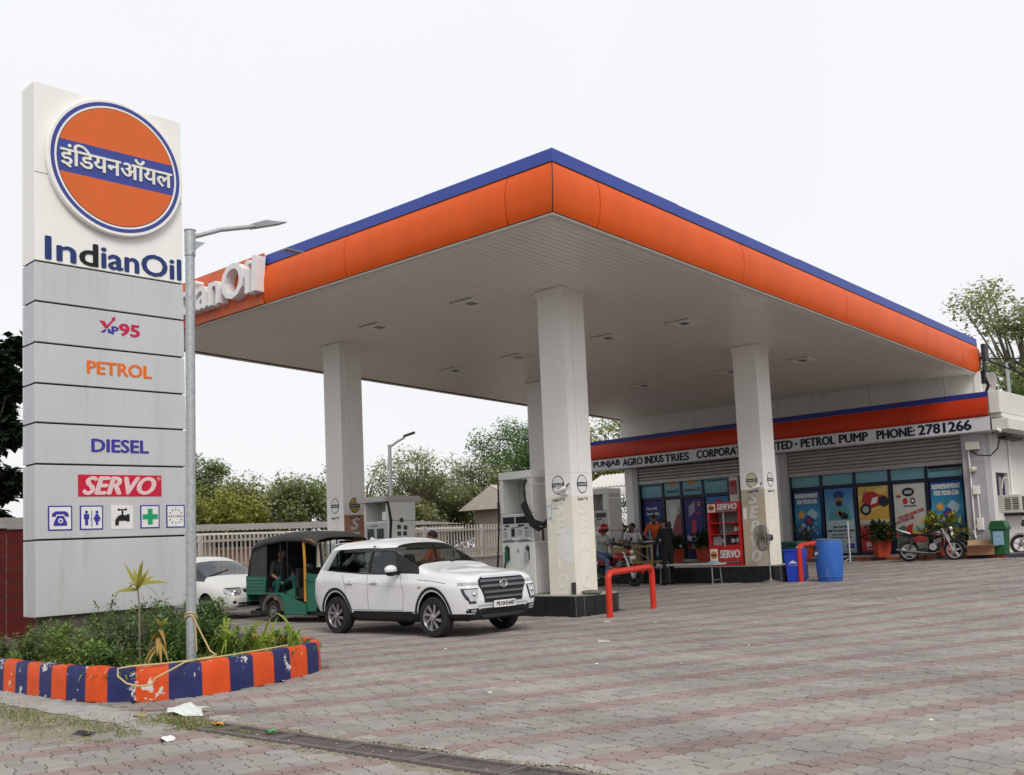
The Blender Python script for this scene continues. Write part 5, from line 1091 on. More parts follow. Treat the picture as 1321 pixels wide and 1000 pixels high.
for p, q in (((-x, -y), (x, -y)), ((x, -y), (x, y)), ((x, y), (-x, y)), ((-x, y), (-x, -y))):
    a, b = Vector((*p, h)), Vector((*q, h)); n = Vector((b.y-a.y, a.x-b.x, 0)).normalized(); k = n*.22+Vector((0, 0, .07)) if n.y < .5 else n*.1+Vector((0, 0, .2)); g = G(); g.add([a, b, b+k, a+k, a+Vector((0, 0, .006)), b+Vector((0, 0, .006)), b+k+Vector((0, 0, .006)), a+k+Vector((0, 0, .006))], [(0, 1, 2, 3), (7, 6, 5, 4), (0, 4, 5, 1), (1, 5, 6, 2), (2, 6, 7, 3), (3, 7, 4, 0)]); obj('flap', g, KFT, t)
# small standing lamp by the pot, folded cloth on the island
t = thing('stand_spotlight', 'thin black spotlight stand beside the square red pot', 'spotlight stand', (-14.0, 30.3, GB))
obj('pole', G().cyl((0, 0, 0), (0, 0, 1.25), .025, n=8), WHITE, t); obj('head', G().cyl((-.1, -.12, 1.45), (0, 0, 1.4), .12, .07, n=12), BLACK, t)
for k in range(3): a = 2*PI*k/3; obj('foot', G().cyl((0, 0, .1), (.25*math.cos(a), .25*math.sin(a), 0), .014, n=6), STEEL, t)
tag(obj('rag', G().sph((-12.6, 15.6, .45), (.24, .17, .05), 11, 5), mat('rag_grey', (.16, .155, .14), .9, var=.5, scale=14, bump=.6)), 'crumpled grey rag lying on the island beside the cream column', 'rag')
# ================================================================== VEHICLES
CARW = mat('car_white', (.74, .745, .755), .3, var=.01, scale=2, coat=.6, spec=.5); CLAD = mat('cladding_black', (.02, .02, .021), .6, var=.1)
GLS = glass('car_glass', (.74, .8, .78)); GLD = glass('tinted_glass', (.42, .45, .45)); LAMPG = mat('lamp_glass', (.5, .52, .54), .08, .6, var=.3, scale=30); LAMPD = mat('lamp_dark', (.06, .06, .065), .15, .3)
ALLOY = mat('alloy', (.5, .5, .51), .3, .8); INT = mat('car_interior', (.02, .02, .021), .8)
TYRE = mat('tyre', (.025, .024, .023), .9, var=.3, scale=30, col2=(.07, .065, .058), cut=(.55, .8))

def loft_body(stations, crease_rows, levels=3):
    """stations: rows of half-section points (x,y,z), centre bottom to centre top; returns the subdivided mesh, material 0..: set by rule(i,j)"""
    n = len(stations[0]); V = []; F = []; I = []
    for st in stations:
        V += [tuple(p) for p in st]+[(p[0], -p[1], p[2]) for p in st[1:-1]]
    k = 2*n-2
    ring = list(range(n))+[n+(n-2)-1-i for i in range(n-2)]            # left side up, then right side down
    S = len(stations)
    for s in range(S-1):
        for j in range(k):
            a, b = ring[j], ring[(j+1) % k]; F.append((s*k+a, (s+1)*k+a, (s+1)*k+b, s*k+b)); jj = j if j < n-1 else 2*(n-1)-1-j; I.append((s, jj, j >= n-1))
    L = lambda s, i: s*k+i
    Rr = lambda s, i: s*k+(i if i in (0, n-1) else n+i-1)
    for s, fl in ((0, False), (S-1, True)):
        for i in range(n-1):
            q = [L(s, i), L(s, i+1), Rr(s, i+1), Rr(s, i)]; q = list(dict.fromkeys(q)); F.append(tuple(reversed(q)) if not fl else tuple(q)); I.append((-1 if s == 0 else -2, i, False))
    return V, F, I, k, ring, n, S

def build_body(name, stations, rule, crease, levels, arches, mats_n):
    V, F, I, k, ring, n, S = loft_body(stations, crease)
    me = bpy.data.meshes.new(name); me.from_pydata(V, [], F); me.update()
    bm = bmesh.new(); bm.from_mesh(me); bmesh.ops.recalc_face_normals(bm, faces=bm.faces); bm.faces.ensure_lookup_table(); bm.verts.ensure_lookup_table()
    cl = bm.edges.layers.float.new('crease_edge')
    for f, i in zip(bm.faces, I): f.material_index = rule(*i)
    vi = {}
    for s in range(S):
        for j, r in enumerate(ring):
            jj = j if j < n else 2*(n-1)-j; vi[s*k+r] = (s, jj)
    for e in bm.edges:
        (s0, j0), (s1, j1) = vi[e.verts[0].index], vi[e.verts[1].index]
        if j0 == j1 and s0 != s1 and j0 in crease: e[cl] = crease[j0] if not callable(crease[j0]) else crease[j0](min(s0, s1))
        elif s0 == s1 and s0 in (0, S-1): e[cl] = .6
    bm.to_mesh(me); bm.free()
    o = bpy.data.objects.new('tmp', me); COL.objects.link(o)
    for _ in range(mats_n): me.materials.append(BLACK)
    m = o.modifiers.new('s', 'SUBSURF'); m.levels = levels; m.render_levels = levels
    cuts = []
    for (x, z, r, y0, y1) in arches:
        for sg in (1, -1):
            cm = mesh_of(G().cyl((x, sg*y0, z), (x, sg*y1, z), r, n=40), 'cut'); b_ = bmesh.new(); b_.from_mesh(cm); bmesh.ops.recalc_face_normals(b_, faces=b_.faces); b_.to_mesh(cm); b_.free()
            c = bpy.data.objects.new('cut', cm); COL.objects.link(c); c.hide_render = True
            for _ in range(mats_n-1): c.data.materials.append(BLACK)
            c.data.materials.append(DARK); c.data.polygons.foreach_set('material_index', [mats_n-1]*len(c.data.polygons))
            b = o.modifiers.new('b', 'BOOLEAN'); b.operation = 'DIFFERENCE'; b.object = c; b.solver = 'EXACT'; cuts.append(c)
    out = ev_mesh(o)
    for c in cuts: bpy.data.objects.remove(c)
    for p in out.polygons:
        for (x, z, r, y0, y1) in arches:
            dd = math.hypot(p.center.x-x, p.center.z-z)
            if dd < r*1.01 and abs(p.center.y) > y0-.02 and (abs(dd-r) < .03*r and abs(p.normal.y) < .4 or abs(abs(p.center.y)-y0) < .02): p.material_index = mats_n-1
    return out

def split(me, groups):
    """split a mesh into meshes by material index; groups: {index: name}"""
    co = [v.co.copy() for v in me.vertices]; res = {}
    for ix in groups:
        mp = {}; vs = []; fs = []
        for p in me.polygons:
            if p.material_index != ix: continue
            f = []
            for v in p.vertices:
                if v not in mp: mp[v] = len(vs); vs.append(co[v])
                f.append(mp[v])
            fs.append(f)
        g = G(); g.v = [tuple(v) for v in vs]; g.f = [tuple(f) for f in fs]; g.m = [0]*len(fs); res[ix] = g
    return res

def obj_islands(name, g, m, parent, smooth=None, minf=4):
    """one object per connected piece"""
    key = {}; rep = []
    for v in g.v: rep.append(key.setdefault(tuple(round(c, 4) for c in v), len(key)))
    p = list(range(len(key)))
    def find(i):
        while p[i] != i: p[i] = p[p[i]]; i = p[i]
        return i
    for f in g.f:
        for a in f[1:]: p[find(rep[f[0]])] = find(rep[a])
    parts = {}
    for f in g.f: parts.setdefault(find(rep[f[0]]), []).append(f)
    for fs in parts.values():
        if len(fs) < minf: continue
        q = G(); mp = {}
        for f in fs:
            for i in f:
                if i not in mp: mp[i] = len(q.v); q.v.append(g.v[i])
            q.f.append(tuple(mp[i] for i in f)); q.m.append(0)
        obj(name, q, m, parent, smooth=smooth, merge=True)

class Skin:
    """projects small patches on to a finished body"""
    def __init__(s, me): s.t = BVHTree.FromPolygons([v.co.copy() for v in me.vertices], [tuple(p.vertices) for p in me.polygons])
    def hit(s, o, d):
        h = s.t.ray_cast(Vector(o), Vector(d)); return h[0], h[1]
    def patch(s, rows, axis, sgn, off=.004, th=.006, nu=8):
        """rows: list of ((a0,b0),(a1,b1)) spans; axis 'x' -> coords (y,z) seen from +x; axis 'y' -> coords (x,z) seen from sgn*y"""
        g = G(); P = []
        for (p, q) in rows:
            for i in range(nu+1):
                a = p[0]+(q[0]-p[0])*i/nu; b = p[1]+(q[1]-p[1])*i/nu
                if axis == 'x': o, d = (sgn*6, a, b), (-sgn, 0, 0)
                elif axis == 'y': o, d = (a, sgn*4, b), (0, -sgn, 0)
                else: o, d = (a, b, 6), (0, 0, -1)
                h, n = s.hit(o, d)
                if h is None: h = P[-1][0] if P else Vector(o)*.3; n = -Vector(d)
                if n.dot(Vector(d)) > 0: n = -n
                P.append((h, n))
        m = nu+1; r = len(rows)
        g.v = [tuple(h+n*(off+th)) for h, n in P]+[tuple(h+n*(off-.01)) for h, n in P]; N = len(P)
        for i in range(r-1):
            for j in range(nu): g.f.append((i*m+j, i*m+j+1, (i+1)*m+j+1, (i+1)*m+j))
        edge = [(0, j, 0, j+1) for j in range(nu)]+[(r-1, j+1, r-1, j) for j in range(nu)]+[(i+1, 0, i, 0) for i in range(r-1)]+[(i, nu, i+1, nu) for i in range(r-1)]
        for a, b, c, d in edge: g.f.append((a*m+b, a*m+b+N, c*m+d+N, c*m+d))
        g.m = [0]*len(g.f); return g
    def line(s, pts, axis, sgn, wd=.008):
        g = G()
        for (a, b) in zip(pts, pts[1:]):
            d = Vector((b[0]-a[0], b[1]-a[1])).normalized(); nn = Vector((-d.y, d.x))*wd/2
            q = s.patch([((a[0]+nn.x, a[1]+nn.y), (b[0]+nn.x, b[1]+nn.y)), ((a[0]-nn.x, a[1]-nn.y), (b[0]-nn.x, b[1]-nn.y))], axis, sgn, .0005, .001, 6); g.add(q.v, q.f)
        return g
    def arc(s, x, z, r0, r1, a0, a1, sgn, off=.012, n=24):
        rows = []
        for i in range(n+1):
            t = a0+(a1-a0)*i/n; rows.append(((x+r0*math.cos(t), z+r0*math.sin(t)), (x+r1*math.cos(t), z+r1*math.sin(t))))
        return s.patch(rows, 'y', sgn, off, .004, 2)

def wheel(par, x, y, r, wd, sgn, style='swirl', name='wheel'):
    """axle along y, outside towards sgn*y"""
    w = bpy.data.objects.new(name, mesh_of(G().lathe([(r*.66, -wd/2), (r*.93, -wd/2), (r, -wd*.32), (r, wd*.32), (r*.93, wd/2), (r*.66, wd/2), (r*.62, wd*.3), (r*.62, -wd*.3), (r*.66, -wd/2)], (0, 0, 0), (0, sgn, 0), n=40, caps=False), name, 35)); COL.objects.link(w); w.data.materials.append(TYRE); w.parent = par; w.location = (x, y, r)
    yy = sgn*wd*.42
    obj('rim', G().lathe([(r*.69, wd*.5), (r*.66, wd*.5), (r*.62, wd*.34), (r*.6, -wd*.3)], (0, 0, 0), (0, sgn, 0), n=36, caps=False), ALLOY, w, smooth=40)
    obj('wheel_back', G().cyl((0, sgn*wd*.02, 0), (0, sgn*wd*.06, 0), r*.6, n=30), BLACK, w)
    N = 8 if style == 'swirl' else 5
    for i in range(N):
        a = 2*PI*i/N; tw = .55 if style == 'swirl' else 0; g = G()
        P = lambda rr, t, q: Vector((rr*math.cos(a+t), 0, rr*math.sin(a+t)))+Vector((0, q, 0))
        t1 = tw; hw = .15 if style == 'swirl' else .12
        g.add([P(r*.13, -.35, yy), P(r*.13, .35, yy), P(r*.65, t1+hw, yy*.98), P(r*.65, t1-hw, yy*.98), P(r*.13, -.35, yy-.02*sgn), P(r*.13, .35, yy-.02*sgn), P(r*.65, t1+hw, yy-.02*sgn), P(r*.65, t1-hw, yy-.02*sgn)], [(0, 1, 2, 3), (4, 7, 6, 5), (0, 4, 5, 1), (1, 5, 6, 2), (2, 6, 7, 3), (3, 7, 4, 0)])
        obj('spoke', g, ALLOY, w)
    obj('hub', G().lathe([(r*.17, 0), (r*.16, .02), (.0, .025)], (0, yy, 0), (0, sgn, 0), n=16), ALLOY, w, smooth=40)
    return w

def seats(par, xs, z=.55, wd=.5, ys=(-.36, .36)):
    for x in xs:
        for y in ys:
            g = G(); g.bx(x-.25, x+.25, y-wd/2, y+wd/2, z-.2, z); g.box((x-.3, y, z+.3), (.14, wd*.9, .62), M=Matrix.Rotation(-.2, 3, 'Y')); g.box((x-.4, y, z+.68), (.1, .24, .17), M=Matrix.Rotation(-.2, 3, 'Y')); o = obj('seat', g, INT, par, bev=.03); o['kind'] = 'part'; del o['kind']

def suv():
    t = thing('parked_car', 'white compact suv with black grille and black wheel arches, nose towards the pumps', 'car', (-13.71, 12.1, 0), 0)
    t.scale = (.975, .975, .985)
    st = [
     [(-2.03, 0, .32), (-2.03, .60, .32), (-2.09, .70, .42), (-2.13, .76, .64), (-2.11, .76, .92), (-2.03, .70, 1.06), (-1.76, .60, 1.44), (-1.68, .52, 1.55), (-1.66, 0, 1.58)],
     [(-1.85, 0, .22), (-1.8, .80, .24), (-1.84, .855, .38), (-1.88, .885, .64), (-1.88, .885, .90), (-1.84, .835, 1.07), (-1.62, .70, 1.46), (-1.54, .60, 1.58), (-1.5, 0, 1.625)],
     [(-1.62, 0, .21), (-1.6, .81, .23), (-1.6, .865, .38), (-1.62, .90, .64), (-1.62, .90, .90), (-1.6, .848, 1.06), (-1.42, .715, 1.465), (-1.35, .61, 1.6), (-1.3, 0, 1.648)],
     [(-1.28, 0, .20), (-1.28, .82, .22), (-1.28, .87, .38), (-1.28, .905, .64), (-1.28, .91, .90), (-1.25, .855, 1.05), (-1.15, .725, 1.47), (-1.1, .62, 1.61), (-1.08, 0, 1.66)],
     [(-.45, 0, .20), (-.45, .82, .22), (-.45, .865, .38), (-.45, .88, .62), (-.45, .885, .86), (-.45, .845, 1.0), (-.42, .73, 1.48), (-.4, .62, 1.625), (-.4, 0, 1.675)],
     [(.35, 0, .20), (.38, .82, .22), (.38, .865, .38), (.38, .88, .62), (.42, .885, .85), (.48, .845, .985), (.22, .71, 1.46), (.13, .61, 1.595), (.1, 0, 1.645)],
     [(.95, 0, .20), (.95, .82, .22), (.95, .87, .38), (.95, .895, .62), (.95, .90, .84), (1.0, .845, .985), (.93, .79, 1.03), (.86, .62, 1.06), (.78, 0, 1.085)],
     [(1.42, 0, .22), (1.42, .82, .24), (1.42, .88, .38), (1.42, .905, .62), (1.42, .905, .82), (1.42, .845, .95), (1.4, .74, 1.0), (1.38, .5, 1.025), (1.36, 0, 1.045)],
     [(1.9, 0, .24), (1.88, .82, .26), (1.9, .87, .38), (1.93, .89, .60), (1.92, .88, .78), (1.88, .82, .90), (1.84, .72, .965), (1.82, .46, .995), (1.82, 0, 1.01)],
     [(2.1, 0, .26), (2.04, .70, .28), (2.10, .78, .38), (2.135, .80, .58), (2.12, .79, .76), (2.08, .745, .87), (2.04, .66, .93), (2.03, .44, .955), (2.045, 0, .97)]]
    def rule(s, j, r):
        if s == -1: return 3 if j == 5 else (4 if j <= 1 else 0)
        if s == -2: return 4 if j <= 1 else 0
        if j in (0, 1): return 4
        if j == 5 and s in (2, 3, 4): return 2
        if j == 5 and s == 1: return 6
        if j == 5 and s == 5: return 5
        if s == 5 and j in (6, 7): return 1
        return 0
    me = build_body('body', st, rule, {5: .75, 6: lambda s: .7 if s < 6 else .45, 2: .3, 4: .45, 7: lambda s: .2}, 3, [(-1.3, .35, .385, .56, 1.2), (1.33, .35, .385, .56, 1.2)], 8)
    sk = Skin(me); pr_ = split(me, range(8))
    body = obj('body', pr_[0], CARW, t, smooth=40, merge=True)
    for ix, nm, m in ((4, 'lower_cladding', CLAD), (5, 'dark_pillar', CLAD), (6, 'silver_pillar', mat('pillar_silver', (.42, .43, .45), .3, .5, var=.03)), (7, 'wheel_well', BLACK)):
        if pr_[ix].f: obj_islands(nm, pr_[ix], m, t, smooth=40)
    obj('windscreen', pr_[1], GLS, t, smooth=60, merge=True); obj('rear_window', pr_[3], GLD, t, smooth=60, merge=True)
    # side windows: split each side at the B pillar
    for sg in (1, -1):
        for a, b in ((-2, -.42), (-.42, 2)):
            g = G(); mp = {}
            for f in pr_[2].f:
                cx = sum(pr_[2].v[i][0] for i in f)/len(f); cy = sum(pr_[2].v[i][1] for i in f)/len(f)
                if a <= cx < b and cy*sg > 0:
                    q = []
                    for i in f:
                        if i not in mp: mp[i] = len(g.v); g.v.append(pr_[2].v[i])
                        q.append(mp[i])
                    g.f.append(tuple(q)); g.m.append(0)
            if g.f: obj_islands('side_window', g, GLD, t, smooth=60)
    for sg in (-1, 1):
        obj('window_pillar', sk.patch([((-.40, 1.02), (-.33, 1.02)), ((-.40, 1.25), (-.33, 1.25)), ((-.38, 1.5), (-.31, 1.5))], 'y', sg, .002, .006, 3), BLACK, t)
        obj('window_trim', sk.line([(-1.6, 1.07), (-1.25, 1.045), (-.45, 1.0), (.45, .985)], 'y', sg, .02), BLACK, t); obj('rain_visor', sk.patch([((-1.2, 1.40), (.24, 1.39)), ((-1.15, 1.46), (.2, 1.45))], 'y', sg, .008, .006, 14), mat('visor_smoke', (.05, .05, .055), .15), t)
        for x in (-1.3, 1.33):
            obj('arch_cladding', sk.arc(x, .35, .375, .45, -.25, PI+.25, sg), CLAD, t)
        obj('sill_cladding', sk.patch([((-.95, .42), (.95, .42)), ((-.95, .3), (.95, .3)), ((-.95, .25), (.95, .25))], 'y', sg, .01, .01, 12), CLAD, t)
        for ln in ([(-.38, .44), (-.38, .7), (-.4, .98)], [(.55, .44), (.6, .7), (.5, .97)], [(-1.02, .62), (-1.0, .8), (-1.12, 1.0)], [(-.98, .46), (-.88, .44), (.55, .44)], [(.95, .9), (1.3, .88), (1.65, .84)]): obj('door_seam', sk.line(ln, 'y', sg, .007), DARK, t)
        obj('crease_shade_line', sk.line([(-1.05, .875), (0, .82), (.6, .80)], 'y', sg, .006), mat('crease_shade', (.5, .5, .5), .4), t)  # grey line puts the shade of a body crease into colour
        for x in (-.28, -1.08+.22-.0):
            pass
        for x in (-.2, -.88):
            h, n = sk.hit((x, sg*4, .87), (0, -sg, 0)); obj('door_handle', G().box((x, h.y+sg*.018, .87), (.2, .028, .032)), CARW, t, bev=.01); obj('handle_recess_shade', sk.patch([((x-.06, .895), (x+.06, .895)), ((x-.06, .845), (x+.06, .845))], 'y', sg, .0005, .001, 3), mat('recess_grey', (.35, .35, .36), .5), t)  # flat grey patch behind each handle paints the shade of its recess
        m = obj('mirror', G().sph((.42, sg*1.0, 1.06), (.09, .125, .085), 14, 10), CARW, t, smooth=60); obj('mirror_base', G().box((.44, sg*.9, 1.0), (.1, .16, .04)), BLACK, m, bev=.01); obj('mirror_trim', G().sph((.425, sg*.995, 1.01), (.088, .122, .05), 12, 8), BLACK, m, smooth=60)
        obj('side_repeater', sk.patch([((.98, .80), (1.06, .80)), ((.98, .785), (1.06, .785))], 'y', sg, .002, .004, 2), mat('amber', (.3, .12, .02), .2), t)
        for x in (-1.3, 1.33): wheel(t, x, sg*.80, .335, .21, sg)
    # front face
    yv = lambda pts: [(-b, z) if False else (b, z) for b, z in pts]
    grow = [((-.47, .905), (.47, .905)), ((-.54, .87), (.54, .87)), ((-.565, .80), (.565, .80)), ((-.50, .72), (.50, .72)), ((-.46, .64), (.46, .64)), ((-.45, .555), (.45, .555))]
    gr = obj('grille', sk.patch(grow, 'x', 1, .006, .008, 16), BLACK, t)
    DCH = mat('dark_chrome', (.16, .16, .17), .25, .9)
    for z, w_ in ((.895, .48), (.845, .54), (.775, .545), (.70, .49), (.625, .46)): obj('grille_bar', sk.patch([((-w_+.015, z+.016), (w_-.015, z+.016)), ((-w_+.012, z), (w_-.012, z)), ((-w_+.015, z-.016), (w_-.015, z-.016))], 'x', 1, .02, .012, 14), DCH if z < .89 else CHROME, gr)
    for y in (-.3, -.1, .1, .3): obj('grille_post', sk.patch([((y-.008, .88), (y+.008, .88)), ((y-.008, .57), (y+.008, .57))], 'x', 1, .012, .006, 2), BLACK, gr)
    h, n = sk.hit((6, 0, .81), (-1, 0, 0)); e = thing_part = obj('badge', G().torus((0, 0, 0), .058, .009, (1, 0, 0), 28, 8), CHROME, t, smooth=60, loc=(h.x+.045, 0, .81)); e.scale = (1, 1.45, .85)
    q = G()
    for y in (-.03, .03): q.box((0, y, 0), (.012, .018, .085), M=Matrix.Rotation(-.35, 3, 'X'))
    q.box((0, 0, 0), (.012, .06, .016), M=Matrix.Rotation(.5, 3, 'X')); obj('badge_letter', q, CHROME, e)
    pl = obj('number_plate', G().bx(h.x+.05, h.x+.062, -.26, .26, .455, .57), ICW, t, bev=.004); text('plate_writing', 'PB10HS4487', ICD, pl, (h.x+.0622, -.2, .478), (0, 1, 0), az, .44, .072, ext=.003, heavy=.012, nrm=(1, 0, 0))
    obj('bumper_cladding', sk.patch([((-.52, .46), (.52, .46)), ((-.62, .41), (.62, .41)), ((-.70, .34), (.70, .34)), ((-.66, .29), (.66, .29))], 'x', 1, .008, .012, 16), CLAD, t)
    obj('air_intake', sk.patch([((-.42, .44), (.42, .44)), ((-.5, .375), (.5, .375))], 'x', 1, .022, .004, 12), BLACK, t)
    obj('skid_plate', sk.patch([((-.52, .365), (.52, .365)), ((-.46, .315), (.46, .315))], 'x', 1, .024, .01, 12), mat('skid_grey', (.06, .06, .062), .5), t)
    obj('bumper_line', sk.patch([((-.6, .515), (.6, .515)), ((-.6, .495), (.6, .495))], 'x', 1, .002, .003, 14), mat('recess_grey', (.35, .35, .36), .5), t)
    for sg in (-1, 1):
        F = lambda pts: [((sg*a, z), (sg*b, z)) for a, b, z in pts]
        hl = obj('headlight', sk.patch(F([(.585, .845, .765), (.60, .84, .70), (.62, .825, .64), (.65, .79, .555)]), 'x', 1, .004, .006, 10), LAMPD, t); obj('headlight_lens', sk.patch(F([(.605, .825, .752), (.62, .82, .70), (.64, .80, .645), (.665, .775, .59)]), 'x', 1, .011, .005, 8), LAMPG, hl)
        obj('lamp_bar', sk.patch(F([(.60, .625, .755), (.66, .685, .58)]), 'x', 1, .018, .006, 4), CHROME, hl)
        h_, n_ = sk.hit((6, sg*.70, .685), (-1, 0, 0)); obj('projector', G().sph(h_+Vector((.012, 0, 0)), .034, 12, 8), CHROME, hl, smooth=60)
        obj('running_light', sk.patch(F([(.62, .73, .86), (.63, .80, .825)][::1] if False else [(.575, .83, .845), (.575, .845, .81)]), 'x', 1, .006, .006, 8), LAMPG, t)
        fo = obj('fog_lamp', sk.patch(F([(.58, .80, .47), (.57, .81, .44), (.62, .80, .405)]), 'x', 1, .006, .005, 6), BLACK, t); obj('fog_lens', sk.patch(F([(.64, .75, .455), (.64, .75, .42)]), 'x', 1, .013, .004, 4), LAMPG, fo)
    obj('shark_fin', G().prism([(-.12, 0), (.1, 0), (-.06, .07)], (-1.25, -.02, 1.62), (1, 0, 0), az, (0, .04, 0)), CARW, t, bev=.008)
    obj('spoiler', G().prism([(0, 0), (.25, .02), (.25, .03), (0, .02)], (-1.79, -.52, 1.555), (1, 0, .06), az, (0, 1.04, 0)), CARW, t, bev=.01)
    # wipers and interior
    for y0, y1 in ((-.5, .05), (.05, .6)): obj('wiper', sk.patch([((.86-.03, y0), (.68, y1)), ((.86-.045, y0), (.665, y1))], 'z', 1, .006, .008, 6), BLACK, t)
    obj('dashboard', G().bx(.35, .8, -.74, .74, .7, .97), INT, t, bev=.06); obj('parcel_shelf', G().bx(-1.75, -1.25, -.7, .7, .9, .95), INT, t); obj('cabin_floor', G().bx(-1.7, .6, -.78, .78, .3, .36), INT, t)
    obj('steering_wheel', G().torus((.25, -.36, .98), .18, .015, (.9, 0, .45), 24, 8), INT, t, smooth=60); obj('rear_view_mirror', G().box((.28, 0, 1.43), (.03, .22, .07)), BLACK, t, bev=.01)
    seats(t, (-.25, -1.05))
    for sg in (-1, 1): obj('door_lining', G().bx(-1.3, .5, sg*.80-.02, sg*.80+.02, .4, .96), INT, t)
    obj('headliner', G().bx(-1.35, -.1, -.46, .46, 1.515, 1.525), INT, t)
    kz, kv = [-1, .62, .95, 1.06, 1.46, 1.7, 3], [-1, .62, 1.015, 1.14, 1.515, 1.74, 3.04]
    done = set()
    def warp(o, z0):
        z1 = z0+o.location.z
        if o.type == 'MESH' and o.data.name not in done:
            done.add(o.data.name); n = len(o.data.vertices); co = np.empty(n*3); o.data.vertices.foreach_get('co', co); co = co.reshape(-1, 3); zz = co[:, 2]*o.scale.z+z1; co[:, 2] += np.interp(zz, kz, kv)-zz; o.data.vertices.foreach_set('co', co.ravel()); o.data.update()
        for c in o.children: warp(c, z1)
    for c in t.children:
        if c.name.startswith('wheel') and not c.name.startswith('wheel_well'): continue
        warp(c, 0)
    return t
suv()

def sedan():
    t = thing('parked_car', 'dusty white saloon car waiting behind the green three wheeler, partly behind the pole', 'car', (-23.1, 13.45, 0), 0)
    st = [
     [(-2.1, 0, .35), (-2.1, .6, .35), (-2.16, .7, .45), (-2.18, .74, .65), (-2.14, .74, .88), (-2.05, .68, .98), (-1.98, .58, 1.0), (-1.96, .4, 1.01), (-1.96, 0, 1.02)],
     [(-1.7, 0, .24), (-1.7, .78, .24), (-1.72, .82, .38), (-1.74, .85, .62), (-1.72, .84, .86), (-1.68, .78, .99), (-1.62, .68, 1.02), (-1.6, .5, 1.03), (-1.6, 0, 1.04)],
     [(-1.15, 0, .2), (-1.15, .8, .22), (-1.15, .83, .38), (-1.15, .86, .6), (-1.15, .85, .84), (-1.2, .79, .98), (-.85, .62, 1.36), (-.75, .52, 1.44), (-.72, 0, 1.47)],
     [(-.3, 0, .2), (-.3, .8, .22), (-.3, .83, .38), (-.3, .85, .6), (-.3, .85, .82), (-.3, .8, .95), (-.25, .64, 1.41), (-.2, .54, 1.49), (-.2, 0, 1.52)],
     [(.4, 0, .2), (.45, .8, .22), (.45, .83, .38), (.45, .85, .6), (.5, .85, .8), (.6, .8, .92), (.3, .62, 1.36), (.22, .53, 1.43), (.2, 0, 1.46)],
     [(1.1, 0, .2), (1.1, .8, .22), (1.1, .83, .38), (1.1, .86, .6), (1.12, .85, .78), (1.15, .78, .9), (1.12, .7, .93), (1.08, .54, .945), (1.02, 0, .96)],
     [(1.6, 0, .2), (1.58, .78, .22), (1.6, .82, .36), (1.6, .85, .56), (1.6, .84, .74), (1.58, .77, .83), (1.55, .66, .865), (1.53, .46, .88), (1.52, 0, .895)],
     [(1.98, 0, .2), (1.92, .7, .22), (1.97, .76, .34), (1.99, .78, .52), (1.96, .76, .66), (1.9, .68, .74), (1.86, .56, .785), (1.85, .4, .8), (1.86, 0, .81)],
     [(2.12, 0, .22), (2.06, .5, .23), (2.13, .58, .34), (2.15, .6, .5), (2.11, .58, .62), (2.04, .5, .69), (1.99, .44, .735), (1.98, .3, .75), (2.0, 0, .765)]]
    def rule(s, j, r):
        if s in (-1, -2): return 0
        if j == 5 and s in (2, 3, 4): return 2
        if s in (2, 4) and (j in (6, 7) if s == 4 else 0): return 1
        return 4 if j == 0 else 0
    me = build_body('body', st, rule, {5: .7, 6: lambda s: .6 if 1 < s < 5 else .2}, 3, [(-1.28, .3, .34, .55, 1.2), (1.28, .3, .34, .55, 1.2)], 6)
    sk = Skin(me); p = split(me, range(6)); CW2 = mat('car_white_dusty', (.7, .69, .66), .35, var=.05, scale=3, coat=.3, spec=.4)
    obj('body', p[0], CW2, t, smooth=40, merge=True); obj('windscreen', p[1], glass('screen_glass', (.55, .62, .6)), t, smooth=60, merge=True); obj_islands('side_window', p[2], GLD, t, smooth=60); obj_islands('underbody', p[4], BLACK, t, smooth=60); obj_islands('wheel_well', p[5], BLACK, t, smooth=60)
    for sg in (-1, 1):
        for x in (-1.28, 1.28): wheel(t, x, sg*.74, .295, .18, sg, 'five')
        F = lambda pts: [((sg*a, z), (sg*b, z)) for a, b, z in pts]
        hl = obj('headlight', sk.patch(F([(.42, .70, .73), (.37, .745, .69), (.38, .745, .63), (.46, .70, .575), (.56, .66, .565)]), 'x', 1, .004, .006, 10), LAMPG, t); obj('headlight_rim', sk.patch(F([(.40, .66, .715), (.36, .70, .735)]), 'x', 1, .008, .004, 8), BLACK, hl)
        h, n = sk.hit((6, sg*.55, .645), (-1, 0, 0)); obj('lamp_bulb', G().sph(h+Vector((.006, 0, 0)), .05, 12, 8), CHROME, hl, smooth=60)
        obj('fog_lamp', sk.patch(F([(.55, .62, .44), (.55, .62, .385)]), 'x', 1, .004, .005, 4), BLACK, t)
        m = obj('mirror', G().sph((.62, sg*.95, .98), (.07, .1, .07), 12, 8), CW2, t, smooth=60)
        obj('door_seam', sk.line([(.5, .35), (.52, .6), (.6, .9)], 'y', sg), DARK, t)
    gr = obj('grille', sk.patch([((-.30, .70), (.30, .70)), ((-.34, .64), (.34, .64)), ((-.22, .575), (.22, .575))], 'x', 1, .006, .008, 10), BLACK, t); obj('grille_bar', sk.patch([((-.38, .70), (.38, .70)), ((-.3, .675), (.3, .675))], 'x', 1, .016, .006, 10), CHROME, gr)
    obj('lower_intake', sk.patch([((-.48, .40), (.48, .40)), ((-.56, .30), (.56, .30))], 'x', 1, .004, .006, 12), BLACK, t)
    h, n = sk.hit((6, 0, .5), (-1, 0, 0)); pl = obj('number_plate', G().bx(h.x+.01, h.x+.022, -.25, .25, .43, .54), mat('plate_dark', (.05, .05, .05), .5), t)
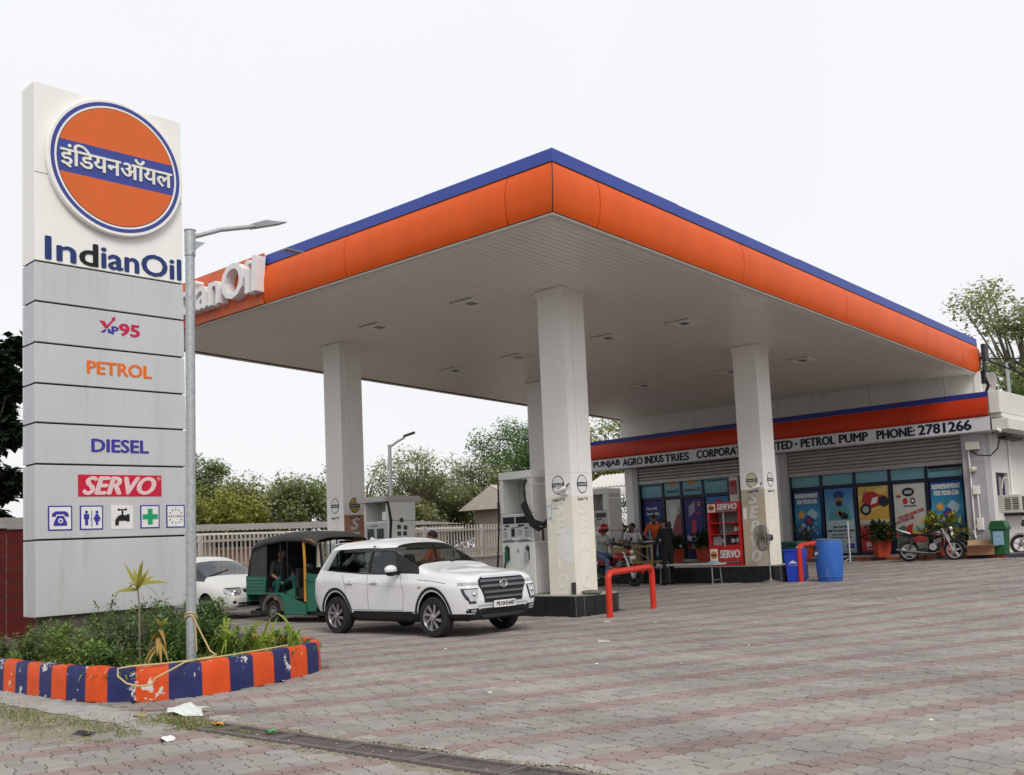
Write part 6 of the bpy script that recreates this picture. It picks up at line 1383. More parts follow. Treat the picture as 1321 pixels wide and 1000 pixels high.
    obj('wiper', sk.patch([((1.0, -.55), (.75, .1)), ((.97, -.55), (.73, .1))], 'z', 1, .006, .008, 6), BLACK, t); obj('dashboard', G().bx(.55, 1.0, -.7, .7, .6, .9), mat('dash_pale', (.12, .12, .12), .7), t, bev=.05); obj('cabin_floor', G().bx(-1.4, .6, -.7, .7, .3, .36), INT, t); seats(t, (-.1, -.8), .5)
    return t
sedan()

def auto():
    t = thing('auto_rickshaw', 'green three wheeler taxi with black canvas hood and yellow frame queued behind the white suv', 'three wheeler', (-18.3, 13.36, 0), 0)
    GRNA = mat('auto_green', (.01, .125, .075), .4, var=.15, scale=4, spec=.4); HOOD = mat('hood_canvas', (.055, .055, .055), .85, var=.35, scale=3, bump=.3, fine=30); YEL = mat('auto_yellow', (.5, .25, .04), .5, var=.15); MUD = mat('mudguard', (.1, .09, .08), .8, var=.2)
    hw = .66
    # hood: profile swept across with rounded edges
    top = [(-1.86, 1.02), (-1.8, 1.3), (-1.68, 1.62), (-1.5, 1.77), (-1.1, 1.84), (-.4, 1.9), (.25, 1.87), (.55, 1.82), (.78, 1.74)]
    g = G(); ys = [-1, -.97, -.88, -.6, 0, .6, .88, .97, 1]; dz = [-.16, -.07, -.02, .015, .03, .015, -.02, -.07, -.16]
    for i, (x, z) in enumerate(top):
        for y, d in zip(ys, dz):
            back = i < 3
            g.v.append((x+(.08*abs(y)**6 if back else 0), y*(hw+.02), z+(0 if back and i < 2 else d*(1 if i > 2 else .5))))
    m = len(ys); g.f = [(i*m+j, i*m+j+1, (i+1)*m+j+1, (i+1)*m+j) for i in range(len(top)-1) for j in range(m-1)]; g.m = [0]*len(g.f)
    o = obj('hood', g, HOOD, t, smooth=70); s = o.modifiers.new('s', 'SOLIDIFY'); s.thickness = .025
    for sg in (-1, 1):
        g = G(); g.prism([(-1.84, .98), (-1.12, .98), (-1.1, 1.2), (-1.08, 1.6), (-1.06, 1.76), (-1.4, 1.75), (-1.62, 1.6), (-1.76, 1.28)], (0, sg*hw-.01, 0), (1, 0, 0), az, (0, .022, 0)); obj('side_curtain', g, HOOD, t)
        obj('frame_band', G().prism([(.32, 1.68), (.56, 1.67), (.76, 1.62), (.78, 1.67), (.6, 1.75), (.3, 1.78)], (0, sg*(hw+.015)-.012, 0), (1, 0, 0), az, (0, .024, 0)), YEL, t)
        obj('front_post', G().tube([(.32, sg*hw, .45), (.33, sg*hw, 1.2), (.3, sg*hw, 1.72)], .03, 8), YEL, t)
        for x in (-.55, -.3): obj('hood_post', G().tube([(x, sg*hw, .95), (x, sg*hw, 1.74)], .017, 8), BLACK, t)
        # ribbed rear flank
        fl = obj('rear_flank', G().prism([(-1.9, .6), (-1.18, .6), (-1.12, .98), (-1.9, 1.0)], (0, sg*hw-.015, 0), (1, 0, 0), az, (0, .03, 0)), GRNA, t)
        for k in range(4): obj('flank_rib', G().bx(-1.86, -1.2, sg*(hw+.015)-.015, sg*(hw+.015)+.015, .70+.07*k, .735+.07*k), GRNA, fl, bev=.01)
        obj('lower_panel', G().prism([(-1.16, .64), (-.5, .64), (-.05, .5), (.35, .4), (.35, .18), (-.42, .18), (-.46, .4), (-.58, .6), (-1.16, .61)], (0, sg*hw-.02, 0), (1, 0, 0), az, (0, .035, 0)), GRNA, t)
        obj('step_panel', G().prism([(-.4, .2), (-.12, .2), (-.1, .74), (-.4, .66)], (0, sg*(hw-.04)-.015, 0), (1, 0, 0), az, (0, .03, 0)), GRNA, t)
        obj('front_door', G().prism([(.34, .25), (.66, .25), (.78, .5), (.8, 1.0), (.36, 1.05)], (0, sg*(hw-.02)-.015, 0), (1, 0, 0), az, (0, .03, 0)), GRNA, t); obj('door_rail', G().tube([(.34, sg*(hw+.01), .92), (.78, sg*(hw+.01), .88)], .015, 6), GRNA, t)
        # mudguard arch
        g = G(); A = [PI*i/10 for i in range(11)]
        for a in A:
            for r in (.29, .37):
                for y in (hw-.2, hw+.03): g.v.append((-.86+r*1.1*math.cos(a), sg*y, .25+r*math.sin(a)))
        for i in range(10): b = i*4; g.f += [(b+1, b+3, b+7, b+5), (b+2, b+6, b+7, b+3), (b, b+4, b+5, b+1)]; g.m += [0]*3
        obj('mudguard', g, MUD, t, smooth=40)
        obj('mirror', G().sph((.72, sg*(hw+.16), 1.18), (.03, .1, .07), 10, 8), BLACK, t, smooth=60)
        w = obj('wheel', G().lathe([(.12, -.06), (.2, -.065), (.235, -.04), (.235, .04), (.2, .065), (.12, .06)], (0, 0, 0), (0, sg, 0), n=30), TYRE, t, smooth=35, loc=(-.86, sg*(hw-.05), .236)); obj('rim', G().lathe([(.14, .03), (.12, .068), (.06, .05), (.05, .08), (0, .085)], (0, 0, 0), (0, sg, 0), n=20), mat('dusty_rim', (.2, .19, .18), .7, .3, var=.3), w, smooth=40)
    obj('rear_panel', G().prism([(-1.92, .45), (-1.88, .45), (-1.86, 1.02), (-1.92, 1.0)], (0, -hw, 0), (1, 0, 0), az, (0, 2*hw, 0)), GRNA, t); obj('rear_bumper', G().bx(-1.98, -1.92, -hw, hw, .34, .44), BLACK, t)
    obj('floor_pan', G().bx(-1.85, .85, -hw+.05, hw-.05, .16, .24), BLACK, t); obj('rear_seat', G().bx(-1.5, -.95, -hw+.06, hw-.06, .3, .72).box((-1.5, 0, .95), (.14, 2*hw-.14, .5), M=Matrix.Rotation(-.15, 3, 'Y')), INT, t)
    obj('front_bench', G().bx(-.05, .32, -hw+.08, hw-.08, .5, .74), INT, t); obj('driver_backrest', G().bx(-.08, .0, -hw+.06, hw-.06, .74, 1.15), BLACK, t); obj('partition', G().bx(.26, .31, .3, hw-.04, .75, 1.7), BLACK, t)
    obj('engine_box', G().bx(-.3, .25, -hw+.1, hw-.1, .26, .5), BLACK, t)
    obj('windscreen_frame', G().tube([(.8, -.55, 1.05), (.76, -.58, 1.66)], .03, 6).tube([(.8, .55, 1.05), (.76, .58, 1.66)], .03, 6), BLACK, t); obj('windscreen', G().bx(.79, .8, -.55, .55, 1.05, 1.64), GLS, t)
    obj('front_cowl', G().prism([(.7, .3), (.95, .45), (1.02, .8), (.9, 1.05), (.7, 1.05)], (0, -.5, 0), (1, 0, 0), az, (0, 1.0, 0)), GRNA, t, bev=.06); obj('front_wheel', G().lathe([(.12, -.06), (.2, -.065), (.235, -.04), (.235, .04), (.2, .065), (.12, .06)], (0, 0, 0), (0, 1, 0), n=26), TYRE, t, smooth=35, loc=(.95, 0, .236))
    obj('handlebar', G().tube([(.55, -.35, 1.08), (.6, -.2, 1.12), (.62, 0, 1.08), (.6, .2, 1.12), (.55, .35, 1.08)], .016, 8), BLACK, t)
    return t
auto()

# ---------------------------------------------------------------- motorcycles
def motorbike(lab, loc, rz, tank, tank2, rimc, lean=.1, front=None, steer=0.):
    t = thing('motorcycle', lab, 'motorcycle', loc, rz); t.rotation_euler = (lean, 0, rz)
    TK = mat('tank_'+tank[0], tank[1], .25, var=.05, coat=.5); TS = mat('tank_'+tank2[0], tank2[1], .3, var=.05, coat=.3); RM = mat('bikerim_'+rimc[0], rimc[1], .4, .3)
    R = .295; xf, xr = .63, -.62
    def wh(x, par):
        w = obj('wheel', G().torus((0, 0, 0), R-.042, .044, (0, 1, 0), 36, 10), TYRE, par, smooth=60, loc=(x, 0, R)); obj('rim', G().torus((0, 0, 0), R-.085, .016, (0, 1, 0), 36, 6, 1.4), RM, w, smooth=60)
        for k in range(5):
            a = 2*PI*k/5+.3; q = G()
            for d in (-.13, .13): q.cyl((.04*math.cos(a+d*3), 0, .04*math.sin(a+d*3)), ((R-.09)*math.cos(a+d*.8), 0, (R-.09)*math.sin(a+d*.8)), .014, .011, n=6)
            obj('spoke', q, RM, w)
        obj('hub', G().cyl((0, -.05, 0), (0, .05, 0), .05, n=14), RM, w); obj('brake_drum', G().cyl((0, -.055, 0), (0, -.03, 0), .075, n=16), ALLOY, w); return w
    wh(xr, t)
    fk = bpy.data.objects.new('front_fork', mesh_of(G().tube([(0, -.085, 0), (-.27, -.085, .62)], .021, 8).tube([(0, .085, 0), (-.27, .085, .62)], .021, 8).box((-.22, 0, .5), (.08, .22, .03)).box((-.27, 0, .62), (.08, .22, .03)), 'front_fork', 40)); COL.objects.link(fk); fk.data.materials.append(mat('fork_steel', (.6, .6, .6), .3, .6)); fk.parent = t
    piv = Matrix.Translation((xf, 0, R)) @ Matrix.Translation((-.27, 0, .6)) @ Matrix.Rotation(steer, 4, 'Z') @ Matrix.Translation((.27, 0, -.6)); fk.matrix_local = piv
    w = wh(0, fk); w.location = (0, 0, 0)
    g = G(); A = [(.15+.75*PI*i/10) for i in range(11)]
    for a in A:
        for y, r in ((-.06, .315), (0, .335), (.06, .315)): g.v.append((r*math.cos(a), y, r*math.sin(a)))
    g.f = [(i*3+j, i*3+j+1, i*3+4+j, i*3+3+j) for i in range(10) for j in range(2)]; g.m = [0]*20; q = obj('front_mudguard', g, TK if front is None else front, fk, smooth=60)
    obj('headlight', G().sph((-.12, 0, .62), (.1, .1, .1), 14, 8), TK, fk, smooth=60); obj('headlight_glass', G().sph((-.06, 0, .62), (.06, .08, .08), 12, 8), LAMPG, fk, smooth=60); obj('number_plate', G().box((-.03, 0, .48), (.012, .2, .09)), ICW, fk)
    obj('handlebar', G().tube([(-.42, -.36, .78), (-.36, -.28, .8), (-.3, -.1, .72), (-.3, .1, .72), (-.36, .28, .8), (-.42, .36, .78)], .013, 8), CHROME, fk, smooth=60)
    for sg in (-1, 1):
        obj('grip', G().cyl((-.44, sg*.37, .775), (-.38, sg*.29, .795), .019, n=8), RUBBER, fk); m = obj('mirror', G().tube([(-.36, sg*.28, .8), (-.36, sg*.34, .95)], .007, 6), BLACK, fk); obj('mirror_glass', G().sph((-.36, sg*.36, .98), (.015, .06, .04), 10, 6), BLACK, m, smooth=60); obj('indicator', G().sph((-.14, sg*.17, .6), (.03, .03, .025), 8, 6), mat('amber', (.3, .12, .02), .2), fk)
    obj('instrument', G().box((-.2, 0, .76), (.12, .2, .06), M=Matrix.Rotation(.5, 3, 'Y')), BLACK, fk, bev=.015)
    obj('tank', G().sph((.14, 0, .79), (.27, .145, .125), 18, 12, z0=-.75), TK, t, smooth=60); obj('tank_stripe', G().sph((.17, 0, .76), (.2, .152, .06), 16, 8), TS, t, smooth=60)
    sg_ = G()
    for x, z, w_ in [(-.1, .8, .11), (-.3, .79, .13), (-.55, .82, .125), (-.74, .86, .1)]:
        for y, zz in ((-w_, -.05), (-w_*.9, 0), (0, .015), (w_*.9, 0), (w_, -.05)): sg_.v.append((x, y, z+zz))
    sg_.f = [(i*5+j, i*5+j+1, i*5+6+j, i*5+5+j) for i in range(3) for j in range(4)]; sg_.m = [0]*12; s = obj('seat', sg_, BLACK, t, smooth=60); md = s.modifiers.new('s', 'SOLIDIFY'); md.thickness = .07; md.offset = -1
    obj('tail', G().prism([(-.45, .62), (-.8, .76), (-.92, .84), (-.78, .84), (-.4, .75)], (0, -.09, 0), (1, 0, 0), az, (0, .18, 0)), TK, t, bev=.02); obj('tail_light', G().box((-.9, 0, .79), (.06, .14, .07)), mat('tail_red', (.35, .01, .01), .2), t)
    obj('grab_rail', G().tube([(-.55, -.13, .82), (-.78, -.14, .9), (-.93, -.08, .97), (-.93, .08, .97), (-.78, .14, .9), (-.55, .13, .82)], .015, 8), mat('rail_silver', (.5, .5, .5), .4, .5), t, smooth=60)
    g = G()
    for i in range(9):
        a = .6+2.0*i/8
        for y in (-.07, .07): g.v.append((xr+.335*math.cos(a), y, R+.335*math.sin(a)))
    g.f = [(2*i, 2*i+1, 2*i+3, 2*i+2) for i in range(8)]; g.m = [0]*8; obj('rear_mudguard', g, BLACK, t, smooth=60)
    obj('engine', G().box((.07, 0, .42), (.26, .24, .2)).box((.16, 0, .58), (.2, .2, .16), M=Matrix.Rotation(-.3, 3, 'Y')), mat('engine_black', (.04, .04, .042), .5, .4, var=.3), t, bev=.02); obj('engine_cover', G().cyl((.04, -.17, .42), (.04, -.1, .42), .1, .11, n=18), ALLOY, t)
    for k in range(5): obj('cooling_fin', G().box((.16+.008*k, 0, .53+.028*k), (.24, .23, .008), M=Matrix.Rotation(-.3, 3, 'Y')), ALLOY, t)
    obj('side_panel', G().prism([(-.15, .55), (-.45, .58), (-.5, .7), (-.3, .76), (-.1, .7)], (0, -.14, 0), (1, 0, 0), az, (0, .28, 0)), TS, t, bev=.02)
    obj('frame', G().tube([(.36, 0, .86), (.3, 0, .45), (.1, 0, .28), (-.3, 0, .3), (xr+.1, 0, .7)], .022, 8).tube([(xr, -.09, R), (-.15, -.09, .36)], .02, 6).tube([(xr, .09, R), (-.15, .09, .36)], .02, 6), BLACK, t)
    for sg in (-1, 1): obj('shock', G().cyl((xr-.0, sg*.12, R+.04), (-.5, sg*.12, .68), .03, n=10), mat('shock_dark', (.08, .08, .08), .4, .5), t); obj('footrest', G().cyl((-.05, sg*.12, .3), (-.05, sg*.28, .3), .015, n=6), RUBBER, t)
    obj('exhaust', G().tube([(.26, -.12, .46), (.24, -.15, .3), (.05, -.16, .24), (-.25, -.16, .26), (-.75, -.17, .33), (-.98, -.175, .38)], .03, 10, rs=[.016, .018, .02, .04, .045, .035]), mat('exhaust_steel', (.1, .1, .1), .4, .6), t, smooth=60); obj('leg_guard', G().tube([(.3, -.05, .42), (.34, -.24, .45), (.36, -.28, .6), (.34, -.24, .74), (.28, -.05, .78)], .013, 8), mat('guard_steel', (.2, .2, .2), .4, .8), t, smooth=60)
    obj('side_stand', G().cyl((-.12, .12, .28), (-.2, .3, -.04), .014, n=6), BLACK, t); return t
motorbike('black motorcycle with white alloy wheels parked before the right shop window', (-11.28, 29.85, gz(29.8)+.0), math.radians(24), ('black', (.02, .02, .022)), ('maroon', (.2, .015, .02)), ('white', (.62, .62, .6)), lean=.08, steer=-.35)
motorbike('red motorcycle carrying the rider in the red helmet', (-16.82, 21.95, gz(21.9)), math.radians(-4), ('red', (.3, .012, .012)), ('darkred', (.2, .012, .012)), ('dark', (.05, .05, .05)), lean=.0)
motorbike('dark motorcycle cut off by the right edge beside the white wall', (-8.75, 31.9, gz(31.9)), math.radians(195), ('black', (.02, .02, .022)), ('steelgrey', (.12, .12, .13)), ('grey', (.2, .2, .2)), lean=-.06)
# ================================================================== PEOPLE
def person(lab, loc, rz, J, wear, hair=True, helmet=None, face_dir=None, voxel=.0095):
    """J: joint positions in the person's own frame (x forward, y left). One continuous skin, coloured per body region."""
    V = {k: Vector(v) for k, v in J.items()}; g = G(); segs = []
    def cap(a, b, r0, r1, tagn):
        a = Vector(V[a] if isinstance(a, str) else a); b = Vector(V[b] if isinstance(b, str) else b); g.cyl(a, b, r0, r1, n=12); g.sph(a, r0, 12, 8); g.sph(b, r1, 12, 8); segs.append((a, b, (r0+r1)/2, tagn))
    hd = V['head']; nk = V['neck']; up = (hd-nk).normalized(); fd = Vector(face_dir or (1, 0, -.1)).normalized(); fd = (fd-up*fd.dot(up)*.6).normalized(); lf = up.cross(fd).normalized()
    M = Matrix((fd, lf, up)).transposed()
    g.sph(hd, (.098, .078, .118), 18, 12, M=M); g.sph(hd+fd*.022-up*.06, (.07, .058, .058), 12, 8, M=M); segs.append((hd-up*.05, hd+up*.06, .09, 'skin'))
    g.sph(hd+fd*.1-up*.018, (.02, .015, .026), 8, 6, M=M)
    for s in (-1, 1): g.sph(hd+lf*(.078*s)-fd*.005-up*.01, (.022, .012, .034), 8, 6, M=M)
    cap(nk-up*.05, hd-up*.05, .058, .052, 'skin')
    ch, pv = V['chest'], V['pelvis']; ax_ = (V['shL']-V['shR']).normalized()
    tz = (ch-pv).normalized(); tf = ax_.cross(tz).normalized(); MT = Matrix((tf, ax_, tz)).transposed()
    g.sph(ch, (.125, .175, .2), 16, 12, M=MT); g.sph((ch+pv)/2, (.115, .155, .19), 16, 12, M=MT); g.sph(pv, (.125, .17, .13), 16, 12, M=MT)
    segs.append((ch, (ch*2+pv)/3, .16, 'top')); segs.append(((ch*2+pv)/3, pv+tz*.06, .15, 'top')); segs.append((pv, pv-tz*.06, .15, 'legs'))
    for s in 'LR':
        cap('sh'+s, 'el'+s, .056, .042, 'sleeve'); cap('el'+s, 'ha'+s, .04, .027, 'fore'); cap(V['chest']+tz*.12, 'sh'+s, .075, .06, 'top')
        h = V['ha'+s]; fdir = (h-V['el'+s]).normalized(); sd = fdir.cross(Vector((0, 0, 1))); sd = sd.normalized() if sd.length > .1 else Vector((0, 1, 0)); dn = sd.cross(fdir)
        cap(h, h+fdir*.075, .03, .034, 'hand')
        for k, ln in zip((-1.5, -.5, .5, 1.5), (.055, .07, .066, .05)): b = h+fdir*.09+sd*(.019*k); cap(b, b+fdir*ln*.6-dn*.012, .0105, .01, 'hand'); cap(b+fdir*ln*.6-dn*.012, b+fdir*ln-dn*.04, .01, .0085, 'hand')
        tsd = sd if (s == 'L') else -sd; b = h+fdir*.03; cap(b, b-tsd*.045+fdir*.035, .013, .011, 'hand')
        cap('hi'+s, 'kn'+s, .088, .062, 'legs'); cap('kn'+s, 'an'+s, .06, .042, 'shin'); cap(pv, 'hi'+s, .11, .095, 'legs')
        a, t_ = V['an'+s], V['to'+s]; cap(a-Vector((0, 0, .03)), t_, .045, .036, 'shoe')
    me = mesh_of(g, 'person'); o = bpy.data.objects.new('tmp', me); COL.objects.link(o)
    r = o.modifiers.new('r', 'REMESH'); r.mode = 'VOXEL'; r.voxel_size = voxel; s = o.modifiers.new('s', 'SMOOTH'); s.factor = .5; s.iterations = 4
    out = ev_mesh(o); mats_ = []; idx = {}
    for k in ('skin', 'top', 'sleeve', 'fore', 'hand', 'legs', 'shin', 'shoe'):
        m = wear.get(k, SKIN if k in ('skin', 'hand', 'fore') else None) or wear.get({'sleeve': 'top', 'shin': 'legs'}.get(k), SKIN)
        if m not in mats_: mats_.append(m)
        idx[k] = mats_.index(m)
    A = np.array([s_[0] for s_ in segs]); B = np.array([s_[1] for s_ in segs]); R_ = np.array([s_[2] for s_ in segs]); tg = [idx[s_[3]] for s_ in segs]
    n = len(out.polygons); c = np.empty(n*3); out.polygons.foreach_get('center', c); c = c.reshape(-1, 3)
    d = B-A; L2 = (d*d).sum(1)+1e-9; best = np.full(n, 1e9); bi = np.zeros(n, int)
    for i in range(len(A)):
        t = np.clip(((c-A[i]) @ d[i])/L2[i], 0, 1); q = np.linalg.norm(c-(A[i]+t[:, None]*d[i]), axis=1)/R_[i]; w_ = q < best; best[w_] = q[w_]; bi[w_] = tg[i]
    for m in mats_: out.materials.append(m)
    out.polygons.foreach_set('material_index', bi.astype(np.int32)); out.polygons.foreach_set('use_smooth', [True]*n)
    p = bpy.data.objects.new('person', out); COL.objects.link(p); p.location = loc; p.rotation_euler = (0, 0, rz); tag(p, lab, 'person')
    for s in (-1, 1): obj('eye', G().sph(hd+fd*.083+lf*(.032*s)+up*.012, (.012, .014, .009), 8, 6, M=M), mat('eye', (.25, .22, .2), .3), p, smooth=60); obj('eyebrow', G().box(hd+fd*.092+lf*(.033*s)+up*.034, (.012, .036, .008), M=M), HAIR, p)
    obj('mouth', G().box(hd+fd*.088-up*.062, (.012, .042, .01), M=M), mat('lips', (.16, .06, .045), .5), p)
    if hair:
        q = G(); q.sph(hd-fd*.012+up*.012, (.106, .09, .124), 18, 10, M=M @ Matrix.Rotation(-.55, 3, 'Y'), z0=.0, z1=1); obj('hair', q, HAIR, p, smooth=80)
        if wear.get('beard'): obj('beard', G().sph(hd+fd*.03-up*.075, (.066, .06, .05), 12, 8, M=M, z1=.55), HAIR, p, smooth=80)
    if helmet:
        q = G(); q.sph(hd+up*.015-fd*.005, (.15, .135, .155), 20, 12, M=M @ Matrix.Rotation(-.25, 3, 'Y'), z0=-.25); hm = obj('helmet', q, helmet, p, smooth=80); md = hm.modifiers.new('s', 'SOLIDIFY'); md.thickness = .02
        obj('helmet_side', G().sph(hd-fd*.05-up*.03, (.12, .138, .13), 18, 10, M=M, z0=-.7, z1=.4), helmet, p, smooth=80); obj('visor', G().sph(hd+fd*.01+up*.0, (.15, .13, .1), 18, 8, M=M, z0=-.35, z1=.35), mat('visor_dark', (.02, .02, .022), .12), p, smooth=80)
    return p
def cloth(n, c, v=.15): return mat('cloth_'+n, c, .85, var=v, scale=9, bump=.15)
C_BLK, C_ORG, C_WHT, C_GRY = cloth('black', (.012, .012, .014)), cloth('orange', (.55, .1, .025)), cloth('white', (.55, .54, .57)), cloth('grey', (.09, .1, .12))
C_JEAN, C_NAVY, C_TEAL, C_DKG = cloth('denim', (.1, .16, .27), .3), cloth('navy', (.025, .03, .06)), cloth('teal', (.01, .09, .08)), cloth('darkgreen', (.012, .018, .017)); SHOE = mat('shoe_black', (.012, .012, .012), .4); C_TSH = cloth('print', (.32, .36, .33), .5)
def stand(**k):
    d = dict(pelvis=(0, 0, .95), chest=(.02, 0, 1.28), neck=(.03, 0, 1.5), head=(.06, 0, 1.65), shL=(.02, .19, 1.42), shR=(.02, -.19, 1.42), elL=(.02, .25, 1.13), elR=(.02, -.25, 1.13), haL=(.1, .26, .88), haR=(.1, -.26, .88),
             hiL=(0, .09, .9), hiR=(0, -.09, .9), knL=(.02, .1, .5), knR=(.02, -.1, .5), anL=(-.02, .11, .09), anR=(-.02, -.11, .09), toL=(.15, .13, .04), toR=(.15, -.13, .04)); d.update(k); return d
ZI = .645
# man in black reading at the desk end, facing left
person('man in black clothes and cap of dark hair reading a ledger at the desk end', (-15.38, 22.35, gz(22.3)), math.radians(165), stand(chest=(.06, 0, 1.3), neck=(.12, 0, 1.5), head=(.2, 0, 1.63), shL=(.06, .19, 1.44), shR=(.06, -.19, 1.44), elL=(.12, .27, 1.15), elR=(.14, -.27, 1.15), haL=(.36, .14, 1.22), haR=(.24, -.1, 1.42), knL=(.02, .12, .5), anL=(-.05, .14, .09), toL=(.12, .17, .04)), dict(top=C_BLK, legs=C_BLK, shoe=SHOE, fore=C_BLK, beard=True), face_dir=(1, 0, -.6))
person('attendant in orange shirt bending over the desk behind the man in black', (-16.85, 23.95, ZI-.08), math.radians(-70), stand(pelvis=(-.1, 0, .85), chest=(.05, 0, 1.12), neck=(.16, 0, 1.3), head=(.25, 0, 1.42), shL=(.08, .19, 1.25), shR=(.08, -.19, 1.25), elL=(.2, .3, 1.0), elR=(.2, -.3, 1.0), haL=(.45, .2, .84), haR=(.5, -.05, .84), hiL=(-.1, .09, .8), hiR=(-.1, -.09, .8), knL=(.0, .1, .43), knR=(.0, -.1, .43)), dict(top=C_ORG, legs=C_NAVY, shoe=SHOE, beard=True), face_dir=(1, -.2, -.7))
person('man in white shirt seated behind the desk, looking right', (-17.72, 23.95, ZI-.3), math.radians(-40), stand(pelvis=(0, 0, .8), chest=(-.02, 0, 1.1), neck=(0, 0, 1.3), head=(.05, .0, 1.44), shL=(0, .2, 1.24), shR=(0, -.2, 1.24), elL=(.1, .28, .98), elR=(.1, -.28, .98), haL=(.33, .2, 1.04), haR=(.33, -.18, 1.04), hiL=(0, .1, .78), hiR=(0, -.1, .78), knL=(.4, .12, .78), knR=(.4, -.12, .78), anL=(.4, .12, .39), anR=(.4, -.12, .39), toL=(.55, .13, .34), toR=(.55, -.13, .34)), dict(top=C_WHT, sleeve=C_WHT, fore=C_WHT, legs=C_GRY, shoe=SHOE), face_dir=(.6, -.8, -.1))
person('man in grey shirt standing behind the desk left of the one in white', (-18.55, 24.15, ZI-.24), math.radians(-60), stand(elL=(.05, .27, 1.15), haL=(.28, .2, 1.08), elR=(.05, -.27, 1.15), haR=(.28, -.18, 1.08)), dict(top=C_GRY, legs=C_NAVY, shoe=SHOE, fore=C_GRY, beard=True), face_dir=(1, .0, -.1))
# rider with red helmet
person('rider in red helmet, printed shirt and blue jeans astride the red motorcycle', (-16.98, 21.95, gz(21.9)), math.radians(-4), dict(pelvis=(-.38, 0, .93), chest=(-.3, 0, 1.22), neck=(-.26, 0, 1.42), head=(-.22, 0, 1.56), shL=(-.29, .19, 1.35), shR=(-.29, -.19, 1.35), elL=(.0, .3, 1.2), elR=(.0, -.3, 1.2), haL=(.27, .34, 1.12), haR=(.27, -.34, 1.12), hiL=(-.34, .12, .88), hiR=(-.34, -.12, .88), knL=(.05, .2, .72), knR=(.06, -.22, .7), anL=(-.08, .24, .38), anR=(.04, -.28, .14), toL=(.08, .25, .32), toR=(.2, -.32, .04)), dict(top=C_TSH, fore=SKIN, legs=C_JEAN, shoe=SHOE), helmet=mat('helmet_red', (.3, .012, .015), .15, var=.04, coat=.6), face_dir=(1, -.25, -.1))
# attendant beyond the suv
person('pump attendant in orange shirt standing behind the white suv', (-15.5, 14.15, .03), math.radians(-150), stand(elL=(.1, .3, 1.2), haL=(.3, .2, 1.15), elR=(.1, -.3, 1.2), haR=(.32, -.18, 1.1)), dict(top=C_ORG, legs=C_NAVY, shoe=SHOE, fore=SKIN), face_dir=(1, 0, -.2))
# passenger in the three wheeler, one bare foot up
person('passenger in dark green top and teal trousers seated in the three wheeler', (-19.22, 12.98, 0), math.radians(-8), dict(pelvis=(-.12, 0, .82), chest=(-.1, 0, 1.14), neck=(-.06, 0, 1.34), head=(.0, 0, 1.48), shL=(-.08, .17, 1.27), shR=(-.08, -.17, 1.27), elL=(.05, .24, 1.05), elR=(.0, -.25, 1.03), haL=(.22, .12, .98), haR=(.24, -.2, .92), hiL=(-.06, .1, .8), hiR=(-.06, -.12, .8), knL=(.36, .1, .95), knR=(.3, -.2, .93), anL=(.42, .1, .52), anR=(.14, -.24, .55), toL=(.56, .1, .5), toR=(.26, -.28, .5)), dict(top=C_DKG, legs=C_TEAL, shoe=SKIN, fore=SKIN), face_dir=(1, 0, -.05))
# ================================================================== FENCE, SHED, HUT, FAR WALLS
FENW = mat('fence_white', (.72, .68, .63), .6, var=.08, scale=6)
fn = thing('paling_fence', 'long white metal paling fence on a low white wall behind the forecourt', 'fence', (-28, 0, 0))
FZ0 = lambda y: .86+.012*(y-16)
MEp = mesh_of(G().box((0, 0, .66), (.035, .04, 1.24)), 'picket'); MEp.materials.append(FENW)
y = 10.0; k = 0
while y < 42:
    o = bpy.data.objects.new('picket', MEp); COL.objects.link(o); o.parent = fn; o.location = (0, y, FZ0(y)); y += .155; k += 1
y = 10
while y < 42:
    z = FZ0(y+1.5); s_ = .012*3
    for h in (.36, 1.1): g = G(); g.prism([(0, -.035), (2.98, -.035+s_), (2.98, .035+s_), (0, .035)], (.05, y, FZ0(y)+h), (0, 1, 0), az, (.04, 0, 0)); obj('rail', g, FENW, fn)
    obj('post', G().bx(.02, .12, y-.06, y+.06, FZ0(y)-.1, FZ0(y)+1.28), FENW, fn); y += 3
bw = thing('boundary_wall', 'low white plastered wall carrying the paling fence', 'wall', (0, 0, 0)); g = G(); g.prism([(10, 0), (42, 0), (42, FZ0(42)), (10, FZ0(10))], (-28.1, 0, 0), (0, 1, 0), az, (.22, 0, 0)); obj('wall', g, mat('wall_plain', (.66, .63, .58), .85, var=.08, scale=1.5, bump=.1, col2=(.45, .42, .37), cut=(.6, .85)), bw)
obj('coping', G().prism([(10, 0), (42, FZ0(42)-FZ0(10)), (42, FZ0(42)-FZ0(10)+.06), (10, .06)], (-28.14, 0, FZ0(10)+.002), (0, 1, 0), az, (.3, 0, 0)), FENW, bw)
BRK = [mat('brick_a', (.33, .16, .11), .9, var=.2, scale=9), mat('brick_b', (.38, .21, .15), .9, var=.2, scale=9)]; BEI = mat('shed_beige', (.5, .4, .29), .85, var=.12, scale=3); ASB = mat('corrugated_grey', (.2, .19, .175), .9, var=.2, scale=2, col2=(.13, .12, .11), cut=(.5, .75))
def corrugated(name, par, o, u, v, nu, p, m, amp=.035):
    """sheet: o corner, u along the corrugation count, v down the slope"""
    o, u, v = Vector(o), Vector(u), Vector(v); n = u.cross(v).normalized(); g = G(); K = int(u.length/p)*4
    for i in range(K+1):
        h = amp*math.sin(i*PI/2); q = o+u*(i/K)+n*h; g.v += [tuple(q), tuple(q+v)]
    g.f = [(2*i, 2*i+2, 2*i+3, 2*i+1) for i in range(K)]; g.m = [0]*K; return obj(name, g, m, par, smooth=80)
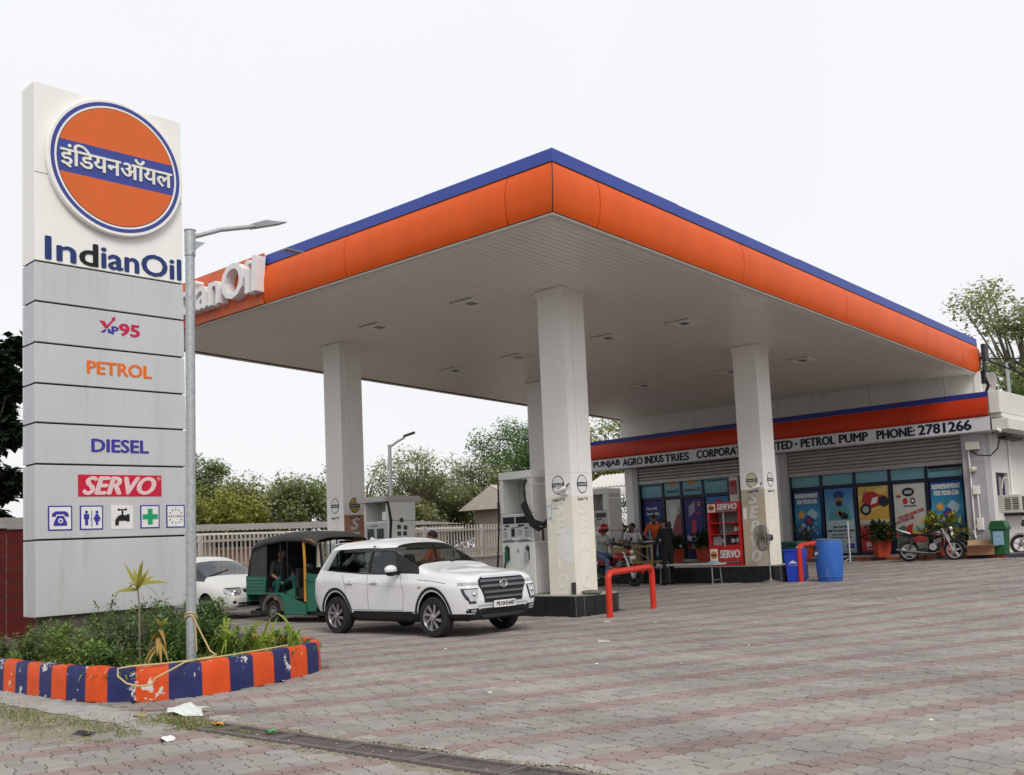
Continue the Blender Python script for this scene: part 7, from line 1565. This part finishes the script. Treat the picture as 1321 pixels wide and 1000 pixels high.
# long low shed behind the fence (parallel to it)
sd = thing('shed', 'long low beige and brick shed with grey corrugated roof behind the paling fence', 'shed', (-33.5, 0, .6))
Y0, Y1 = 12.0, 31.5
obj('wall', G().bx(-.4, -.2, Y0, Y1, -.7, 1.75), BEI, sd)
corrugated('roof', sd, (.55, Y0-.4, 1.78), (0, Y1-Y0+.8, .1), (-4.2, 0, .36), 0, .2, ASB, .018)
obj('eave_board', G().bx(.5, .56, Y0-.4, Y1+.4, 1.66, 1.735), FENW, sd)
rr = random.Random(9); y = Y0+.5; k = 0
while y < Y1-2.2:
    for z0, rows in ((-.55, 4), (.35, 5)):
        for r in range(rows):
            for c in range(4): obj('brick', G().bx(-.199, -.185-rr.uniform(0, .012), y+.46*c+.01+(.1 if r % 2 else 0), y+.46*c+.45+(.1 if r % 2 else 0), z0+.16*r, z0+.16*r+.145), rr.choice(BRK), sd) if k < 8 else None
    w_ = obj('window', G().bx(-.2, -.17, y, y+1.9, 1.18, 1.21), BEI, sd)
    for c in range(6): obj('pane', G().bx(-.199, -.19, y+.03+.31*c, y+.3+.31*c, 1.22, 1.5), BLACK, w_)
    obj('pilaster', G().bx(-.2, -.1, y+2.05, y+2.3, -.7, 1.7), BEI, sd); y += 2.45; k += 1
# hut with corrugated gable roof
ht_ = thing('hut', 'small plastered hut with pale corrugated hipped roof beyond the fence', 'hut', (-34.2, 37.0, 1.5), math.radians(6))
obj('wall', G().bx(-1.6, 1.6, -1.6, 2.6, -1, 1.75), mat('hut_wall', (.4, .33, .26), .9, var=.15), ht_); obj('brick_face', G().bx(1.601, 1.64, -1.0, 2.4, -1, 1.7), BRK[0], ht_)
ROOFW = mat('sheet_pale', (.5, .45, .39), .8, var=.2, scale=3)
corrugated('roof', ht_, (2.1, -2.3, 1.68), (0, 5.4, 0), (-2.1, 0, 1.15), 0, .2, ROOFW); corrugated('roof', ht_, (-2.1, -2.3, 1.68), (0, 5.4, 0), (2.1, 0, 1.15), 0, .2, ROOFW)
obj('gable', G().prism([(-2.1, 0), (2.1, 0), (0, 1.15)], (0, -2.28, 1.68), (1, 0, 0), az, (0, .05, 0)), ROOFW, ht_)
# brick store with white sheet awning between the pumps and the shop
bs = thing('brick_store', 'red brick store with a white corrugated awning left of the shop', 'shed', (0, 0, 0))
g = G(); g.bx(-26, -23.4, 35.2, 35.4, .3, 3.6); obj('wall', g, BRK[0], bs)
for r in range(18):
    for c in range(9): obj('brick', G().bx(-26+.28*c+.005+(.1 if r % 2 else 0), -26+.28*c+.27+(.1 if r % 2 else 0), 35.17-rr.uniform(0, .015), 35.2, .6+.16*r, .6+.16*r+.148), rr.choice(BRK), bs)
AW = mat('sheet_white', (.6, .59, .56), .7, var=.1, scale=4)
corrugated('awning', bs, (-28, 33.4, 3.25), (5.2, 0, 0), (0, 1.2, .5), 0, .2, AW); corrugated('awning', bs, (-28, 34.4, 3.72), (5.2, 0, 0), (0, 1.4, .62), 0, .2, AW)
for x in (-27.4, -24.6): obj('post', G().cyl((x, 33.6, .2), (x, 33.6, 3.25), .05, n=8), STEEL, bs)
# far street lamp
t = thing('street_lamp', 'distant slim street lamp with a bent arm beyond the white paling fence', 'street lamp', (-28.6, 24.05, .4))
obj('pole', G().tube([(0, 0, 0), (0, 0, 4.9)], .065, 10), GALV, t, smooth=60); obj('arm', G().tube([(0, 0, 4.8), (.2, .2, 5.0), (.4, .4, 5.15)], .045, 8), GALV, t, smooth=60); obj('lamp_head', G().box((.52, .52, 5.25), (.45, .2, .08), M=Matrix.Rotation(PI/4, 3, 'Z') @ Matrix.Rotation(-.3, 3, 'Y')), DARK, t, bev=.02)
# red brick wall at the far left edge
lw = thing('red_wall', 'dark red block wall with grey coping at the far left edge behind the sign', 'wall', (-19.0, 5.5, 0), math.radians(0))
for r in range(9):
    for c in range(8): obj('block', G().bx(.0, .2, c*.52+.01, c*.52+.505, .02+.235*r, .02+.235*r+.222), mat('block_red', (.1, .013, .01), .8, var=.2, scale=5), lw)
obj('backing', G().bx(.02, .17, 0, 4.16, 0, 2.12), mat('mortar', (.35, .3, .26), .9), lw); obj('coping', G().bx(-.05, .25, -.05, 4.2, 2.135, 2.32), CONC, lw)
# dish and wires on the shop roof
t = thing('satellite_dish', 'pale satellite dish on the shop roof beyond the canopy corner', 'satellite dish', (-10.75, 34.6, 5.95))
obj('dish', G().lathe([(.02, -.1), (.2, -.08), (.34, -.02), (.42, .04), (.41, .045), (.33, -.01), (.02, -.09)], (0, 0, 0), (-.55, -.8, .25), n=24), mat('dish_pale', (.6, .58, .54), .5), t, smooth=60); obj('mast', G().cyl((.05, .1, -.9), (.05, .1, 0), .04, n=8), STEEL, t); obj('feed_arm', G().cyl((0, 0, -.5), (-.35, -.5, .1), .02, n=6), STEEL, t)
t = thing('roof_pole', 'thin grey pole on the shop roof at the right edge', 'pole', (-10.85, 37.0, 4.6)); obj('pole', G().tube([(0, 0, 0), (0, 0, 2.35)], .06, 8), GALV, t); obj('pole_cap', G().cyl((-.12, 0, 2.25), (.12, 0, 2.3), .05, n=6), DARK, t)
def wire(pts, lab, r=.02): tag(obj('cable', G().tube(pts, r, 5), BLACK, smooth=80), lab, 'cable')
def sag(a, b, s, n=10): return [tuple(a[i]+(b[i]-a[i])*t-(s*4*t*(1-t) if i == 2 else 0) for i in range(3)) for t in [k/n for k in range(n+1)]]
wire(sag((-10.1, 31.95, 6.5), (-6.5, 37, 5.2), .35), 'black cable sagging steeply from the canopy corner over the shop roof', .028)
wire(sag((-10.1, 31.95, 6.45), (-6.0, 37.6, 6.7), .1), 'black cable running nearly level from the canopy corner to the right', .022)
wire(sag((-10.8, 37.0, 6.9), (-8.6, 36.4, 4.9), .1), 'thick black cable dropping from the thin roof pole, outermost one', .04)
wire(sag((-10.6, 37.1, 7.0), (-8.4, 36.6, 5.3), .1), 'thick black cable dropping from the thin roof pole, inner one', .04)
g = G(); g.tube([(-10.0, 31.95, 6.2), (-10.05, 31.95, 5.9), (-9.95, 31.95, 5.6), (-10.05, 32, 5.4), (-9.95, 32, 5.3)], .05, 6); tag(obj('cable_bundle', g, BLACK, smooth=80), 'tangled black cable bundle hanging under the far canopy corner', 'cable')

# ================================================================== TREES
BARK = mat('bark', (.2, .175, .14), .9, var=.35, scale=6, bump=.5, stretch=(1, 1, .3))
def tree(loc, h, r, lab, m, seed, trunk_h=.35, dens=1., flat=.8, nclump=26, leaf=.16, airy=.0, cat='tree', blades=None, grp=None):
    R = random.Random(seed); t = thing('tree', lab, cat, loc, R.uniform(0, 6), grp); tr = G(); cr = G()
    top = Vector((R.uniform(-.3, .3), R.uniform(-.3, .3), h*trunk_h)); tr.tube([(0, 0, -.3), top*.5+Vector((R.uniform(-.1, .1), 0, 0)), top], .1, 9, rs=[h*.028, h*.022, h*.018])
    cl = []
    for i in range(nclump):
        a = R.uniform(0, 2*PI); rad = r*math.sqrt(R.uniform(.0, 1)); z = R.uniform(-1, 1); z = h*(.47+trunk_h*.5)+z*h*(.45-trunk_h*.5)*flat*math.sqrt(max(.05, 1-(rad/r)**2*.8)); c = Vector((rad*math.cos(a), rad*math.sin(a), z)); cl.append(c)
        if i % 2 == 0 or dens < .6: mid = top.lerp(c, .5)+Vector((R.uniform(-.2, .2), R.uniform(-.2, .2), h*.03)); tr.tube([top*R.uniform(.7, 1), mid, c], .03, 5, rs=[h*.008, h*.0045, h*.0015])
    for c in cl:
        s = r*R.uniform(.2, .38); n = int(400*dens*(s/r/.32)**1.5)
        for k in range(n):
            d = Vector((R.gauss(0, 1), R.gauss(0, 1), R.gauss(0, .75))).normalized(); p = c+d*s*(R.random()**.45)*Vector((1, 1, .8)).length/1.6
            u = Vector((R.gauss(0, 1), R.gauss(0, 1), R.gauss(0, .5)-.35)).normalized(); L = leaf*R.uniform(.6, 1.35); a, b, _ = basis(u); w_ = L*.62
            q = p+u*L; mm = p+u*L*.5+b*L*.08; o = len(cr.v); cr.v += [tuple(p), tuple(mm+a*w_*.6), tuple(q), tuple(mm-a*w_*.6)]; cr.f.append((o, o+1, o+2, o+3)); cr.m.append(0)
    obj('trunk', tr, BARK, t, smooth=60); obj('crown', cr, m, t); return t
LM1 = leaf_mat('leaf_olive', (.2, .22, .09), (.38, .4, .18), (.46, .45, .25), trans=.4); LM2 = leaf_mat('leaf_mid', (.16, .21, .085), (.32, .38, .16), (.4, .43, .22), trans=.4); LM3 = leaf_mat('leaf_deep', (.09, .17, .055), (.2, .3, .1), (.26, .34, .12), trans=.4); LM4 = leaf_mat('leaf_dark', (.012, .025, .014), (.035, .06, .028)); LM5 = leaf_mat('leaf_pale', (.22, .25, .12), (.4, .43, .22), (.48, .49, .28), trans=.4); LM6 = leaf_mat('leaf_yellowgreen', (.25, .27, .06), (.43, .45, .12), trans=.4)  # distant foliage has its leaf colours lightened in place of haze
TG = 'trees in the row beyond the fence'
T = [((-45.5, 25.2, 0), 6.9, 1.9, 'tall tree at the left end of the row, just right of the pylon', LM2, .9), ((-42.6, 25.5, 0), 4.6, 2.4, 'yellowish low tree beyond the shed, right of the pylon', LM6, 1.), ((-43.6, 28.3, 0), 5.7, 2.5, 'olive bushy tree left of the left column, beyond the shed', LM1, .8), ((-42.3, 30.6, 0), 5.3, 2.4, 'olive green tree behind the left column with bare twigs showing', LM2, .8),
     ((-41.5, 33.2, 0), 6.4, 2.4, 'thin sparse tree right of the left column', LM5, .1), ((-38.2, 34.0, 0), 6.7, 2.0, 'tall thin crowned tree right of the distant street lamp', LM5, .35), ((-40.0, 37.8, 0), 5.2, 2.5, 'olive tree in the middle of the row above the white fence', LM1, 1.), ((-38.6, 38.9, 0), 6.2, 2.4, 'light green tree left of the hut roof', LM5, .9), ((-38.5, 32.0, 0), 4.2, 2.4, 'low dense bush tree behind the old pump lid', LM1, 1.),
     ((-38.0, 42.6, 0), 9.0, 3.4, 'flat topped deep green tree rising above the hut', LM3, 1.1), ((-34.0, 41.5, 0), 6.4, 2.6, 'green tree just left of the front column', LM2, 1.), ((-29.5, 42.0, 0), 9.4, 3.2, 'bushy yellow green tree seen between the columns and the shop', LM6, 1.3)]
for i, (l, h, r, lab, m, dn) in enumerate(T): tree((l[0], l[1], .3), h, r, lab, m, 20+i, dens=dn, trunk_h=.28 if i not in (9, 4, 5) else .45, flat=1. if i != 9 else .7, nclump=44, leaf=.16, grp=TG)
tree((-13.2, 47.0, .5), 13.0, 2.6, 'tall airy pale green tree beyond the shop at the right edge', LM5, 50, dens=.5, nclump=46, leaf=.18, trunk_h=.35, flat=1.)
tree((-10.5, 46.0, .5), 12.0, 2.6, 'airy green tree cut by the right edge of the photo', LM5, 51, dens=.55, nclump=46, leaf=.18, flat=1.)
tree((-13.0, 44.5, .5), 8.8, 2.4, 'dense bright green tree low behind the shop roof', LM2, 52, dens=.8, nclump=34, leaf=.16)
t = tree((-21.6, 7.3, 0), 8.6, .95, 'dark narrow ashoka tree at the far left behind the pylon sign', LM4, 53, dens=1.5, nclump=60, leaf=.22, trunk_h=.1, flat=1.)
# little bush in front of the fence by the saloon car
tree((-25.3, 16.6, .1), 1.6, .38, 'small leafy shrub beside the white saloon car', LM6, 54, dens=.35, nclump=16, leaf=.12, trunk_h=.2, cat='shrub', flat=1.)
# ================================================================== GARDEN PLANTS
GL1 = leaf_mat('garden_leaf', (.05, .11, .025), (.14, .25, .06), (.22, .29, .09), trans=.35); GL2 = leaf_mat('garden_leaf_light', (.11, .2, .04), (.26, .36, .09), trans=.35); GL3 = leaf_mat('garden_leaf_grey', (.08, .13, .06), (.22, .27, .14), trans=.35); MZ = leaf_mat('maize_leaf', (.16, .25, .02), (.33, .42, .06), trans=.35); CORD = leaf_mat('cordyline_leaf', (.24, .26, .03), (.42, .38, .08), trans=.3); DRY = leaf_mat('dry_leaf', (.3, .17, .04), (.45, .3, .1)); FLP = mat('petal_pink', (.45, .2, .42), .6); STG = mat('plant_stem', (.1, .1, .04), .8); STB = mat('plant_stem_grey', (.2, .16, .12), .85)
SZ = .27
def shrub(loc, h, r, lab, m, seed, leaf=.05, dens=1., stems=9, flowers=0, cat='shrub'):
    R = random.Random(seed); t = thing('garden_plant', lab, cat, loc); st = G(); lf = G(); tips = []
    for i in range(stems):
        a = R.uniform(0, 2*PI); q = r*math.sqrt(R.random()); hh = h*R.uniform(.55, 1); tip = Vector((q*math.cos(a), q*math.sin(a), hh)); b = Vector((q*.3*math.cos(a), q*.3*math.sin(a), 0)); mid = b.lerp(tip, .5)+Vector((R.uniform(-.04, .04), R.uniform(-.04, .04), 0)); st.tube([b, mid, tip], .006, 4, rs=[.008, .006, .003]); tips.append(tip)
        for k in range(int(60*dens*hh/.4)):
            s = R.random()**.7; p = b.lerp(mid, s*2) if s < .5 else mid.lerp(tip, s*2-1); d = Vector((R.gauss(0, 1), R.gauss(0, 1), R.uniform(-.3, .9))).normalized(); p = p+d*R.uniform(0, r*.35); lf.blade(p, d+Vector((0, 0, R.uniform(-.2, .4))), leaf*R.uniform(.6, 1.5), leaf*.55, droop=R.uniform(.1, .5), n=2)
    obj('stems', st, STG, t); obj('foliage', lf, m, t)
    for k in range(flowers):
        p = R.choice(tips)+Vector((R.uniform(-.1, .1), R.uniform(-.1, .1), R.uniform(-.06, .05))); g = G()
        for j in range(5): a = 2*PI*j/5; g.blade(p, Vector((math.cos(a), math.sin(a), .35)), .028, .024, n=2)
        obj('flower', g, FLP, t)
    return t
SH = [((-12.75, 5.9), .78, .17, 'tall narrow leafy weed standing against the grey pylon panel', GL1, 1., 6, 0), ((-12.0, 5.25), .5, .33, 'low bushy green plant at the left front of the flower bed', GL2, 1.3, 14, 0), ((-12.9, 5.15), .42, .3, 'pink flowering periwinkle at the left end of the flower bed', GL1, 1., 12, 14),
      ((-11.4, 5.2), .32, .34, 'light green low plant by the front kerb', GL2, 1.2, 14, 4), ((-11.9, 6.0), .62, .3, 'spindly grey green shrub left of the cordyline', GL3, .9, 12, 0), ((-12.3, 6.6), .6, .32, 'leafy green shrub right of the cordyline stem', GL1, 1.2, 14, 0), ((-11.35, 6.15), .48, .32, 'dark green shrub in the middle of the flower bed', GL1, 1.3, 16, 2),
      ((-11.6, 6.7), .52, .34, 'dense dark shrub left of the lamp pole', GL1, 1.4, 16, 0), ((-12.9, 6.9), .66, .34, 'tall shrub behind the lamp pole', GL3, 1.1, 14, 0), ((-12.15, 7.05), .66, .26, 'bushy dark shrub right of the lamp pole, reaching up to the saloon car', GL1, 1.4, 18, 0), ((-11.0, 6.75), .36, .32, 'small round shrub at the foot of the lamp pole', GL2, 1.2, 14, 0), ((-13.2, 7.3), .55, .4, 'grey green weeds under the right end of the pylon', GL3, 1., 14, 0), ((-13.9, 5.9), .45, .35, 'weeds in the shade of the pylon footing', GL3, 1., 12, 0), ((-13.6, 4.98), .36, .2, 'small flowering plant at the far left of the bed', GL1, 1., 10, 8)]
SH += [((-11.0, 5.35), .3, .3, 'low leafy weed by the kerb bend in front of the withered plant', GL1, 1.2, 12, 2), ((-12.2, 5.6), .44, .34, 'bushy light weed below the tall narrow one', GL3, 1.2, 14, 0), ((-11.0, 5.9), .3, .3, 'small dense green weed right of the withered plant', GL1, 1.4, 14, 3), ((-12.85, 6.35), .6, .4, 'leafy weeds hiding the middle of the pylon footing', GL1, 1.1, 16, 0), ((-11.15, 7.5), .24, .3, 'low weed at the foot of the right hand strap leaved plant', GL2, 1.2, 12, 0), ((-13.3, 5.6), .5, .3, 'weed hiding the left end of the pylon footing', GL2, 1.1, 12, 0)]
for i, (p, h, r, lab, m, dn, st_, fl) in enumerate(SH): shrub((p[0], p[1], SZ), h, r, lab, m, 60+i, dens=dn, stems=st_, flowers=fl, leaf=.055)
# cordyline
t = thing('cordyline', 'yellow green cordyline on a thin bare stem before the grey pylon panel', 'plant', (-11.55, 5.82, SZ))
obj('stem', G().tube([(0, 0, 0), (.015, -.01, .35), (-.01, 0, .7), (-.03, -.01, .9)], .01, 6, rs=[.013, .012, .01, .009]), STB, t); R = random.Random(3)
for k in range(13):
    a = 2*PI*k/13*1.6+R.uniform(-.2, .2); e = R.uniform(.05, 1.25); d = Vector((math.cos(a)*math.cos(e), math.sin(a)*math.cos(e), math.sin(e))); g = G(); g.blade((-.03, -.01, .84+.08*R.random()), d, R.uniform(.28, .4), .05, up=(.7+R.uniform(-.5, .5), -.5+R.uniform(-.5, .5), .5), droop=.25*math.cos(e), n=6, fold=.2); obj('leaf', g, CORD, t)
g = G(); g.blade((-.01, .03, .82), (.1, .25, -1), .3, .07, n=4); obj('dead_leaf', g, DRY, t); g = G(); g.blade((-.02, .03, .9), (.1, .8, .1), .3, .02, droop=1.2, n=5); obj('dead_leaf', g, DRY, t)
t = thing('withered_plant', 'withered brown plant drooping by the front kerb', 'plant', (-10.72, 5.62, SZ)); R = random.Random(5)
for k in range(9):
    a = R.uniform(0, 6.28); g = G(); g.blade((0, 0, .18+.03*k), (math.cos(a), math.sin(a), .2), R.uniform(.12, .24), .045, droop=1.6, n=5); obj('leaf', g, DRY, t)
obj('stem', G().tube([(0, 0, 0), (.02, .02, .3), (0, .03, .5)], .007, 5), STG, t); g = G()
for k in range(4): g.blade((0, .03, .46), (math.cos(k*1.7), math.sin(k*1.7), 1.0), .13, .05, n=3)
obj('shoot', g, CORD, t)
def maize(loc, h, seed, lab, n=13):
    R = random.Random(seed); t = thing('maize_plant', lab, 'plant', (loc[0], loc[1], SZ), 0, 'bright green strap leaved plants along the kerb')
    sts = [(R.uniform(-.07, .07), R.uniform(-.07, .07), h*R.uniform(.3, .5)) for _ in range(3)]
    for x, y, z in sts: obj('stem', G().tube([(x*.5, y*.5, 0), (x, y, z)], .01, 6, rs=[.014, .008]), MZ, t)
    for k in range(n):
        x, y, z = sts[k % 3]; f_ = R.uniform(.1, 1.); a = R.uniform(0, 2*PI); e = R.uniform(.95, 1.35); d = Vector((math.cos(a)*math.cos(e), math.sin(a)*math.cos(e), math.sin(e))); g = G(); g.blade((x*(.5+.5*f_), y*(.5+.5*f_), z*f_), d, h*R.uniform(.55, 1.0), R.uniform(.028, .042), up=(.7+R.uniform(-.7, .7), -.6+R.uniform(-.7, .7), .2), droop=R.uniform(.35, 1.5), n=8, fold=.15); obj('leaf', g, MZ, t)
    for k in range(3):
        a = R.uniform(0, 2*PI); g = G(); g.blade((0, 0, .05), (math.cos(a), math.sin(a), .8), h*.45, .03, droop=1.1, n=5); obj('leaf', g, MZ if k else DRY, t)
maize((-11.0, 6.62), .72, 2, 'tall strap leaved plant just right of the lamp pole'); maize((-10.85, 6.95), .6, 4, 'strap leaved clump in the middle of the kerb plants, broad leaves', 14); maize((-10.95, 7.2), .5, 9, 'strap leaved clump with thin upright leaves beside the middle one', 12); maize((-10.78, 7.45), .62, 7, 'strap leaved plant nearest the right end of the kerb', 13)
g = G(); R = random.Random(8)
for k in range(9000):
    x, y = R.uniform(-14.6, -10.2), R.uniform(4.9, 7.95)
    if not inside(KERB, x, y) or x > -10.3 and y < 5.4: continue
    d = Vector((R.gauss(0, .5), R.gauss(0, .5), 1)); g.blade((x, y, SZ-.01), d, R.uniform(.05, .2), R.uniform(.012, .04), droop=R.uniform(.2, 1.), n=2)
tag(obj('ground_cover', g, GL2), 'low tangled green ground cover filling the flower bed', None, kind='stuff')
# grass and dry straw on the left foreground
GRS = leaf_mat('grass', (.08, .13, .025), (.2, .25, .06), (.36, .3, .14), trans=.25); STW = leaf_mat('straw', (.24, .18, .09), (.42, .33, .19), trans=.1)
g = G(); s_ = G()
for k in range(15000):
    c = R.random()
    if c < .62: x, y = R.uniform(-13.0, -8.3), 4.12+R.gauss(0, .2); f_ = 1
    elif c < .84: x, y = -8.75+R.gauss(0, .28), 4.72+R.gauss(0, .1); f_ = 1.9
    else: x, y = R.uniform(-8.4, -7.5), 4.75+R.gauss(0, .05); f_ = .8
    if inside(KERB, x, y) or math.sin(x*2.3+1)*math.sin(y*9+x)+R.gauss(0, .5) < -.35: continue
    (g if R.random() < .72 else s_).blade((x, y, -.01), Vector((R.gauss(0, .7), R.gauss(0, .7), 1)), R.uniform(.02, .075)*f_, R.uniform(.005, .011), droop=R.uniform(.3, 1.2), n=2)
tag(obj('grass', g, GRS), 'short grass tufts on the bare patch in the left foreground', None, kind='stuff'); tag(obj('straw', s_, STW), 'dry straw scattered among the grass in the left foreground', None, kind='stuff')
# litter
def scrap(name, lab, cat, loc, r, m, seed, fl=.25):
    R = random.Random(seed); g = G(); n = 9; g.v.append((0, 0, r*fl))
    for rr_ in (.55, 1):
        for i in range(n): a = 2*PI*i/n; q = r*rr_*R.uniform(.6, 1.1); g.v.append((q*math.cos(a), q*math.sin(a)*.7, R.uniform(0, r*fl*1.3) if rr_ < 1 else R.uniform(.0, r*fl)))
    g.f = [(0, 1+i, 1+(i+1) % n) for i in range(n)]+[(1+i, 1+n+i, 1+n+(i+1) % n, 1+(i+1) % n) for i in range(n)]; g.m = [0]*len(g.f)
    tag(obj(name, g, m, loc=loc), lab, cat)
PLB = mat('plastic_white', (.62, .66, .62), .35, var=.2, scale=20)
scrap('plastic_bag', 'crumpled white plastic bag lying at the foot of the painted kerb', 'bag', (-9.0, 4.98, .01), .3, PLB, 1, .3); scrap('paper_scrap', 'curled white paper scrap on the pavers below the grass', 'litter', (-7.85, 4.18, .005), .11, PAPER, 2, .3); scrap('orange_peel', 'small orange scrap lying at the start of the drain grate', 'litter', (-8.1, 4.78, .0), .07, mat('peel', (.7, .33, .03), .6), 3, .5); scrap('dead_leaf', 'pale brown dead leaf on the concrete strip by the grass', 'litter', (-9.35, 4.72, .0), .12, STW, 4, .2); scrap('green_wrapper', 'bright green wrapper scrap on the drain grate', 'litter', (-7.3, 4.78, .012), .07, mat('wrapper_green', (.05, .4, .1), .5), 5, .4); scrap('paper_scrap', 'flat white paper scrap on the forecourt in front of the suv and barrier', 'litter', (-9.2, 11.6, .005), .12, PAPER, 6, .05); scrap('dark_rag', 'small dark rag on the grass at the left edge', 'litter', (-8.85, 3.95, 0), .13, DARK, 7, .3); scrap('paper_scrap', 'white paper scrap near the foot of the red barrier by the cream column', 'litter', (-11.3, 14.4, .005), .09, PAPER, 8, .1)
g = G(); R = random.Random(4)
for k in range(26):
    x, y = R.uniform(-11, -3), R.uniform(6, 20); r = R.uniform(.01, .028)
    if not inside(KERB, x, y): g.sph((x, y, gz(y)+.006), (r, r*R.uniform(.4, 1), r*.3), 6, 3, M=Matrix.Rotation(R.uniform(0, 6), 3, 'Z'))
tag(obj('litter_crumbs', g, PAPER), 'tiny white crumbs of litter scattered over the open paving', None, kind='stuff')
g = G()
for k in range(500):
    c = R.choice([(-9.0, 7.3, .08), (-10.6, 8.1, .14), (-7.9, 5.5, .16)]); x, y = c[0]+R.gauss(0, c[2]), c[1]+R.gauss(0, c[2])
    if not inside(KERB, x, y): g.blade((x, y, 0), Vector((R.gauss(0, 1), R.gauss(0, 1), .7)), R.uniform(.02, .06), .007, droop=.6, n=2)
tag(obj('weeds', g, STW), 'dry weed tufts growing in the paver joints', None, kind='stuff')
